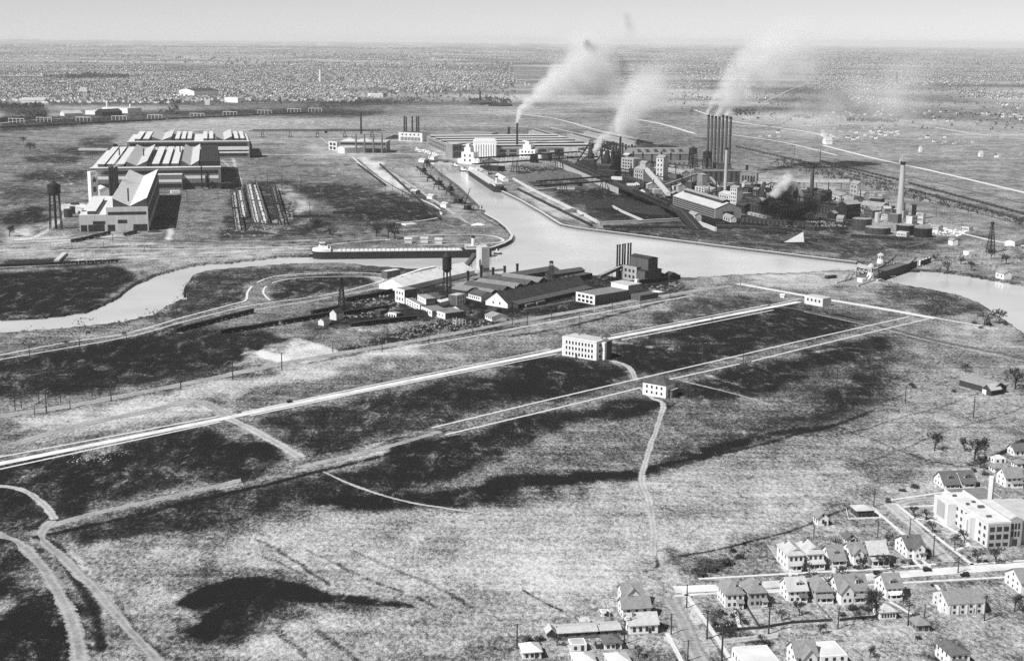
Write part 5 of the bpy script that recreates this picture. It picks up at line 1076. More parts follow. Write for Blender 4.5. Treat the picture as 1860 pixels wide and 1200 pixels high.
B('power_house', 'dark tall power house with pale front beside six thin black stacks', 'power station', (1131,507), (1156,512), (1178,506), ('y', 481), 'flat', 'dark_brick_and_shade', 'roof_dark', wins=[('f',2,3,.5,.2,.2,.4)], extra=ph_x, front='sooty_plaster')
for i, (x, ty) in enumerate([(1120.3,444.5), (1124.6,444), (1130,443), (1134,442.5), (1139.8,441.5), (1144.2,441)]):
    stack('boiler_stack', f'thin black boiler stack of the cement works, {nth(i)} of six from the left', (x, 505 if i < 2 else 503), ty, .9, .85, 'black_steel', group='six thin boiler stacks')
B('cabin', 'tall black gabled cabin right of the power house', 'shed', (1182,511), (1199,510), 9, 7.5, 'gy', 'wood_dark', 'roof_sooty', 2.6)
B('cabin', 'small black cabin with pyramid roof among the shore sheds', 'shed', (1200,509), (1212,508), 8, 4.5, 'hip', 'wood_dark', 'roof_sooty', 2.4)
B('cabin', 'black gabled cabin at the end of the shore sheds', 'shed', (1216,510), (1231,508.5), 8, 5.5, 'gy', 'wood_dark', 'roof_sooty', 2.4)
B('trestle_shed', 'long low black trestle running right from the power house', 'trestle', (1150,518), (1236,507), 4, 4.2, 'flat', 'black_steel', 'roof_dark')
gallery('inclined grey conveyor rising to the power house from the mill', (1088,511), (1130,504), 3, 10, 4, 3, 'roof_grey', 1)
heap('dark ash heap on the shore beyond the black cabins', (1250,508), 12, 5, 2.4, 'ore', .2, 'ash_heap', 'heap', 8)
heap('pale gravel heap on the bank right of the black trestle', (1190,530), 8, 3, 1.2, 'limestone', .3, 'gravel_heap', 'heap', 9)
def frame_ruin():
    t = thing('white_timber_frame', 'white skeleton timber frame standing in the rubble below the sheds', 'frame', G(828,592), .5); b = MB()
    for x in range(4):
        for y in range(2): MB().box(x*3-.2, x*3+.2, y*5-.2, y*5+.2, 0, 6 if x < 2 else 4.4).build('post', 'white_paint', t)
    for z in (2.2, 4.2): b.box(0, 9, -.15, .15, z, z+.3).box(0, 9, 4.85, 5.15, z, z+.3).box(-.15, .15, 0, 5, z-.35, z-.05)
    b.build('beam', 'white_paint', t)
frame_ruin()
GW = 'boxcars in the cement works yard'
train((318,604), (400,583), 5, 'left of the lattice derrick, lowest on the curve', GW); train((402,582), (460,568), 4, 'on the curve nearest the loop', GW)
train((400,607), (505,590), 7, 'below the railway loop\'s tail', GW); train((512,589), (600,574), 6, 'ending at the dark gabled shed', GW)
train((566,572), (616,561), 4, 'just left of the lattice derrick', GW); train((628,548), (712,532), 6, 'above the lattice derrick\'s foot', GW)
train((618,573), (706,561), 6, 'right of the derrick behind the hut', GW); train((636,594), (757,580), 8, 'along the rubble strip near the road', GW)
# rubble
def debris(name, pts, n, smin, smax, m, sd=0):
    w = world(pts); rd = random.Random(sd); b = MB(); x0, x1, y0, y1 = w[:, 0].min(), w[:, 0].max(), w[:, 1].min(), w[:, 1].max(); k = 0
    while k < n:
        x, y = rd.uniform(x0, x1), rd.uniform(y0, y1)
        if not inside(w, np.array([x]), np.array([y]))[0]: continue
        k += 1; s = rd.uniform(smin, smax); a = rd.uniform(0, 3); h = s*rd.uniform(.3, .9); c, q = math.cos(a)*s, math.sin(a)*s
        b.add([(x-c, y-q, -.05), (x+q, y-c, -.05), (x+c, y+q, -.05), (x-q, y+c, -.05), (x+rd.uniform(-.3, .3)*s, y, h)], [(0, 1, 4), (1, 2, 4), (2, 3, 4), (3, 0, 4)])
    o = b.build(name, m); tag(o, kind='stuff'); return o
debris('rubble', [(545,605),(740,585),(880,582),(930,572),(870,600),(700,630),(640,637),(600,625)], 800, .35, 1.3, 'debris', 1)
debris('rubble', [(1440,500),(1560,482),(1640,505),(1560,530),(1480,520)], 260, .4, 1.5, 'debris', 2)
debris('rubble', [(640,545),(760,525),(700,575),(620,580)], 160, .6, 2.0, 'debris', 3)
debris('rubble', [(1180,520),(1260,506),(1320,510),(1250,526),(1180,532)], 160, .4, 1.6, 'debris', 4)
debris('rubble', [(140,815),(215,812),(235,822),(190,840),(120,840)], 110, .2, .6, 'roof_light', 5)

# ------------------------------------------------------------------ drawbridge over the right arm
def bascule():
    p, q = G(1572,507), G(1648,482); d = q-p; L = d.length; t = thing('drawbridge', 'dark steel drawbridge with two pale control houses across the river mouth', 'bridge', p, math.atan2(d.y, d.x)); w = 11
    for x in (2, L-2):
        MB().box(x-5, x+5, -w-3, w+3, -5, 1.2).build('pier', 'concrete', t)
    for s in (-1, 1):
        b = MB()
        for u0, u1, sg in ((4, L*.5, 1), (L*.5, L-4, -1)):
            N = 5
            for i in range(N):
                x0, x1 = u0+(u1-u0)*i/N, u0+(u1-u0)*(i+1)/N; f = (lambda x: 2.2+8.5*abs((x-L/2)/(L/2))**1.6)
                b.tube((x0, s*w, 1.5), (x1, s*w, 1.5), .6, .6, 4); b.tube((x0, s*w, f(x0)), (x1, s*w, f(x1)), .6, .6, 4); b.tube((x0, s*w, 1.5), (x0, s*w, f(x0)), .4, .4, 4); b.tube((x0, s*w, f(x0)), (x1, s*w, 1.5), .35, .35, 4)
        b.build('truss', 'black_steel', t)
    MB().box(0, L, -w, w, 1.25, 1.9).build('deck', 'asphalt', t); MB().box(3, L-3, -w-.6, -w-.3, -1, 6.5).build('plate_girder', 'black_steel', t)
    for x in (-30, -18): MB().tube((x, -w*.9, 0), (x+14, -w*.9, 7), .7, .7, 4).tube((x, w*.9, 0), (x+14, w*.9, 7), .7, .7, 4).build('counterweight_arm', 'wood_grey', t)
    MB().box(-46, 0, -w*1.02, -w*.98, 0, 2).box(-46, 0, w*.98, w*1.02, 0, 2).build('approach_parapet', 'white_paint', t); MB().box(-46, -.02, -w*.95, w*.95, .1, .35).build('approach_road', 'roof_grey', t)
    MB().box(L+.02, L+60, -w*.95, w*.95, .1, .35).build('approach_road', 'roof_grey', t)
    for i in range(4): MB().box(L+6+i*9, L+7.4+i*9, -w-1, -w+.4, 0, 6).build('approach_pylon', 'white_paint', t)
    MB().box(L+5, L+36, -w-1.3, -w-1.05, -1, 5.4).build('fender_wall', 'black_steel', t)
    return t
bascule()
def control_house(base, top, label):
    h = HT(base[0], base[1], top); t = thing('control_house', label, 'control house', G(*base), .6); r = 3.1
    MB().lathe(0, 0, [(r*1.2, -3), (r*1.2, h*.25), (r, h*.26), (r, h*.72)], 8).build('wall', 'white_paint', t); MB().lathe(0, 0, [(r*1.2, h*.72+.02), (r*1.2, h*.76), (r*.9, h*.9), (.3, h)], 8).build('dome', 'roof_light', t)
    for k in range(8): a = 2*PI*(k+.5)/8; o = opening(t, 'window', 'glass', 1.3, h*.2, (r*.93*math.cos(a), r*.93*math.sin(a), h*.46), 'f'); o.rotation_euler = (0, 0, a+PI/2)
control_house((1581,507), 478, 'pale domed control house at the drawbridge\'s near corner')
control_house((1599,478), 459, 'pale domed control house at the drawbridge\'s far side')
def arch(base, W_, h, label):
    t = thing('bridge_portal', label, 'gantry', G(*base), .2); b = MB(); N = 8
    for i in range(N): a, c = PI*i/N, PI*(i+1)/N; b.tube((-W_/2*math.cos(a), 0, h*.55+h*.45*math.sin(a)), (-W_/2*math.cos(c), 0, h*.55+h*.45*math.sin(c)), .28, .28, 5)
    b.build('arch', 'wood_grey', t)
    for s in (-1, 1): MB().tube((s*W_/2, 0, 0), (s*W_/2, 0, h*.56), .28, .28, 5).build('leg', 'wood_grey', t)
arch((1583,470), 13, 9, 'grey arched portal frame left of the far control house'); arch((1625,472), 17, 7, 'low grey arched frame right of the far control house')
B('hut', 'small white hut with dark door beside the drawbridge approach', 'shed', (1557,512), (1566,514), 4, 4, 'flat', 'white_paint', 'roof_light')
B('hut', 'black shed beside the drawbridge rubble', 'shed', (1503,507), (1520,505), 4, 3, 'flat', 'wood_dark', 'roof_dark')
B('hut', 'white gabled hut on the far bank right of the drawbridge', 'house', (1808,504), (1823,508), 9, 6, 'gx', 'white_paint', 'roof_grey', 2.6, [('f',1,2,.3,.35,.35,.4)])
B('hut', 'white hut with black side on the right bank slope', 'shed', (1759,465), (1771,464), 8, 5, 'flat', 'white_paint', 'roof_light')
B('hut', 'small white house in the grass between tanks and drawbridge', 'house', (1722,444), (1730,446), 7, 6, 'gx', 'white_paint', 'roof_grey', 2)
B('hut', 'long grey shed at the photo\'s right edge below the road', 'shed', (1843,448), (1866,441), 12, 6, 'gx', 'pale_plaster', 'roof_grey', 2)
lattice('tall black leaning pile driver derrick on the right bank', (1799,458), 403, 7, 1.8, 'black_steel', 'derrick', 8, True, 'derrick', True)
heap('heap of spoil where the drawbridge meets the bank', (1690,487), 14, 5, 3, 'debris', .2, 'spoil_heap', 'heap', 12)
for x, y, ty in [(1648,466,448)]: poles([(x, y, ty)], 'behind the drawbridge')
# harbour walls
wall_line('long pale concrete dock wall along the basin\'s right side', [(912,350),(945,366),(985,389),(1008,404),(1020,411),(1050,417),(1130,427),(1200,436),(1300,449),(1400,461),(1480,471),(1556,480)], 3, -5, .7, 'dark_brick_and_shade', 'dock_wall', 'wall', WZ, 'concrete')
wall_line('rounded dark quay wall behind the freighter', [(880,392),(905,406),(921,419),(930,432),(927,440),(915,447),(896,454),(870,460),(720,464.5),(562,467)], 3, -5, 1.6, 'black_steel', 'quay_wall', 'wall', WZ, 'concrete')
wall_line('quay wall on the right side of the ship slip', [(826,299),(842,308),(872,327),(908,347)], 3, -5, .7, 'dark_brick_and_shade', 'quay_wall', 'wall', WZ, 'concrete')
wall_line('quay wall on the left side of the ship slip', [(779,298),(793,312),(813,327),(833,342),(851,360),(868,377),(880,391)], 3, -5, .7, 'dark_brick_and_shade', 'quay_wall', 'wall', WZ, 'ore')
freighter('long black ore freighter with white bow house moored along the quay', (568,469), (893,465.5))
o = freighter('shorter ore freighter moored in the narrow slip seen over its stern', (857,316), (908,350), 18, 8, 12)
MB().box(-1, 1, -1, 1, 0, 1).mesh('x', 'coal') if False else None
def boat(label, base, L, rz, name='tugboat'):
    t = thing(name, label, 'boat', G(base[0], base[1], WZ), rz)
    MB().add([(0,0,-.4),(L*.25,-L*.12,-.4),(L*.95,-L*.1,-.4),(L*.95,L*.1,-.4),(L*.25,L*.12,-.4),(-L*.03,0,2.2),(L*.25,-L*.14,1.7),(L,-L*.12,1.7),(L,L*.12,1.7),(L*.25,L*.14,1.7)], [(4,3,2,1,0),(5,6,7,8,9),(0,1,6,5),(1,2,7,6),(2,3,8,7),(3,4,9,8),(4,0,5,9)]).build('hull', 'black_steel', t)
    MB().box(L*.25, L*.75, -L*.08, L*.08, 1.72, 4).build('cabin', 'white_paint', t); MB().box(L*.28, L*.42, -L*.07, L*.07, 4.01, 6).build('wheel_house', 'white_paint', t)
    MB().lathe(L*.55, 0, [(.9, 4.01), (.8, 7.5)], 8).build('funnel', 'black_steel', t); MB().tube((L*.47, 0, 4), (L*.47, 0, 10), .15, .1, 4).build('mast', 'wood_grey', t)
boat('white cabined tug moored at the slip\'s inner end', (822,302), 26, -.9); boat('pale tug moored just ahead of the slip freighter', (834,310), 26, -.8); boat('low white launch beside the floating derricks', (868,384), 10, .2, 'launch'); boat('tiny white boat under the freighter\'s stern', (850,464), 5, .1, 'launch')
boat('small white boat at the river bend bank', (327,548), 8, .3, 'launch'); boat('small workboat at the quay\'s round end', (897,462), 9, .2, 'launch')
# ------------------------------------------------------------------ west bank: rolling mills and yards
a_, L_, YF = frame((145,421), (270,419)); YF = R(12.0)
def vmon(t, x, w, y0, y1, z, rise, rm='roof_light', dark_m='glass', valley=.3):
    """butterfly roof monitor: two panes of roof falling to a middle valley, glazed outer sides"""
    v = x+w*.5; b = MB()
    b.prism([(x, z), (x+w, z), (x+w, z+rise-.45), (v, z+rise*valley-.45), (x, z+rise-.45)], y0, y1, 'y').build('monitor', 'roof_dark', t)
    r = MB(); r.prism([(x-.4, z+rise-.4), (v, z+rise*valley-.42), (v, z+rise*valley), (x-.4, z+rise)], y0-.3, y1+.3, 'y'); r.prism([(v+.02, z+rise*valley-.42), (x+w+.4, z+rise-.4), (x+w+.4, z+rise), (v+.02, z+rise*valley)], y0-.3, y1+.3, 'y')
    r.build('monitor_roof', rm, t)
    MB().box(x+w+.02, x+w+.14, y0+.4, y1-.4, z+.3, z+rise-.7).build('monitor_glazing', dark_m, t)
def fmon(t, x, w, y0, y1, z, rise, rm='roof_white'):
    MB().box(x, x+w, y0, y1, z, z+rise).build('monitor', 'roof_dark', t); MB().box(x-.5, x+w+.5, y0-.3, y1+.3, z+rise+.01, z+rise+.35).build('monitor_roof', rm, t)
def bands(t, L, rows, m='glass', x0=.02, x1=.98, nm='window_band'):
    for z0, z1 in rows: MB().box(L*x0, L*x1, -.16, -.02, z0, z1).build(nm, m, t)
def mill_front():
    A = G(145,421); h1 = HT(145,421,391); t = thing('rolling_mill', 'tall pale fronted mill hall with white butterfly roof, nearest the river at the left', 'factory', A, YF)
    h2 = HT(232,420,377); W1 = (G(194,420.5)-A).length; W2 = (G(270,419)-A).length; D = 385
    MB().box(0, W1-.03, 0, D*.55, 0, h1).build('low_wing', 'concrete', t); MB().box(.6, W1-.6, .6, D*.55-.6, h1-.5, h1+.1).build('low_wing_roof', 'roof_white', t)
    MB().box(W1, W2, .01, D, 0, h2).build('wall', 'concrete', t); MB().box(W1+.6, W2-.6, .6, D-.6, h2-.5, h2+.1).build('roof', 'roof_white', t)
    vmon(t, W1+8, W2-W1-9, 2.5, D-2, h2+.1, 11, 'roof_white', 'black_steel', .12)
    fmon(t, W1*.3, W1*.3, 4, D*.4, h1+.1, 4, 'roof_white')
    for x0, x1, z0, z1 in ((W1+2, W2-2, h2-9, h2-5.4), (W1*.5, W1*.95, 8.6, 12.4), (W1+13, W1+24, 9.4, 13.6), (1.5, 8.6, .1, 8), (10, W1*.92, .1, 8.2), (W1+1, W1+9.6, .1, 7.8), (W1+31, W2-1.4, .1, 8)):
        MB().box(x0, x1, -.16, -.02, z0, z1).build('window_band' if z0 > 1 else 'doorway', 'glass', t)
    MB().box(W2+.02, W2+.16, 3, D-2, h2*.3, h2*.9).build('side_glazing', 'black_steel', t)
    MB().tube((W1+26, 10, h2+6), (W1+26, 10, h2+22), .9, .9, 6).build('vent_pipe', 'black_steel', t)
    return A, W1, W2, D, h1, h2
A1, W1_, W2_, D1_, h1_, h2_ = mill_front()
for i in range(4): stack('mill_stack', f'thick dark stack in the tight cluster behind the front mill, {nth(i)} from the left', (202.5+i*4.2, 383-(i % 2)*3), 304-(i % 2)*1.5, 1.9, 1.75, 'black_steel', group='cluster of four thick stacks', cap=False)
water_tower('black flat bottomed water tower on four legs at the far left', (102,416), 328, 15.5, .26, 'flat', 4)
def mill_back(label, A, B_, ty, D, mons, roofm='roof_white', bandrows=(), mrise=7, side=None, wall='roof_mid'):
    a = G(*A); L = (G(*B_)-a).length; h = HT(B_[0], B_[1], ty); t = thing('rolling_mill', label, 'factory', a, YF)
    MB().box(0, L, 0, D, 0, h).build('wall', wall, t); MB().box(.6, L-.6, .6, D-.6, h-.5, h+.1).build('roof', roofm, t)
    MB().box(-.4, L+.4, -.5, 7, h+.11, h+1.5).build('parapet_walk', 'white_paint', t)
    for u, w, k in mons: (vmon if k == 'v' else fmon)(t, L*u, L*w, 7.5, D-2, h+.1, mrise if k == 'v' else mrise*.55, 'roof_white' if k == 'f' else 'roof_light')
    bands(t, L, [(h*z0, h*z1) for z0, z1 in bandrows])
    return t, L, h
t, L, h = mill_back('broad middle mill with rows of tall roof monitors behind the front mill', (166,345), (402,343), 305, 360,
    [(.055, .05, 'f'), (.125, .05, 'f'), (.2, .055, 'f'), (.27, .16, 'v'), (.47, .05, 'f'), (.55, .045, 'f'), (.62, .05, 'f'), (.70, .13, 'v')], bandrows=((.72, .88), (.1, .28)), mrise=10.5)
MB().box(L*.84, L*.99, 8, 345, h+.1, h+9).build('dark_house', 'black_steel', t)
MB().box(L*.02, L*.98, -.2, -.02, h*.48, h*.62).build('pale_band', 'white_paint', t)
MB().box(L*.50, L*.70, -18, -.03, 0, h*.72).build('front_bay', 'roof_mid', t); MB().box(L*.5-.3, L*.7+.3, -18.3, -.02, h*.72+.02, h*.72+.5).build('front_bay_roof', 'roof_white', t)
MB().box(L*.505, L*.695, -18.2, -18.02, h*.38, h*.5).build('pale_band', 'white_paint', t); MB().box(L*.505, L*.695, -18.2, -18.02, h*.12, h*.3).build('window_band', 'glass', t)
t, L, h = mill_back('long farther mill with saw roof monitors and white lower wall, behind the middle mill', (232,289), (454,287), 257, 230,
    [(.06, .045, 'f'), (.13, .045, 'f'), (.2, .16, 'v'), (.39, .03, 'f'), (.44, .03, 'f'), (.49, .03, 'f'), (.62, .03, 'f'), (.67, .03, 'f'), (.725, .13, 'v'), (.88, .03, 'f'), (.93, .03, 'f')], bandrows=((.74, .93), (.12, .3), (.43, .5)), mrise=10)
MB().box(L*.02, L*.995, -.22, -.02, h*.5, h*.7).build('pale_band', 'white_paint', t); MB().box(L*.02, L*.995, -.22, -.02, h*.31, h*.4).build('pale_band', 'white_paint', t)
MB().box(L-2, L+5, 20, 200, 0, h*.75).build('side_wing', 'dark_brick_and_shade', t)
for i, (x, y, ty) in enumerate([(219,325,270), (263,325,270), (283.5,325,270), (329,318,266), (367,343,300)]):
    stack('mill_stack', f'thin dark stack over the middle mill, {nth(i)} of five from the left', (x, y), ty, 1.1, 1.0, 'black_steel', group='thin stacks of the middle mill', cap=False)
stack('mill_stack', 'short thick black stack against the middle mill front', (376,343), 319, 2.2, 2.2, 'black_steel', cap=False)
B('gate_tower', 'white frame tower with dark openings left of the stack cluster', 'tower', (167,372), (180,371), 9, ('y', 312), 'flat', 'white_paint', 'roof_white', wins=[('f',3,1,.5,.16,.08,.3)])
B('mill_shed', 'long low white roofed shed left of the stack cluster', 'shed', (150,388), (170,386), 55, 7, 'gx', 'concrete', 'roof_white', 2)
B('mill_shed', 'pale domed looking white shed beneath the stack cluster', 'shed', (181,360), (203,359), 30, 12, 'gy', 'white_paint', 'roof_white', 4)
B('mill_shed', 'low grey flat shed beside the white frame tower', 'shed', (140,378), (160,377), 26, 4, 'flat', 'concrete', 'roof_grey')
tank('dark upright oil tank left of the front mill', (124,394), 5.2, 10, 'cone', 'rust_steel'); tank('smaller dark upright tank beside the oil tank', (132,388), 3.4, 9, 'cone', 'rust_steel')
B('mill_shed', 'dark jumbled pump shed behind the oil tanks', 'shed', (134,385), (145,384), 8, 9, 'gx', 'black_steel', 'roof_sooty')
B('mill_shed', 'small white loading shed in the black shadow of the front mill', 'shed', (311,352), (327,351.5), 8, 4.5, 'flat', 'white_paint', 'roof_white')
B('mill_shed', 'long dark low shed right of the middle mill corner', 'shed', (402,344), (425,343), 14, 9, 'flat', 'black_steel', 'roof_sooty')
B('mill_shed', 'narrow pale strip shed at the left of the farther mill', 'shed', (195,274), (199,273), 60, 4, 'flat', 'concrete', 'roof_light')
B('mill_shed', 'low dark greenhouse like shed left of the farther mill', 'shed', (205,268), (214,267), 50, 5, 'gy', 'rust_steel', 'roof_dark')
# crane runways stacked with castings
def runway(label, a, b, w=9, h=8, fill='debris', dark_=False):
    p, q = G(*a), G(*b); d = q-p; L = d.length; t = thing('crane_runway', label, 'crane runway', p, math.atan2(d.y, d.x)); m = 'black_steel' if dark_ else 'wood_grey'
    for y in (-w/2, w/2):
        MB().box(0, L, y-.6, y+.6, h-1.2, h).build('runway_girder', m, t); k = MB()
        for i in range(int(L/9)+1): k.box(i*9-.4, i*9+.4, y-.4, y+.4, 0, h-1.21)
        k.build('column', m, t)
    rd = random.Random(int(a[0])); g = MB(); x = 2
    while x < L-5: l = rd.uniform(3, 7); hh = rd.uniform(.8, 4.2); g.box(x, x+l, -w*.36+rd.uniform(0, 1), w*.36-rd.uniform(0, 1), 0, hh); x += l+rd.uniform(.3, 2)
    g.build('stacked_castings', fill, t); MB().box(L*.4, L*.4+3, -w/2-.7, w/2+.7, h+.01, h+1.6).build('crane_bridge', m, t)
for i, (a, b, f) in enumerate([((433,418),(424,352),'roof_light'), ((442,395),(434,350),'limestone'), ((466,404),(452,338),'limestone'), ((480,406),(461,338),'limestone'), ((512,410),(495,344),'debris')]):
    runway(f'crane runway heaped with castings east of the mills, {nth(i)} from the left', a, b, 8, 7, f, i in (0, 4))
heap('black scrap heap at the foot of the crane runways', (460,425), 26, 9, 4, 'coal', .1, 'scrap_heap', 'heap', 2); heap('black scrap heap beside the pale yard road', (510,402), 12, 16, 4, 'debris', .2, 'scrap_heap', 'heap', 3); heap('low dark scrap heap left of the runways', (425,424), 16, 7, 3, 'coal', .1, 'scrap_heap', 'heap', 4)
debris('rubble', [(515,365),(535,365),(545,382),(525,384)], 90, .8, 2.2, 'debris', 7); debris('rubble', [(500,388),(530,384),(535,398),(512,410)], 120, .8, 2.4, 'debris', 8); debris('rubble', [(405,415),(480,408),(520,410),(480,430),(410,430)], 160, .8, 2.4, 'debris', 9)
GY = 'wagons in the mill yards'
train((531,395), (600,394.5), 7, 'beside the yard road\'s end', GY, .9); train((604,388.5), (636,388), 4, 'of the short string in the dark field', GY, .9)
train((130,441), (200,425), 6, 'curving to the front mill', GY); train((226,429), (248,423), 2, 'before the front mill doors', GY); heap('black coal dump before the front mill corner', (282,421), 9, 4, 3, 'coal', 0, 'coal_dump', 'heap', 4)
train((-20,486), (215,476), 16, 'on the embankment siding left of the river', GY, .8)
heap('dark brush bank at the embankment siding', (60,474), 22, 6, 2, 'coal', .1, 'brush_bank', 'heap', 5)
wall_line('pale concrete culvert crossing the yard tracks', [(103,476),(118,462)], 5, 0, 2.4, 'concrete', 'culvert', 'culvert')
poles([(302,344,316),(340,368,348),(396,363,346),(413,349,330),(436,349,322),(465,344,322),(486,342,318),(205,440,425),(243,428,412),(131,452,440),(188,450,438),(262,456,444)], 'in the fields round the rolling mills')
poles([(512,344,318),(547,340,316),(563,395,372),(700,352,338),(731,362,344),(713,345,332),(748,370,356)], 'between the crane runways and slip road')
# gas plant with four stacks in the middle distance
def gp_x(t, L, D, h):
    for i in range(2): MB().prism([(L*(.02+.33*i), h), (L*(.3+.33*i), h), (L*(.16+.33*i), h+6)], .4, D*.6, 'y').build('roof_gable', 'white_paint', t)
    bands(t, L, [(h*.72, h*.9)], 'glass'); bands(t, L, [(.2, h*.4)], 'black_steel', .04, .95, 'dark_bays')
B('gas_plant', 'dark low plant with white gables fronted by four tall stacks', 'factory', (617,277), (702,278), 60, ('y', 257), 'flat', 'mid_brick', 'roof_light', extra=gp_x)
for i, x in enumerate((647, 662.5, 678.5, 694)): stack('gas_stack', f'pale grey stack before the low gas plant, {nth(i)} of four from the left', (x, 279), 243.5, 1.9, 1.6, 'wood_grey', group='four gas plant stacks', cap=False)
B('mill_shed', 'pale flat block with dark grated end left of the gas plant', 'building', (597,272), (612,274), 55, ('y', 256), 'flat', 'pale_plaster', 'roof_grey', wins=[('f',2,2,.7,.3,.1,.45)])
B('mill_shed', 'long pale roofed shed between the flat block and gas plant', 'shed', (613,277), (626,279), 70, ('y', 267), 'gy', 'pale_plaster', 'roof_light', 3)
stack('lone_stack', 'thin black stack standing alone beyond the gas plant', (656,245), 205, 2.3, 2.0, 'black_steel', cap=False)
truss_bridge('long dark pipe bridge running from the farther mill towards the gas plant', (452,250), (700,249), 14, 4, 5, [.1, .3, .5, .7, .9], n=40, name='pipe_bridge')
wall_line('long dark low conduit across the plain before the farther mill', [(454,286),(485,286)], 3, 0, 4, 'black_steel', 'conduit', 'conduit')
B('power_house', 'far boiler house with five thin stacks and columned white front', 'power station', (724,256), (767,258), 40, ('y', 240), 'flat', 'pale_plaster', 'roof_dark', wins=[('f',1,14,.6,.4,.08,.4), ('f',1,5,.4,.16,.68,.4)])
for i, (x, ty) in enumerate([(734.5,211),(738,212),(749,211),(757,212),(760.5,211)]): stack('boiler_stack', f'thin dark stack on the far boiler house, {nth(i)} of five from the left', (x, 250), ty, 1.9, 1.7, 'black_steel', group='far boiler house stacks', cap=False)
heap('dark coal heap left of the far boiler house', (718,252), 26, 16, 9, 'coal', 0, 'coal_pile', 'heap', 9); heap('dark coal heap right of the far boiler house', (775,256), 16, 12, 8, 'coal', 0, 'coal_pile', 'heap', 10)
def sheds_x(t, L, D, h):
    for i in range(5): MB().box(L*(.08+.2*i), L*(.14+.2*i), 2, D-2, h+.1, h+3.5).build('monitor', 'roof_dark', t); MB().box(L*(.06+.2*i), L*(.16+.2*i), 1.5, D-1.5, h+3.52, h+3.9).build('monitor_roof', 'roof_light', t)
def skew_shed(label, A, B_, C, ty, rows, rm='roof_light', wall='mid_brick', wins=True, nm='machine_shop', mon=True):
    return B(nm, label, 'factory', A, B_, C, ('y', ty), 'flat', wall, rm, wins=[('f', rows, 14, .7, .5/rows, .15, .8/rows), ('r', rows, 12, .7, .5/rows, .15, .8/rows)] if wins else (), extra=sheds_x if mon else None)
skew_shed('wide shop with parallel pale roofs and dark side windows beyond the slip', (775,263), (829,287), 290, 247, 2)
skew_shed('long grey roofed shop east of the wide shop beyond the slip', (838,250), (893,252), 40, 240, 1, 'roof_grey', mon=False)
skew_shed('low pale shop behind the white silo block', (885,262), (918,270), 60, 257, 1, 'roof_light', mon=False)
B('machine_shop', 'dark fronted end block of the wide shop near the white silos', 'factory', (822,288), (840,287), 24, ('y', 262), 'flat', 'mid_brick', 'roof_light', wins=[('f',2,3,.75,.32,.1,.45)])
# car park and yards by the far boiler house
debris('rubble', [(755,268),(800,280),(790,284),(750,273)], 120, 1.2, 2.6, 'limestone', 11); debris('rubble', [(520,222),(720,212),(880,216),(860,228),(700,234),(540,232)], 900, 1.4, 4.5, 'debris', 12); debris('rubble', [(770,300),(850,300),(845,312),(780,318),(720,300)], 300, 1, 3, 'debris', 13)
# slip side: harbour cranes
for i, (b, h, L, W_, bm, rz, lb) in enumerate([((770,318),14,10,9,(14,16),.5,'small dark quay crane at the slip\'s inner end'), ((782,330),12,12,9,(6,8),.2,'low black quay hopper crane second along the slip'), ((797,345),17,14,11,(8,6),-.8,'black square quay crane midway along the slip'), ((818,355),16,10,9,(6,4),-.8,'black upright quay crane near the floating derrick'), ((775,302),12,10,8,(12,18),.8,'dark derrick crane above the white yard sheds')]):
    crane(lb, b, h, L, W_, bm, rz, name='quay_crane')
crane('black floating derrick with steep boom moored at the slip mouth', (840,372), 16, 34, 12, (12, 22), -.75, name='floating_derrick', hull=True); crane('black square hulled barge crane at the slip\'s mouth', (855,384), 15, 22, 13, (5, 5), -.75, name='floating_derrick', hull=True)
train((757,305), (845,372), 9, 'along the slip quay', GY, 1.0); train((650,300), (700,338), 6, 'beside the pale yard strip', GY, .9)
train((690,300), (800,400), 10, 'on the slip approach track', GY, .9)
for i, (x, y, w) in enumerate([(775,361,'pale'), (745,352,'grey'), (800,376,'white'), (760,294,'white'), (778,289,'pale')]):
    B('yard_hut', f'small {w} gabled hut in the yard left of the slip, {nth(i)} placed', 'shed', (x, y), (x+10, y+1.5), 9, 5, 'gx', 'white_paint' if i != 1 else 'mid_brick', 'roof_light', 2) if False else B('yard_hut', ['small pale hut beside the quay road bend', 'grey hut next to the slip approach track', 'white hut at the lower end of the quay road', 'white shed with black derrick at the slip\'s inner end', 'pale shed above the slip\'s inner end'][i], 'shed', (x, y), (x+10, y+1.5), 9, 5, 'gx', 'white_paint' if i != 1 else 'mid_brick', 'roof_light', 2)
B('yard_hut', 'pale flat slab shed in the field above the freighter', 'shed', (729,408), (737,410), 16, 1.6, 'flat', 'white_paint', 'roof_white')
for i, (x, y) in enumerate([(735,442), (764,441), (790,443)]): B('quay_shed', f'low pale shed on the quay beside the moored freighter, {nth(i)} of three from the left', 'shed', (x, y), (x+13, y), 8, 4.6, 'gx', 'pale_plaster', 'roof_light', 1.8, group='quay sheds')
heap('white sand heap at the round quay corner', (868,409), 10, 4, 3, 'limestone', .3, 'sand_heap', 'heap', 3)
smoke_jobs = []
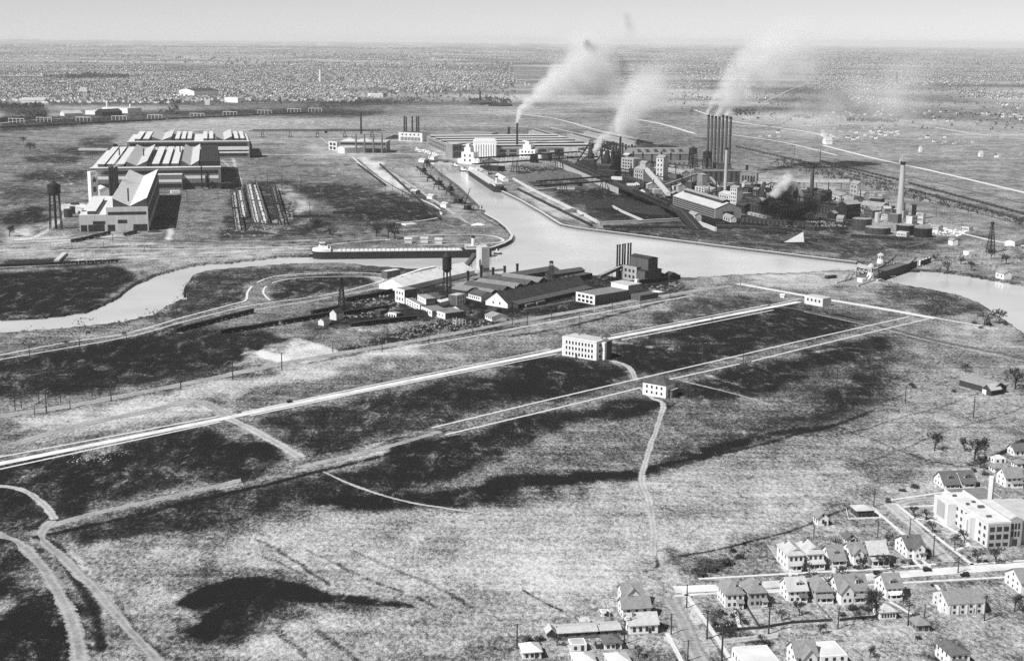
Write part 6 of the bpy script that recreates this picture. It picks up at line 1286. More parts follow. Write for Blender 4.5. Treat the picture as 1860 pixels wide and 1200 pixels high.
# ------------------------------------------------------------------ steel works on the right bank
# white cement silos and mill
def flute_x(t, L, D, h):
    for i in range(9): MB().lathe(L*(.06+.11*i), 0, [(L*.05, .2), (L*.05, h*.8)], 10).build('silo_cylinder', 'white_paint', t)
    MB().box(L*.05, L*.95, D*.2, D*.8, h, h+4).build('roof_house', 'white_paint', t)
B('silo_block', 'white fluted silo block beside the slip\'s inner end', 'silo', (861,287), (902,287), 24, ('y', 256), 'flat', 'white_paint', 'roof_white', extra=flute_x)
def ziggurat(t, L, D, h):
    MB().box(L*.2, L*.7, D*.1, D*.9, h, h+9).build('upper_storey', 'white_paint', t); MB().box(L*.3, L*.55, D*.2, D*.8, h+9.01, h+15).build('head_house', 'white_paint', t)
    MB().box(L+.02, L+14, -4, D*.6, 0, h*.5).build('side_wing', 'white_paint', t); MB().box(-9, -.02, 2, D, 0, h*.4).build('low_wing', 'white_paint', t)
B('grinding_mill', 'jagged white mill building left of the fluted silos', 'factory', (838,297), (860,298), 20, ('y', 276), 'flat', 'white_paint', 'roof_white', wins=[('f',2,2,.3,.2,.2,.4)], extra=ziggurat)
B('grinding_mill', 'white stepped mill with square windows right of the tall smoking stack', 'factory', (943,286), (972,287), 26, ('y', 271), 'flat', 'white_paint', 'roof_white', wins=[('f',2,4,.4,.24,.16,.42)], extra=ziggurat)
B('grinding_mill', 'low white long mill before the smoking stack', 'factory', (905,281), (945,286), 16, 9, 'flat', 'white_paint', 'roof_white', wins=[('f',1,7,.4,.4,.3,.4)])
tank('white round tank on the stepped mill\'s left', (953,275), 5, 22, 'cone', 'white_paint')
stack('tall_stack', 'slender black stack pouring white smoke beside the white mills', (939,284), 224, 2.1, 1.8, 'black_steel')
stack('short_stack', 'short dark stack left of the white smoking one', (924,248), 231, 3, 3, 'black_steel', cap=False)
B('works_hall', 'grey gabled yard shed by the slip freighter', 'shed', (862,312), (872,318), 14, 6, 'gx', 'pale_plaster', 'roof_light', 2)
heap('pale stone heap below the fluted silos', (890,296), 24, 12, 9, 'ore', 0, 'stone_heap', 'heap', 4)
B('works_shed', 'dark unloading sheds at the slip freighter\'s bow', 'shed', (872,309), (905,312), 18, 9, 'flat', 'black_steel', 'roof_sooty'); B('works_shed', 'low white quay store behind the slip freighter', 'shed', (900,322), (914,330), 9, 5, 'gx', 'white_paint', 'roof_white', 2)
# ore bridges
truss_bridge('long black ore bridge spanning from the slip to the blast furnaces', (860,318), (1056,304), 18, 11, 9, [.12, .37, .78], n=22)
truss_bridge('shorter black ore bridge over the coal field', (972,355), (1110,344), 13, 8, 8, [.36, .9], n=14)
# coal and ore field
for b, rx, ry, h, m, rz, lb, s in [((985,325),60,40,12,'ore',.1,'brown ore heap under the long ore bridge'.replace('brown','grey'),1), ((1030,322),34,30,10,'ore',.3,'grey ore heap nearer the furnaces',2), ((1120,372),46,52,11,'coal',-.2,'large black coal pile inside the retaining walls',3), ((1185,385),50,26,9,'coal',-.5,'black coal pile along the trestle',4), ((1060,365),30,34,8,'coal',0,'black coal pile below the shorter ore bridge',5), ((1090,392),26,14,5,'coal',.1,'low black coal bank by the wall corner',6), ((1040,385),16,10,5,'ore',0,'small grey heap in the triangular bin',7)]:
    heap(lb, b, rx, ry, h, m, rz, 'coal_pile' if m == 'coal' else 'ore_pile', 'heap', s)
WL = wall_line
WL('bright white retaining wall running down beside the basin', [(932,326),(965,345),(1010,367),(1060,391),(1086,406)], 2.6, 0, 2.6, 'whitewash', 'retaining_wall', 'wall', 0, 'whitewash')
WL('white retaining wall dividing the coal field', [(1108,374),(1130,386),(1167,402)], 1.8, 0, 2.4, 'whitewash', 'retaining_wall', 'wall', 0, 'whitewash')
WL('pale wall closing the coal field at the basin side', [(1088,408),(1160,405),(1238,401)], 2.4, 0, 3.4, 'concrete', 'retaining_wall', 'wall', 0, 'concrete')
WL('white wall end beneath the shorter ore bridge', [(970,348),(1010,344),(1044,344)], 3, 0, 3, 'whitewash', 'retaining_wall', 'wall', 0, 'whitewash')
WL('pale curved wall at the trestle\'s lower end', [(1269,408),(1285,414),(1300,420)], 3, 0, 4, 'whitewash', 'retaining_wall', 'wall', 0, 'whitewash')
# the high line trestle
def high_line():
    pts = [G(*p) for p in ((1020,302), (1062,321), (1118,346), (1180,373), (1238,400), (1268,418))]; o0 = pts[0]; t = thing('ore_trestle', 'long black ore car trestle slanting down across the coal field on white posts', 'trestle', o0); b = MB(); d_ = MB(); c = MB()
    n = len(pts); H_ = 10
    for (x, z0, z1, mb) in ((9, H_, H_+1.6, b), (1.5, H_+1.61, H_+2.6, d_)):
        for k, p in enumerate(pts):
            d = (pts[min(k+1, n-1)]-pts[max(k-1, 0)]).normalized(); s = Vector((-d.y, d.x, 0))*x; f = 1 if k < n-1 else .1
            l_, r_ = p+s-o0, p-s-o0; mb.v += [(l_.x, l_.y, z0*f), (l_.x, l_.y, z1*f), (r_.x, r_.y, z1*f), (r_.x, r_.y, z0*f)]
        for k in range(n-1): i = k*4; mb.f += [(i, i+1, i+5, i+4), (i+1, i+2, i+6, i+5), (i+2, i+3, i+7, i+6), (i+3, i, i+4, i+7)]
    b.build('deck', 'black_steel', t); d_.build('rail_bank', 'rust_steel', t)
    pm = MB().box(-.9, .9, -.9, .9, -.3, 9.95).mesh('post', 'whitewash'); j = 0
    for k in range(n-2):
        p, q = pts[k], pts[k+1]; d = (q-p).normalized(); s = Vector((-d.y, d.x, 0)); m = int((q-p).length/8)
        for i in range(m):
            if j >= 60: break
            o = bpy.data.objects.new('post', pm); COL.objects.link(o); o.parent = t; o.location = p+(q-p)*(i/m)-s*8.4-o0; j += 1
high_line()
# wagons on the trestle
for k, (a, b, n) in enumerate([((1045,299),(1105,324),6), ((1150,346),(1215,374),6)]):
    p, q = G(a[0], a[1], 12.6), G(b[0], b[1], 12.6)
    for i in range(n):
        c = p+(q-p)*((i+.5)/n); o = dup(WAGON[0], c, math.atan2((q-p).y, (q-p).x), None, f'black ore car on the {"upper" if k == 0 else "lower"} trestle, {nth(i)} from the left'); o['group'] = 'ore cars on the trestle'; o.scale = ((q-p).length/n*.92/12.2, 1.1, .9)
# blast furnaces
def furnace(base, ty, label):
    h = HT(base[0], base[1], ty); t = thing('blast_furnace', label, 'blast furnace', G(*base), -.5)
    MB().lathe(0, 0, [(7, 0), (7, h*.18), (5.5, h*.3), (6.6, h*.45), (4.4, h*.72), (3.2, h*.8)], 18).build('stack_shell', 'black_steel', t)
    b = MB()
    for s in (-1, 1):
        for y in (-1, 1): b.tube((s*3, y*3, h*.7), (s*2, y*2, h), .5, .4, 4)
    b.box(-4, 4, -4, 4, h*.86, h*.88).box(-3, 3, -3, 3, h*.97, h); b.build('top_frame', 'black_steel', t)
    MB().tube((0, 0, h*.82), (14, 4, h*.94), 1.3, 1.3, 8).tube((14, 4, h*.94), (18, 8, h*.3), 1.3, 1.6, 8).build('downcomer', 'rust_steel', t)
    k = MB()
    for y in (-2, 2): k.tube((-34, y, 2), (-2, y, h*.92), .7, .7, 4)
    for i in range(9): u = i/9; k.tube((-34+32*u, -2, 2+(h*.92-2)*u), (-34+32*(u+.1), 2, 2+(h*.92-2)*(u+.1)), .3, .3, 3)
    k.build('skip_incline', 'black_steel', t); MB().box(-12, 14, -16, -7, 0, h*.3).build('cast_house', 'black_steel', t); r = MB(); chevron(r, -12.5, 14.5, -16, -7, h*.3, 3, .4, 'x'); r.build('cast_house_roof', 'roof_sooty', t)
furnace((1102,316), 262, 'dark right hand blast furnace with slanting skip incline'); furnace((1073,306), 254, 'dark left hand blast furnace half hidden in white smoke')
for i, x in enumerate((1112, 1117, 1122)):
    t = thing('hot_stove', f'dark upright hot stove beside the tall furnace stack, {nth(i)} of three from the left', 'stove', G(x, 317-i), 0, 'hot stoves'); MB().lathe(0, 0, [(3.4, 0), (3.4, 40), (2, 43), (.3, 44)], 14).build('shell', 'black_steel', t); MB().lathe(0, 0, [(3.7, 12), (3.7, 12.6)], 14).build('platform', 'rust_steel', t)
stack('tall_stack', 'slim black stack standing beside the blast furnaces', (1125.5,316), 248.5, 2.0, 1.8, 'black_steel', cap=False); stack('tall_stack', 'slim black stack behind the blast furnace smoke', (1093,300), 249, 1.8, 1.6, 'black_steel', cap=False)
B('works_shed', 'black stock house block under the right blast furnace', 'building', (1082,322), (1116,325), 16, 13, 'flat', 'black_steel', 'roof_sooty'); B('works_shed', 'black stock house block under the left blast furnace', 'building', (1055,305), (1080,310), 14, 12, 'flat', 'black_steel', 'roof_sooty')
B('works_shed', 'white low shed strip at the stock house foot', 'shed', (1110,326), (1137,328), 8, 5, 'flat', 'whitewash', 'roof_light')
B('works_hall', 'pale wall building behind the ore bridge, left of the furnaces', 'building', (1024,286), (1050,288), 20, ('y', 267), 'flat', 'sooty_plaster', 'roof_grey')
t = thing('hopper_tower', 'small black hopper tower over the long ore bridge', 'tower', G(1012,296), .3); MB().lathe(0, 0, [(3, 14), (6, 22), (6, 27)], 8).build('hopper', 'black_steel', t); MB().box(-4, -3, -4, -3, 0, 15).box(3, 4, 3, 4, 0, 15).box(-4, -3, 3, 4, 0, 15).box(3, 4, -4, -3, 0, 15).build('leg', 'black_steel', t)
# long roofs behind the furnaces
for i, (a, b, D, h, rm, lb) in enumerate([((975,262),(1075,300),26,9,'roof_grey','long pale shop roof running behind the white mills'), ((1000,258),(1110,292),24,9,'roof_light','long white shop roof behind the furnaces'), ((1030,252),(1140,282),24,9,'roof_grey','long pale foundry roof beyond the furnace stacks'), ((960,244),(1020,262),30,8,'roof_grey','long grey roof near the short dark stack'), ((1060,246),(1180,272),22,8,'roof_grey','farthest long pale roof behind the blast furnace smoke')]):
    B('rolling_shop', lb, 'factory', a, b, D, h, 'mx', 'sooty_plaster', rm, 3.5)
B('foundry', 'long grey ribbed roof foundry with dark chimneys in front', 'factory', (1148,291), (1256,290), 60, 11, 'gx', 'mid_brick', 'roof_mid', 11, extra=lambda t, L, D, h: [MB().box(L*(.12+.14*i), L*(.12+.14*i)+5, D*.14, D*.3, h+3, h+9).build('roof_monitor', 'roof_dark', t) for i in range(6)])
for i in range(12): stack('cupola_stack', f'short black cupola stack left of the ribbed roof foundry, {nth(i)} from the left', (1097+i*5.6, 279+i*.6), 254+i*.9+(i % 3)*1.5, 2.0, 2.0, 'black_steel', group='row of cupola stacks', cap=False)
for i in range(7): stack('cupola_stack', f'thin dark flue before the ribbed roof foundry, {nth(i)} of seven from the left', (1150+i*17, 296), 275+(i % 3)*2.5, 1.7, 1.6, 'black_steel', group='flues of the ribbed foundry', cap=False)
B('machine_hall', 'pale long hall with small square windows below the ribbed foundry', 'factory', (1190,302), (1252,302), 14, 10, 'flat', 'sooty_plaster', 'roof_grey', wins=[('f',1,6,.25,.3,.4,.4)])
# sinter plant, crushers, conveyors
B('crusher_house', 'pale tall crusher house with stepped gable roofs at the trestle', 'building', (1151,328), (1168,331), 18, ('y', 306), 'gx', 'sooty_plaster', 'roof_grey', 4, [('f',3,4,.5,.14,.12,.3)], extra=lambda t, L, D, h: body(t, L*.6, D*.5, 9, 'gx', 'sooty_plaster', 'roof_grey', 3, x0=L*.3, y0=D*.3, z0=h+1.6, names=('head_house', 'head_house_roof')))
B('crusher_house', 'narrow white tower house with gable roof behind the crusher', 'building', (1191,330), (1204,331), 16, ('y', 286), 'gx', 'whitewash', 'roof_grey', 4, [('f',5,2,.4,.09,.08,.19)])
B('crusher_house', 'pale many windowed block beside the narrow tower house', 'building', (1128,310), (1150,313), 22, ('y', 286), 'flat', 'sooty_plaster', 'roof_grey', wins=[('f',4,4,.55,.12,.08,.23)])
B('works_hall', 'pale ribbed roof shed right of the tower house', 'building', (1208,318), (1238,324), 16, 9, 'gx', 'sooty_plaster', 'roof_grey', 4)
B('works_hall', 'dark mid block behind the crossing conveyors', 'building', (1168,338), (1200,345), 20, 12, 'flat', 'dark_brick_and_shade', 'roof_dark'); B('works_hall', 'black low block under the crossing conveyors', 'building', (1130,330), (1165,342), 14, 9, 'flat', 'black_steel', 'roof_sooty')
gallery('white stepped conveyor falling from the crusher house to the trestle', (1174,333), (1214,362), 20, 5, 6, 5, 'roof_light', 2, side='whitewash'); gallery('long pale thin conveyor rising across the works to the square tower', (1174,352), (1268,336), 2, 17, 3, 3, 'roof_grey', 4, side='sooty_plaster'); gallery('dark conveyor between the crusher and the power house', (1184,322), (1250,334), 12, 6, 4, 4, 'roof_sooty', 2)
B('transfer_tower', 'grey square transfer tower at the thin conveyor\'s upper end', 'tower', (1266,344), (1275,346), 9, ('y', 316), 'hip', 'mid_brick', 'roof_grey', 2); B('works_hall', 'grey flat block beneath the transfer tower', 'building', (1262,348), (1280,352), 16, 9, 'flat', 'concrete', 'roof_grey', wins=[('f',2,3,.5,.25,.15,.4)])
B('works_hall', 'grey small hall with three arched windows right of the transfer tower', 'building', (1279,352), (1292,356), 14, 9, 'gx', 'mid_brick', 'roof_grey', 3, [('f',1,3,.5,.5,.2,.4)]); gallery('pale steep conveyor dropping beside the grey stack', (1290,342), (1306,352), 14, 6, 4, 4, 'roof_grey', 1)
# coke handling hall
def long_x(t, L, D, h):
    MB().box(L*.05, L*.95, D*.36, D*.64, h+6, h+9.5).build('monitor', 'roof_sooty', t); r = MB(); chevron(r, L*.04, L*.96, D*.36, D*.64, h+9.5, 1.6, .4, 'x'); r.build('monitor_roof', 'roof_grey', t)
    for i in range(4): MB().box(L*.02, L*.98, -.14, -.02, h*(.12+.22*i), h*(.22+.22*i)).build('window_band', 'glass', t)
    MB().box(L+.02, L+.2, D*.3, D*.7, 0, h*.7).build('doorway', 'black_steel', t)
B('long_hall', 'long gabled hall with pale roof and black gable end in the steel works', 'factory', (1222,372), (1299,397), (1327,390), 13, 'gx', 'mid_brick', 'roof_light', 7.5, extra=long_x)
B('crusher_house', 'tall white tower block with rows of small black windows behind the long hall', 'building', (1325,381), (1337,383), 10, ('y', 340), 'gx', 'whitewash', 'roof_grey', 2.6, [('f',6,3,.45,.08,.06,.16)])
B('crusher_house', 'pale stepped shed block left of the white tower block', 'building', (1305,374), (1324,379), 18, ('y', 350), 'gx', 'whitewash', 'roof_light', 3, [('f',3,4,.5,.14,.12,.3)]); B('works_hall', 'black roofed shed hugging the white tower block', 'building', (1336,384), (1352,387), 12, 10, 'gx', 'black_steel', 'roof_sooty', 3)
B('gate_house', 'small pale house with three black windows by the long hall', 'house', (1313,399), (1327,404), 8, 5.6, 'gx', 'whitewash', 'roof_grey', 3, [('f',1,3,.55,.5,.2,.4)])
B('yard_hut', 'pale jumbled hut at the trestle\'s lower end', 'shed', (1249,401), (1262,405), 9, 10, 'gx', 'whitewash', 'roof_grey', 3, [('f',2,3,.5,.22,.15,.45)])
# power house and its row of stacks
def pw_x(t, L, D, h):
    MB().box(L*.3, L*.56, D*.2, D*.9, h, h+9).build('boiler_house', 'dark_brick_and_shade', t); MB().box(L*.3-.4, L*.56+.4, D*.2-.4, D*.9+.4, h+9.02, h+9.6).build('boiler_house_roof', 'roof_dark', t)
    for i in range(10): MB().box(L*(.04+.094*i), L*(.075+.094*i), -.2, -.02, h*.12, h*.85).build('tall_window', 'glass', t)
    MB().box(0, L, -.5, -.21, h*.9, h*.98).build('cornice', 'sooty_plaster', t); MB().lathe(L*.8, -3, [(2.4, 0), (2.4, h+8)], 10).build('flue', 'black_steel', t)
B('power_house', 'dark great power house beneath the row of seven stacks', 'power station', (1276,332), (1374,331), 50, ('y', 309), 'flat', 'dark_brick_and_shade', 'roof_mid', extra=pw_x)
B('works_hall', 'pale flat turbine hall roof left of the great power house', 'building', (1241,318), (1280,324), 36, 9, 'flat', 'mid_brick', 'roof_grey'); B('works_hall', 'grey gabled hall at the right end of the great power house', 'building', (1344,333), (1374,334), 34, ('y', 314), 'gy', 'mid_brick', 'roof_grey', 4, [('f',1,5,.6,.6,.15,.4)])
for i, (x, ty) in enumerate([(1283.5,208.5), (1290,210), (1296.5,211), (1303,212), (1309.5,209), (1316.5,210.5), (1323.5,212.5)]):
    stack('power_stack', f'huge grey power house stack, {nth(i)} of the seven in a row from the left', (x, 318+(i % 2)), ty, 2.3, 2.1, 'stack_brick', group='row of seven power house stacks')
stack('tall_stack', 'pale grey stack with dark top before the great power house', (1317,352), 268, 2.7, 2.2, 'stack_light')
water_tower('left of two black elevated tanks beside the power house', (1258,306), 266, 15, .3, 'flat', 6, name='elevated_tank'); water_tower('right of two black elevated tanks beside the power house', (1283,330), 271, 14.5, .26, 'flat', 6, name='elevated_tank')
B('works_shed', 'white low wall buildings right of the power house', 'building', (1376,334), (1404,337), 14, 5, 'flat', 'sooty_plaster', 'roof_grey'); B('works_shed', 'pale box store below the power house hall', 'building', (1384,343), (1402,346), 12, 7, 'flat', 'whitewash', 'roof_grey', wins=[('f',1,2,.5,.5,.2,.4)])
# coke ovens, quench area, by-product works
def battery(label, A, B_, D, h): B('coke_oven_battery', label, 'coke ovens', A, B_, D, h, 'flat', 'black_steel', 'roof_sooty', extra=lambda t, L, D_, hh: [MB().box(L*(.02+.06*i), L*(.05+.06*i), -.5, -.02, .5, hh-.6).build('oven_door', 'rust_steel', t) for i in range(16)])
battery('long black coke oven battery behind the dark smoke', (1352,385), (1440,399), 14, 11); battery('black coke oven battery farther right under the dark smoke', (1430,380), (1520,391), 14, 11); battery('low black battery nearest the basin road', (1345,404), (1475,414), 10, 6)
stack('tall_stack', 'black stack rising out of the dark coke smoke', (1473.5,362), 301, 3.1, 2.5, 'stack_brick', cap=True); stack('tall_stack', 'tallest pale concrete stack at the right of the works', (1633.5,401), 293.5, 4.6, 2.9, 'stack_light', cap=True)
gallery('long level white conveyor gallery with square windows beyond the coke smoke', (1402,345), (1541,347), 12, 14, 4, 4.4, 'roof_light', 6, side='whitewash')
B('screening_tower', 'stepped pale screening tower at the white gallery\'s end', 'tower', (1543,358), (1556,361), 12, ('y', 332), 'gx', 'sooty_plaster', 'roof_grey', 4, [('f',3,2,.4,.12,.12,.3)], extra=lambda t, L, D, h: body(t, L*.8, D*.8, 9, 'gx', 'sooty_plaster', 'roof_grey', 3, x0=L*1.02, y0=1, z0=0, names=('annex', 'annex_roof')))
for lb, A, B_, D, h, rf, w, rm, ri in [('long pale gabled shed left of the screening tower', (1502,359), (1524,366), 22, 8, 'gx', 'whitewash', 'roof_grey', 3), ('long dark roofed shed behind the black works stack', (1486,350), (1505,358), 26, 8, 'gx', 'sooty_plaster', 'roof_grey', 4), ('grey hipped shed in front of the screening tower', (1522,371), (1537,374), 14, 8, 'hip', 'mid_brick', 'roof_grey', 3),
    ('pale windowed block right of the screening tower', (1576,360), (1588,362), 12, 10, 'flat', 'sooty_plaster', 'roof_grey', 0), ('pale block with balconies beside the windowed block', (1590,361), (1602,363), 12, 8, 'flat', 'sooty_plaster', 'roof_grey', 0), ('dark tall purifier house with columned front', (1537,399), (1562,397), 16, 20, 'gx', 'black_steel', 'roof_grey', 4),
    ('pale low barrel roof hall behind the purifier house', (1560,384), (1600,388), 24, 9, 'gx', 'sooty_plaster', 'roof_grey', 5), ('small grey gable house on the purifier\'s right', (1568,393), (1584,396), 12, 10, 'gy', 'dark_brick_and_shade', 'roof_grey', 4), ('dark roofed low shed left of the tall pale stack', (1594,381), (1626,382), 12, 5, 'flat', 'black_steel', 'roof_sooty', 0),
    ('small pale cottage left of the gasholders', (1519,402), (1531,403), 8, 5, 'gx', 'sooty_plaster', 'roof_grey', 3), ('white windowed hut between the gasholders and tanks', (1628,429), (1646,431), 8, 6, 'flat', 'whitewash', 'roof_light', 0), ('pale pump block right of the tall stack', (1663,406), (1676,407), 10, 14, 'flat', 'whitewash', 'roof_grey', 0),
    ('dark bin on the pump block\'s left', (1658,392), (1664,392), 6, 15, 'flat', 'black_steel', 'roof_sooty', 0), ('low pale shed under the pump block', (1662,416), (1676,417), 8, 4, 'flat', 'sooty_plaster', 'roof_grey', 0), ('small pale sheds at the end of the works road', (1745,418), (1760,420), 8, 5, 'flat', 'whitewash', 'roof_grey', 0), ('white low shed among pipes beneath the tall stack', (1600,398), (1622,402), 10, 5, 'gx', 'whitewash', 'roof_grey', 2),
    ('grey shed in smoke behind the black battery', (1384,362), (1402,366), 12, 8, 'gx', 'sooty_plaster', 'roof_grey', 2), ('pale shed with dark door right of the power house yard', (1452,352), (1468,355), 9, 6, 'gx', 'whitewash', 'roof_grey', 2), ('white end shed near the coke smoke\'s right', (1466,381), (1482,384), 9, 6, 'gx', 'sooty_plaster', 'roof_grey', 2), ('low pale store right of the tanks', (1690,418), (1704,420), 9, 5, 'gx', 'whitewash', 'roof_grey', 2), ('dark shed beside the dock road wagons', (1462,419), (1480,420), 8, 5, 'gx', 'wood_dark', 'roof_sooty', 2),
    ('long flat pale track shed under the coke smoke', (1358,390), (1402,400), 5, 4, 'flat', 'sooty_plaster', 'roof_grey', 0)]:
    B('works_building', lb, 'building', A, B_, D, h, rf, w, rm, ri, [('f', 1 if h < 9 else 2, 5, .5, .3 if h < 9 else .2, .3, .45)])
TK = tank
TK('tall dark gasholder, left of the pair before the purifier house', (1565,417), 19*.62, 14, 'flat', 'rust_steel', 'roof_grey', 'gasholder', 'gasholders', 'gasholder'); TK('wide low gasholder with pale dished roof', (1594,424), 23*.66, 8, 'cone', 'rust_steel', 'roof_grey', 'gasholder', 'gasholders', 'gasholder')
TK('black oil tank, left of two beneath the tall stack', (1644,426), 10.5, 12, 'flat', 'black_steel', 'roof_grey'); TK('black oil tank, right of two beneath the tall stack', (1676,430), 10.5, 11, 'flat', 'black_steel', 'roof_mid'); TK('slim pale standpipe behind the wide gasholder', (1593,403), 3, 12, 'flat', 'concrete')
t = thing('white_stone_wedge', 'bright white wedge shaped stone bank beside the dock wall', 'stone bank', G(1424,440), YN); s = (G(1463,441)-G(1424,440)).length; MB().add([(0,0,0),(s,0,0),(s,16,0),(s-.5,3,HT(1463,441,423)),(s*.75,9,2)], [(0,2,1),(0,1,3),(1,2,3),(0,3,4),(3,2,4),(2,0,4)]).build('bank', 'limestone', t)
gallery('dark sloping quench car conveyor through the black smoke', (1374,384), (1388,352), 4, 14, 5, 4, 'roof_sooty', 1)
GS = 'wagons by the steel works'
train((1095,414), (1245,415), 10, 'along the basin road under the coal wall', GS, .9); train((1384,421), (1428,425), 4, 'on the dock track left of the white wedge', GS, 1); train((1300,414), (1330,416), 3, 'near the pale curved wall', GS, 1); train((1545,431), (1658,437), 9, 'below the gasholders', GS, 1); train((940,345), (1075,412), 14, 'between the dock wall and white retaining wall', GS, .9)
train((1355,398), (1450,409), 8, 'before the low black battery', GS, 1)
debris('rubble', [(1560,400),(1690,398),(1720,415),(1660,420),(1580,412)], 420, .8, 2.6, 'debris', 21); debris('rubble', [(1290,325),(1420,335),(1560,355),(1540,370),(1400,358),(1280,345)], 500, .8, 2.6, 'debris', 22); debris('rubble', [(1150,335),(1260,345),(1320,365),(1280,372),(1200,360)], 300, .8, 2.6, 'debris', 23); debris('rubble', [(1340,395),(1500,402),(1540,412),(1420,412)], 350, .8, 2.4, 'debris', 24); debris('rubble', [(880,300),(1050,290),(1060,300),(900,318)], 250, 1, 3, 'debris', 25)
debris('rubble', [(940,255),(1150,285),(1130,292),(950,270)], 350, 1.2, 3.5, 'debris', 26); debris('rubble', [(1690,412),(1760,420),(1740,430),(1690,425)], 120, .8, 2, 'limestone', 27); debris('rubble', [(1650,480),(1800,440),(1860,450),(1860,490),(1700,492)], 200, .6, 2, 'debris', 28)
poles([(1420,336,318),(1600,372,356),(1700,395,378),(1746,420,402),(1500,342,326),(1100,262,250)], 'on the plain right of the steel works')

# crowded small buildings and pipework between the big ones
CR = [(1160,350),(1172,357),(1188,352),(1140,345),(1206,350),(1232,352),(1246,346),(1256,360),(1284,364),(1296,368),(1336,362),(1350,358),(1362,352),(1376,356),(1392,352),(1412,358),(1426,352),(1440,360),(1458,366),(1490,372),(1508,378),(1520,386),(1548,378),(1338,346),(1352,344),(1226,338),(1214,332),(1160,300),(1176,308),(1140,296),(1125,300),(1216,306),(1060,296),(1040,300),(1066,286),(985,292),(1000,288),(965,296),(1452,392),(1502,396)]
CR += [(1300,345),(1316,348),(1370,342),(1420,342),(1436,346),(1470,356),(1484,362),(1500,366),(1534,384),(1560,372),(1580,376),(1606,392),(1620,390),(1092,300),(1106,296),(1118,306),(1146,318),(1182,318),(1196,322),(1210,344),(1246,332),(1272,360),(1306,384),(1400,384),(1386,376),(1418,386),(1470,398),(1640,402),(1656,410),(1612,404),(1578,390),(1176,346),(1222,362),(1150,342)]
CR.sort()
for i, (x, y) in enumerate(CR):
    w_ = random.uniform(9, 17); h_ = random.uniform(5, 15); k = ('left of the furnaces' if x < 1100 else 'between the furnaces and the crusher' if x < 1215 else 'round the long hall' if x < 1345 else 'in the coke works')
    j = sum(1 for q in CR[:i] if (q[0] < 1100) == (x < 1100) and (q[0] < 1215) == (x < 1215) and (q[0] < 1345) == (x < 1345))
    a = G(x, y); t = thing('sooty_shed', f'small sooty works shed {k}, {nth(j)} from the left there', 'shed', a, random.choice((YF, R(42), R(-42), .2)), 'small sooty sheds of the steel works')
    body(t, w_, random.uniform(8, 14), h_, random.choice(('gx', 'gy', 'flat', 'flat')), random.choice(('sooty_plaster', 'dark_brick_and_shade', 'mid_brick', 'black_steel', 'rust_steel', 'whitewash')), random.choice(('roof_grey', 'roof_dark', 'roof_sooty', 'roof_light')), 3)
    if i % 2: win_grid(t, 'f', w_, 9, 2 if h_ > 8 else 1, 3, 1.6, h_*.2, h_*.2, h_*.4)
    if i % 3 == 0: MB().lathe(w_*.7, 4, [(.8, h_*.5), (.7, h_+random.uniform(8, 18))], 8).build('flue', 'black_steel', t)
for i, (a, b, z, lb) in enumerate([((1128,318),(1262,346),11,'black overhead pipe from the furnaces to the transfer tower'), ((1150,300),(1270,312),9,'dark overhead pipe before the ribbed foundry'), ((1330,352),(1475,372),9,'black overhead pipe through the coke works'), ((1480,374),(1600,392),7,'dark overhead pipe from the coke works to the gasholders'), ((1290,362),(1360,352),10,'short black overhead pipe behind the white tower block'), ((1000,296),(1075,300),14,'black overhead pipe over the ore heaps'), ((1385,352),(1405,344),12,'thin black pipe beside the white gallery')]):
    p, q = G(*a), G(*b); d = q-p; L = d.length; t = thing('overhead_pipe', lb, 'pipe', p, math.atan2(d.y, d.x)); MB().tube((0, 0, z), (L, 0, z), 1.0, 1.0, 8).build('pipe', 'black_steel', t); k = MB()
    for n_ in range(int(L/18)+1): k.box(n_*18-.4, n_*18+.4, -.5, .5, 0, z-.98)
    k.build('trestle', 'black_steel', t)
for i, (x, y, ty) in enumerate([(1146,330,300),(1178,330,304),(1238,346,318),(1300,366,330),(1344,368,336),(1398,372,338),(1420,376,344),(1446,372,340),(1506,388,362),(1530,384,360)]):
    stack('small_stack', f'small black flue stack among the steel works sheds, {nth(i)} from the left', (x, y), ty, 1.1, 1.0, 'black_steel', group='small flues of the steel works', cap=False)
for pts in ([(1240,410),(1400,420),(1560,428),(1720,425)], [(1300,408),(1450,416),(1600,440),(1700,436)], [(1090,411),(1260,418),(1420,430),(1540,455)], [(930,352),(1000,392),(1080,414)], [(1150,420),(1330,436),(1480,455)], [(1650,448),(1740,430),(1860,425)], [(1180,275),(1330,300),(1480,330)], [(1110,262),(1280,285),(1450,322)], [(1000,236),(1150,258),(1280,280)]):
    strip('track_bed', pts, 4, .1, 'ballast', .2)
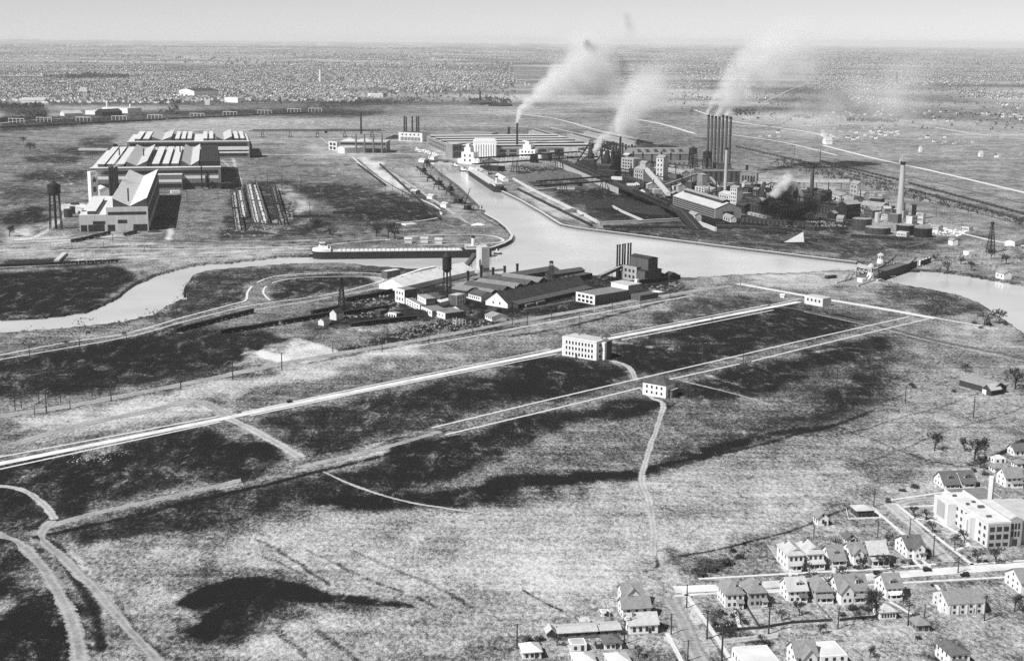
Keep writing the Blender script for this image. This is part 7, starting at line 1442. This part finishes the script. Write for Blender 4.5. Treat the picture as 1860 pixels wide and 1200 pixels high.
# ------------------------------------------------------------------ the far plain: houses, woods, railway
def in_px(pts): return world(pts)
DIST = [([(-40,148),(230,143),(330,132),(430,124),(640,125),(760,128),(930,132),(940,150),(760,150),(640,158),(600,168),(690,172),(650,185),(470,184),(330,186),(290,190),(90,188),(-40,182)], 1.0, .9),
    ([(-40,120),(300,118),(300,128),(-40,140)], .55, .8), ([(300,112),(930,115),(930,126),(420,122)], .5, .8), ([(690,155),(900,140),(935,150),(850,170),(720,176)], .8, .9), ([(-40,150),(90,153),(90,178),(-40,180)], .9, .9),
    ([(1488,234),(1640,232),(1660,243),(1560,257),(1500,250)], .8, .72), ([(1650,245),(1800,256),(1790,268),(1660,258)], .5, .7), ([(1700,272),(1860,282),(1860,310),(1760,300)], .4, .7), ([(1350,226),(1440,240),(1420,254),(1340,245)], .35, .7), ([(1540,170),(1660,175),(1660,190),(1545,188)], .7, .8), ([(1080,150),(1400,150),(1390,185),(1100,180)], .3, .8), ([(1400,195),(1740,200),(1740,225),(1420,215)], .25, .7),
    ([(1400,262),(1520,275),(1500,285),(1400,275)], .35, .6), ([(1740,150),(1870,150),(1870,225),(1750,200)], .6, .8), ([(1470,100),(1870,105),(1870,150),(1480,170)], .6, .8), ([(1080,115),(1400,110),(1400,150),(1090,150)], .6, .8), ([(820,165),(960,150),(960,190),(840,195)], .35, .9),
    ([(-40,88),(1860,92),(1860,108),(-40,112)], .5, .8)]
yaw = R(3); cth, sth = math.cos(yaw), math.sin(yaw); hp = []
for pts, dens, s in DIST:
    w = in_px(pts); dmin = np.hypot(w[:, 0], w[:, 1]).min(); k = max(1.0, dmin/5200)
    x0, x1, y0, y1 = w[:, 0].min(), w[:, 0].max(), w[:, 1].min(), w[:, 1].max(); ny = (y1-y0)/(52*k); nx = (x1-x0)/(24*k)
    X, Y = np.meshgrid(np.arange(x0, x1, 24*k), np.arange(y0, y1, 52*k)); X = X.ravel(); Y = Y.ravel()
    X = X+rng.uniform(-5, 5, len(X))*k; Y = Y+rng.uniform(-9, 9, len(Y))*k
    keep = inside(w, X, Y) & (vnoise(X, Y*.5, 420, 31)*.65+vnoise(X, Y*.4, 1300, 32)*.4 < .42+.42*dens) & (rng.random(len(X)) < dens*.85) & (np.mod(X+Y*.08, 170*k) > 26*k) & (np.mod(Y-X*.05, 620) > 70)
    hp += [(x, y, s*(1+.35*(k-1))) for x, y in zip(X[keep], Y[keep])]
hp.sort(key=lambda q: math.hypot(q[0], q[1]))
if len(hp) > 27000: hp = hp[:300]+[hp[i] for i in sorted(random.sample(range(300, len(hp)), 26700))]
def far_house(kind):
    b = MB(); w_ = {0: (8, 10, 6, 3.4), 1: (10, 8, 4, 3), 2: (9, 12, 6.5, 4), 3: (7, 9, 5.4, 3.6)}[kind]; W2, D2, h, r = w_[0]/2, w_[1]/2, w_[2], w_[3]
    if kind % 2 == 0: b.prism([(-W2, 0), (W2, 0), (W2, h), (0, h+r), (-W2, h)], -D2, D2, 'y')
    else: b.prism([(-D2, 0), (D2, 0), (D2, h), (0, h+r), (-D2, h)], -W2, W2, 'x')
    wall_faces = len(b.f); o = .5; s = r/(W2 if kind % 2 == 0 else D2)
    (chevron(b, -D2-o, D2+o, -W2, W2, h, r, o, 'y') if kind % 2 == 0 else chevron(b, -W2-o, W2+o, -D2, D2, h, r, o, 'x'))
    return b, wall_faces
FH = []
for k in range(4):
    b, nwf = far_house(k); me_ = b.mesh('far_house', ['white_paint', 'pale_plaster', 'white_paint', 'light_brick_and_shade'][k]); me_.materials.append(MATS[['roof_mid', 'roof_grey', 'roof_dark', 'roof_grey'][k]])
    me_.polygons.foreach_set('material_index', [0 if i < nwf else 1 for i in range(len(b.f))]); FH.append((me_, b, nwf))
def where(x, y):
    px, py = proj((x, y, 0))
    if px > 1300: return 'tiny gabled house on the pale plain right of the great stacks'
    if py > 178: return 'tiny gabled house in the nearest row of the far suburb, above the railway'
    if px < 330: return 'tiny gabled house in the far suburb at the photo\'s left'
    return 'tiny gabled house in the far suburb above the rolling mills'
for i, (x, y, s) in enumerate(hp[:300]):
    k = random.randrange(4); o = bpy.data.objects.new('far_house', FH[k][0]); COL.objects.link(o); o.location = (x, y, 0); o.scale = (s*1.25, s*1.25, s*1.2) if proj((x, y, 0))[0] < 1300 else (s, s, s*.95); o.rotation_euler = (0, 0, yaw+random.choice((0, 0, PI/2)))
    tag(o, where(x, y), 'house', 'houses of the far suburb')
def merged(name, items):
    for mi in range(4):
        me_, b, nwf = FH[mi]; sel = [q for j, q in enumerate(items) if j % 4 == mi]; n = len(sel)
        base = np.array(b.v); V = np.empty((n, len(base), 3)); off = []
        for j, (x, y, s) in enumerate(sel):
            c, q = math.cos(yaw), math.sin(yaw); e = s*1.3
            V[j, :, 0] = x+(base[:, 0]*c-base[:, 1]*q)*e; V[j, :, 1] = y+(base[:, 0]*q+base[:, 1]*c)*e; V[j, :, 2] = base[:, 2]*e
        yield V.reshape(-1, 3), b, nwf, n, mi
vs, ls, ltot, mi_ = [], [], [], []; off = 0
for V, b, nwf, n, mi in merged('far_suburb', hp[300:]):
    vs.append(V); nb = len(b.v)
    lv = np.concatenate([np.array(f) for f in b.f]); lt = np.array([len(f) for f in b.f])
    ls.append((lv[None, :]+(np.arange(n)*nb)[:, None]).ravel()+off); ltot.append(np.tile(lt, n)); mi_.append(np.tile(np.array([mi % 3 if i < nwf else 3+mi % 2 for i in range(len(b.f))]), n)); off += n*nb
vs = np.concatenate(vs); ls = np.concatenate(ls); ltot = np.concatenate(ltot); mi_ = np.concatenate(mi_)
me_ = bpy.data.meshes.new('far_suburb'); me_.vertices.add(len(vs)); me_.vertices.foreach_set('co', vs.astype(np.float32).ravel()); me_.loops.add(len(ls)); me_.loops.foreach_set('vertex_index', ls.astype(np.int32)); me_.polygons.add(len(ltot))
me_.polygons.foreach_set('loop_start', np.concatenate([[0], np.cumsum(ltot)[:-1]]).astype(np.int32)); me_.polygons.foreach_set('loop_total', ltot.astype(np.int32)); me_.update(calc_edges=True)
for m in ('pale_plaster', 'concrete', 'light_brick_and_shade', 'roof_mid', 'roof_grey'): me_.materials.append(MATS[m])
me_.polygons.foreach_set('material_index', mi_.astype(np.int32)); o = bpy.data.objects.new('far_suburb', me_); COL.objects.link(o); tag(o, kind='stuff')
# far woods and street trees: open dark brush crowns
def woods(name, pts, n, hmin, hmax, sd, clump=0):
    w = in_px(pts); r_ = np.random.default_rng(sd); x0, x1, y0, y1 = w[:, 0].min(), w[:, 0].max(), w[:, 1].min(), w[:, 1].max(); X = r_.uniform(x0, x1, n*4); Y = r_.uniform(y0, y1, n*4)
    k = inside(w, X, Y)
    if clump: k &= vnoise(X, Y*.6, clump, sd) > .55
    X, Y = X[k][:n], Y[k][:n]; n = len(X)
    if not n: return
    T = 7; h = r_.uniform(hmin, hmax, n); a = r_.uniform(0, 2*PI, (n, T)); rr = r_.uniform(0, .5, (n, T))*h[:, None]; zc = r_.uniform(.25, .95, (n, T))*h[:, None]; s = r_.uniform(.14, .3, (n, T))*h[:, None]; t2 = r_.uniform(0, PI, (n, T))
    cx = X[:, None]+rr*np.cos(a); cy = Y[:, None]+rr*np.sin(a); V = np.empty((n, T, 3, 3)); 
    for j, (u, z) in enumerate(((-1, -.5), (1, -.5), (0, 1.1))): V[:, :, j, 0] = cx+u*s*np.cos(t2); V[:, :, j, 1] = cy+u*s*np.sin(t2); V[:, :, j, 2] = np.maximum(zc+z*s, -.5)
    V = V.reshape(-1, 3); m = bpy.data.meshes.new(name); N = len(V)//3; m.vertices.add(len(V)); m.vertices.foreach_set('co', V.astype(np.float32).ravel()); m.loops.add(len(V)); m.loops.foreach_set('vertex_index', np.arange(len(V), dtype=np.int32)); m.polygons.add(N); m.polygons.foreach_set('loop_start', np.arange(0, 3*N, 3, dtype=np.int32)); m.polygons.foreach_set('loop_total', np.full(N, 3, np.int32)); m.update(calc_edges=True)
    m.materials.append(MATS['twigs']); o = bpy.data.objects.new(name, m); COL.objects.link(o); tag(o, kind='stuff')
woods('far_woods', [(80,138),(140,134),(235,138),(235,144),(150,144),(70,146)], 520, 9, 15, 1, 160); woods('far_woods', [(-40,194),(70,192),(88,200),(82,218),(-40,224)], 420, 8, 15, 2, 120)
woods('far_woods', [(-40,120),(930,118),(940,185),(700,190),(-40,190)], 7000, 6, 12, 3); woods('far_woods', [(-60,84),(1900,90),(1900,120),(-60,122)], 9000, 12, 26, 4, 900); woods('far_woods', [(290,186),(330,184),(320,206),(285,208)], 120, 8, 13, 5, 90)
woods('far_woods', [(850,178),(920,172),(930,188),(860,192)], 160, 7, 11, 6, 90); woods('far_woods', [(1330,200),(1480,210),(1470,222),(1330,215)], 220, 5, 9, 7, 120); woods('far_woods', [(1540,212),(1640,214),(1630,224),(1540,222)], 180, 5, 9, 8, 120); woods('far_woods', [(1720,178),(1830,176),(1830,215),(1720,212)], 350, 6, 11, 9, 220)
woods('far_woods', [(1100,120),(1870,125),(1870,240),(1480,235),(1130,200)], 3500, 5, 10, 10); woods('far_woods', [(1420,285),(1860,400),(1860,412),(1400,300)], 500, 3, 6, 11); woods('far_woods', [(1140,168),(1170,166),(1165,178),(1140,178)], 200, 9, 14, 12); woods('far_woods', [(545,190),(760,178),(780,186),(560,200)], 500, 4, 8, 13)
woods('brush', [(340,502),(440,490),(680,484),(690,496),(470,510),(430,545),(340,574),(300,580)], 500, .6, 1.8, 14, 20); woods('brush', [(0,600),(320,555),(330,580),(0,640)], 300, .6, 2, 15, 16); woods('brush', [(1600,515),(1740,540),(1800,580),(1700,572)], 400, .6, 2, 16, 16)
woods('brush', [(1240,1010),(1330,1008),(1370,996),(1330,1036),(1262,1050)], 260, .5, 1.6, 17, 8); woods('brush', [(1300,1110),(1345,1105),(1360,1135),(1320,1150)], 160, .4, 1.3, 18, 5); woods('brush', [(1690,470),(1860,445),(1860,505),(1700,492)], 350, .8, 2.4, 19, 18)
woods('brush', [(1205,715),(1240,725),(1225,745),(1200,735)], 60, .4, 1.0, 20); woods('brush', [(240,1000),(300,1080),(340,1170),(300,1190),(240,1090)], 160, .3, .9, 21, 10)
# railway embankment with its long trains and white catenary portals
GR = 'wagons of the long far left train'
for a, b, n in [((-30,234),(140,227),16), ((145,226),(300,218),18), ((305,217),(470,210),18), ((490,209),(560,206),8)]: train(a, b, n, 'on the far left railway', GR, 1.1)
for i, (x, y) in enumerate([(16,223),(66,221),(138,220),(203,218),(268,216),(345,213),(405,210),(468,207),(522,204),(560,203)]):
    t = thing('catenary_portal', f'white open catenary portal frame over the far railway, {nth(i)} from the left', 'portal frame', G(x, y), R(-8), 'catenary portals'); b = MB(); b.box(0, 44, -.5, .5, 11, 12)
    b.build('beam', 'white_paint', t)
    for k in range(5): MB().box(k*10.8, k*10.8+.9, -.45, .45, 0, 11).build('post', 'white_paint', t)
for i, (x, y) in enumerate([(743,207),(780,207),(808,206),(876,207),(894,207),(732,205)]): poles([(x, y, y-7)], ['left of the far shop roofs', 'above the wide shop roofs', 'right above the wide shop', 'on the far road left of the smoke', 'on the far road beside the white smoke', 'at the far road\'s left end'][i]) if i < 5 else None
GP = 'tiny wagons on the right hand plain'
for a, b, n in [((1335,267),(1480,300),22), ((1490,294),(1640,330),22), ((1650,334),(1860,390),26), ((1500,300),(1620,332),16), ((1650,345),(1860,402),22)]:
    p, q = G(*a), G(*b); rz = math.atan2((q-p).y, (q-p).x); m0 = MB().box(-5.4, 5.4, -1.5, 1.5, .9, 3.4).mesh('railway_wagon', 'rust_steel') if 'WM' not in globals() else WM; WM = m0
    for i in range(n):
        o = bpy.data.objects.new('railway_wagon', WM); COL.objects.link(o); o.location = p+(q-p)*((i+.5)/n); o.rotation_euler = (0, 0, rz); tag(o, 'tiny dark freight wagon in a long string on the pale plain right of the works', 'railway wagon', GP)
# landmarks of the far plain
for nm, lb, A, B_, D, h, rf, w, rm in [('far_factory', 'far white factory with black recess above the left railway', (155,208), (188,209), 60, 12, 'flat', 'white_paint', 'roof_light'), ('far_factory', 'long white upper block of the far left factory', (186,204), (232,206), 60, 15, 'flat', 'white_paint', 'roof_light'), ('far_factory', 'black sheds in front of the far left factory', (186,211), (222,209), 30, 11, 'gx', 'black_steel', 'roof_sooty'),
    ('far_factory', 'low pale stores left of the far white factory', (117,211), (150,210), 30, 7, 'gx', 'pale_plaster', 'roof_light'), ('far_factory', 'far dark saw roofed factory with row of white gables', (353,176), (397,175), 120, 22, 'gx', 'white_paint', 'roof_sooty'), ('far_factory', 'far white cube with dark side before the suburb', (372,191), (381,191), 40, 16, 'flat', 'white_paint', 'roof_light'), ('far_factory', 'far white block with dark windows at the suburb edge', (408,186), (432,187), 40, 18, 'flat', 'white_paint', 'roof_light'),
    ('far_factory', 'white flat roofed depot right of the far suburb', (672,177), (696,177), 60, 14, 'flat', 'white_paint', 'roof_white'), ('far_factory', 'small dark end house beside the white depot', (697,176), (704,176), 30, 14, 'flat', 'dark_brick_and_shade', 'roof_dark'), ('far_factory', 'far dark peaked barn beyond the smoking stack', (912,194), (931,193), 60, 5, 'gx', 'black_steel', 'roof_sooty'), ('far_factory', 'cluster of low dark sheds left of the far peaked barn', (872,191), (896,190), 50, 8, 'gx', 'rust_steel', 'roof_dark'),
    ('far_factory', 'pale house block in the suburb\'s middle', (145,170), (158,170), 60, 22, 'flat', 'white_paint', 'roof_light'), ('far_factory', 'pale block near the concrete highway on the right plain', (1495,247), (1503,247), 16, 7, 'flat', 'pale_plaster', 'roof_light'), ('far_factory', 'white shed below the plain\'s houses', (1500,262), (1512,262), 24, 8, 'gx', 'white_paint', 'roof_light'), ('far_factory', 'small white house beside the right highway', (1671,276), (1675,276), 9, 4.5, 'gx', 'white_paint', 'roof_light'), ('far_factory', 'white house pair at the far right of the plain', (1780,285), (1786,285), 10, 4.5, 'gx', 'white_paint', 'roof_light'), ('far_factory', 'white block by the right plain\'s highway', (1636,296), (1640,296), 8, 4.5, 'gx', 'pale_plaster', 'roof_light'),
    ('far_factory', 'long pale shed across the far right plain', (1462,153), (1598,155), 24, 8, 'flat', 'sooty_plaster', 'roof_grey'), ('far_factory', 'wide low white sheds across the far left railway', (38,187), (82,187), 60, 9, 'gx', 'white_paint', 'roof_light')]:
    B(nm, lb, 'factory', A, B_, D, h, rf, w, rm, 8 if rf == 'gx' else 0)
stack('far_monument', 'far pale tower standing out of the suburb', (582,152), 126, 8, 5, 'pale_plaster', cap=False); stack('far_stack', 'far thin pole stack with water tank head on the right plain', (1628,152), 131, 4, 3, 'rust_steel', cap=False); stack('far_stack', 'far thin dark stack right of the suburb woods', (872,190), 165, 3.2, 3, 'black_steel', cap=False)
stack('far_stack', 'far white stack of the left factory', (195,204), 186, 3, 2.6, 'white_paint', cap=False); stack('far_stack', 'second far white stack of the left factory, nearer its right end', (237,204), 189, 3, 2.6, 'white_paint', cap=False); stack('far_stack', 'slender far mast in the smoke left of the great stacks', (1180,200), 184, 2, 2, 'black_steel', cap=False)
poles([(1489,300,272),(1443,282,264),(1812,255,244)], 'far out on the right plain')
# ------------------------------------------------------------------ smoke, and the haze over the plain
def at_depth(px, py, dist):
    d = ray(px, py); return Vector((0, 0, CAMH))+d*dist
def depth_of(base): return (G(*base)-Vector((0, 0, CAMH))).dot(_f)
def smoke(label, p, q, r0, r1, dens, col, power=1.2, thr=.42, nsc=1.0, fade=.25, seed=0, bend=0.0, name='smoke', emis=0):
    """a plume from p to q: a widening closed hull whose inside is a turbulent volume"""
    d = q-p; L = d.length; b = MB(); n = 16; prof = []
    for i in range(9): u = -.03+1.08*i/8; prof.append(((r0+(r1-r0)*max(0, u))*1.5+.3*r0, u*L))
    b.lathe(0, 0, prof, n); m = bpy.data.materials.new('smoke_cloud'); m.use_nodes = True; nd, l = m.node_tree.nodes, m.node_tree.links
    nd.remove(nd['Principled BSDF']); v = nd.new('ShaderNodeVolumePrincipled'); v.inputs['Color'].default_value = (col, col, col, 1); v.inputs['Anisotropy'].default_value = -.1
    l.new(v.outputs[0], nd['Material Output'].inputs['Volume'])
    def ma(op, a, c=None, cl=False, e=None):
        x = nd.new('ShaderNodeMath'); x.operation = op; x.use_clamp = cl
        for k, s in ((0, a), (1, c), (2, e)):
            if s is None: continue
            if isinstance(s, (int, float)): x.inputs[k].default_value = s
            else: l.new(s, x.inputs[k])
        return x.outputs[0]
    tc = nd.new('ShaderNodeTexCoord'); sp = nd.new('ShaderNodeSeparateXYZ'); l.new(tc.outputs['Object'], sp.inputs[0])
    u = ma('DIVIDE', sp.outputs[2], L, True); Rz = ma('ADD', ma('MULTIPLY', u, r1-r0), r0)
    # noise in plume coordinates (scaled by the local radius)
    vm = nd.new('ShaderNodeVectorMath'); vm.operation = 'ADD'; vm.inputs[1].default_value = (seed*37.1, seed*11.3, seed*5.7)
    l.new(tc.outputs['Object'], vm.inputs[0]); no = nd.new('ShaderNodeTexNoise'); no.inputs['Scale'].default_value = nsc*2.2/(r0+r1); no.inputs['Detail'].default_value = 5; no.inputs['Roughness'].default_value = .6; l.new(vm.outputs[0], no.inputs['Vector'])
    no2 = nd.new('ShaderNodeTexNoise'); no2.inputs['Scale'].default_value = nsc*.9/(r0+r1); no2.inputs['Detail'].default_value = 2; l.new(vm.outputs[0], no2.inputs['Vector'])
    sc = nd.new('ShaderNodeSeparateColor'); l.new(no2.outputs['Color'], sc.inputs[0])
    ox = ma('MULTIPLY', ma('MULTIPLY', ma('SUBTRACT', sc.outputs[0], .5), 2.2), Rz); oy = ma('MULTIPLY', ma('MULTIPLY', ma('SUBTRACT', sc.outputs[1], .5), 2.2), Rz)
    bx = ma('MULTIPLY', ma('MULTIPLY', ma('SUBTRACT', u, 1), u), bend*r1)
    X = ma('ADD', ma('ADD', sp.outputs[0], ox), bx); Y = ma('ADD', sp.outputs[1], oy)
    rr = ma('DIVIDE', ma('SQRT', ma('ADD', ma('MULTIPLY', X, X), ma('MULTIPLY', Y, Y))), Rz)
    body_ = ma('SUBTRACT', 1.15, rr, True); nz = ma('MULTIPLY', ma('SUBTRACT', no.outputs[0], thr-.12), 4.0, True)
    f = ma('MULTIPLY', ma('MULTIPLY', body_, nz), dens); f = ma('MULTIPLY', f, ma('POWER', ma('DIVIDE', r0, Rz), power))
    f = ma('MULTIPLY', f, ma('DIVIDE', ma('SUBTRACT', 1, u), fade, True)); f = ma('MULTIPLY', f, ma('MULTIPLY', ma('ADD', u, .02), 30, True))
    l.new(f, v.inputs['Density']); o = b.build(name, m); o.location = p; o.rotation_mode = 'QUATERNION'; o.rotation_quaternion = d.to_track_quat('Z', 'Y'); tag(o, kind='stuff'); return o
def plume(base, pts, r, dens, col, label='', push=0.0, **k):
    """pts: photo points of the plume axis; r: radii in photo px; push: metres drifted away per leg"""
    D0 = depth_of(base); Z = lambda i: D0+push*i
    for i in range(len(pts)-1):
        a, c = at_depth(*pts[i], Z(i)), at_depth(*pts[i+1], Z(i+1)); s0, s1 = Z(i)/FPX, Z(i+1)/FPX
        smoke(label, a, c, r[i]*s0, r[i+1]*s1, dens[i], col, seed=i+len(bpy.data.materials) % 17, **k)
WHT, BLK = .985, .02
plume((939,284), [(939,223),(944,200),(962,185),(1000,152)], [2.2,6,11,19], [.35,.17,.05], WHT, push=40, fade=.12)
plume((939,284), [(985,170),(1030,140),(1100,118)], [18,40,52], [.085,.065], WHT, push=60, fade=.3)
plume((1085,312), [(1080,276),(1088,258),(1108,238),(1150,214)], [4,7,12,20], [.3,.13,.045], WHT, push=40, fade=.12)
plume((1085,312), [(1125,240),(1160,228)], [12,18], [.08], WHT, push=60, fade=.4); plume((1085,312), [(1130,232),(1150,190),(1200,140)], [16,26,44], [.085,.065], WHT, push=90, fade=.4)
plume((1284,318), [(1284,208),(1292,190),(1302,168)], [2.4,5,9], [.25,.09], WHT, push=30, fade=.3); plume((1300,318), [(1300,211),(1316,190),(1336,168)], [3.5,8,14], [.22,.07], WHT, push=30, fade=.2); plume((1320,318), [(1318,211),(1332,190),(1350,165)], [4,8,15], [.22,.07], WHT, push=30, fade=.2)
plume((1310,318), [(1318,185),(1350,140),(1400,105)], [16,38,55], [.085,.065], WHT, push=70, fade=.3)
plume((939,284), [(1064,78),(1088,102),(1134,126)], [8,20,16], [.026,.022], BLK, push=150, fade=.4, thr=.47); plume((939,284), [(1138,28),(1152,72)], [9,16], [.006], BLK, push=150, fade=.6)
plume((1440,416), [(1402,356),(1416,338),(1440,318)], [8,14,11], [.5,.4], WHT, push=2, fade=.5)
plume((1440,404), [(1398,394),(1424,366),(1446,338)], [24,32,24], [.15,.12], BLK, push=10, fade=.5); plume((1440,402), [(1432,398),(1462,380),(1492,362)], [22,29,20], [.14,.11], BLK, push=8, fade=.5); plume((1352,385), [(1345,372),(1362,356),(1385,340)], [9,13,8], [.1,.08], BLK, push=10, fade=.5)
plume((215,380), [(207,303),(216,296),(236,280)], [3,6,9], [.3,.14], WHT, push=10, fade=.4); plume((166,380), [(160,330),(168,322),(190,312)], [3,5,7], [.15,.08], WHT, push=8, fade=.4)
plume((939,284), [(1050,110),(1110,95)], [50,70], [.022], WHT, push=200, fade=.5); plume((1310,318), [(1395,108),(1470,92)], [50,75], [.022], WHT, push=200, fade=.5); plume((1310,318), [(1120,190),(1240,150)], [40,60], [.018], WHT, push=200, fade=.5)
plume((1310,318), [(1440,230),(1560,190),(1700,170)], [40,60,70], [.012,.010], WHT, push=150, fade=.5)
def haze_material():
    m = bpy.data.materials.new('haze_air'); m.use_nodes = True; n, l = m.node_tree.nodes, m.node_tree.links
    n.remove(n['Principled BSDF']); v = n.new('ShaderNodeVolumePrincipled'); v.inputs['Color'].default_value = (.95, .95, .95, 1)
    v.inputs['Density'].default_value = HAZE; v.inputs['Anisotropy'].default_value = 0.0
    l.new(v.outputs[0], n['Material Output'].inputs['Volume']); return m
HAZE = 2.3e-5
hz = MB().box(-95000, 95000, -95000, 95000, -8, 305).build('haze', haze_material()); tag(hz, kind='stuff')
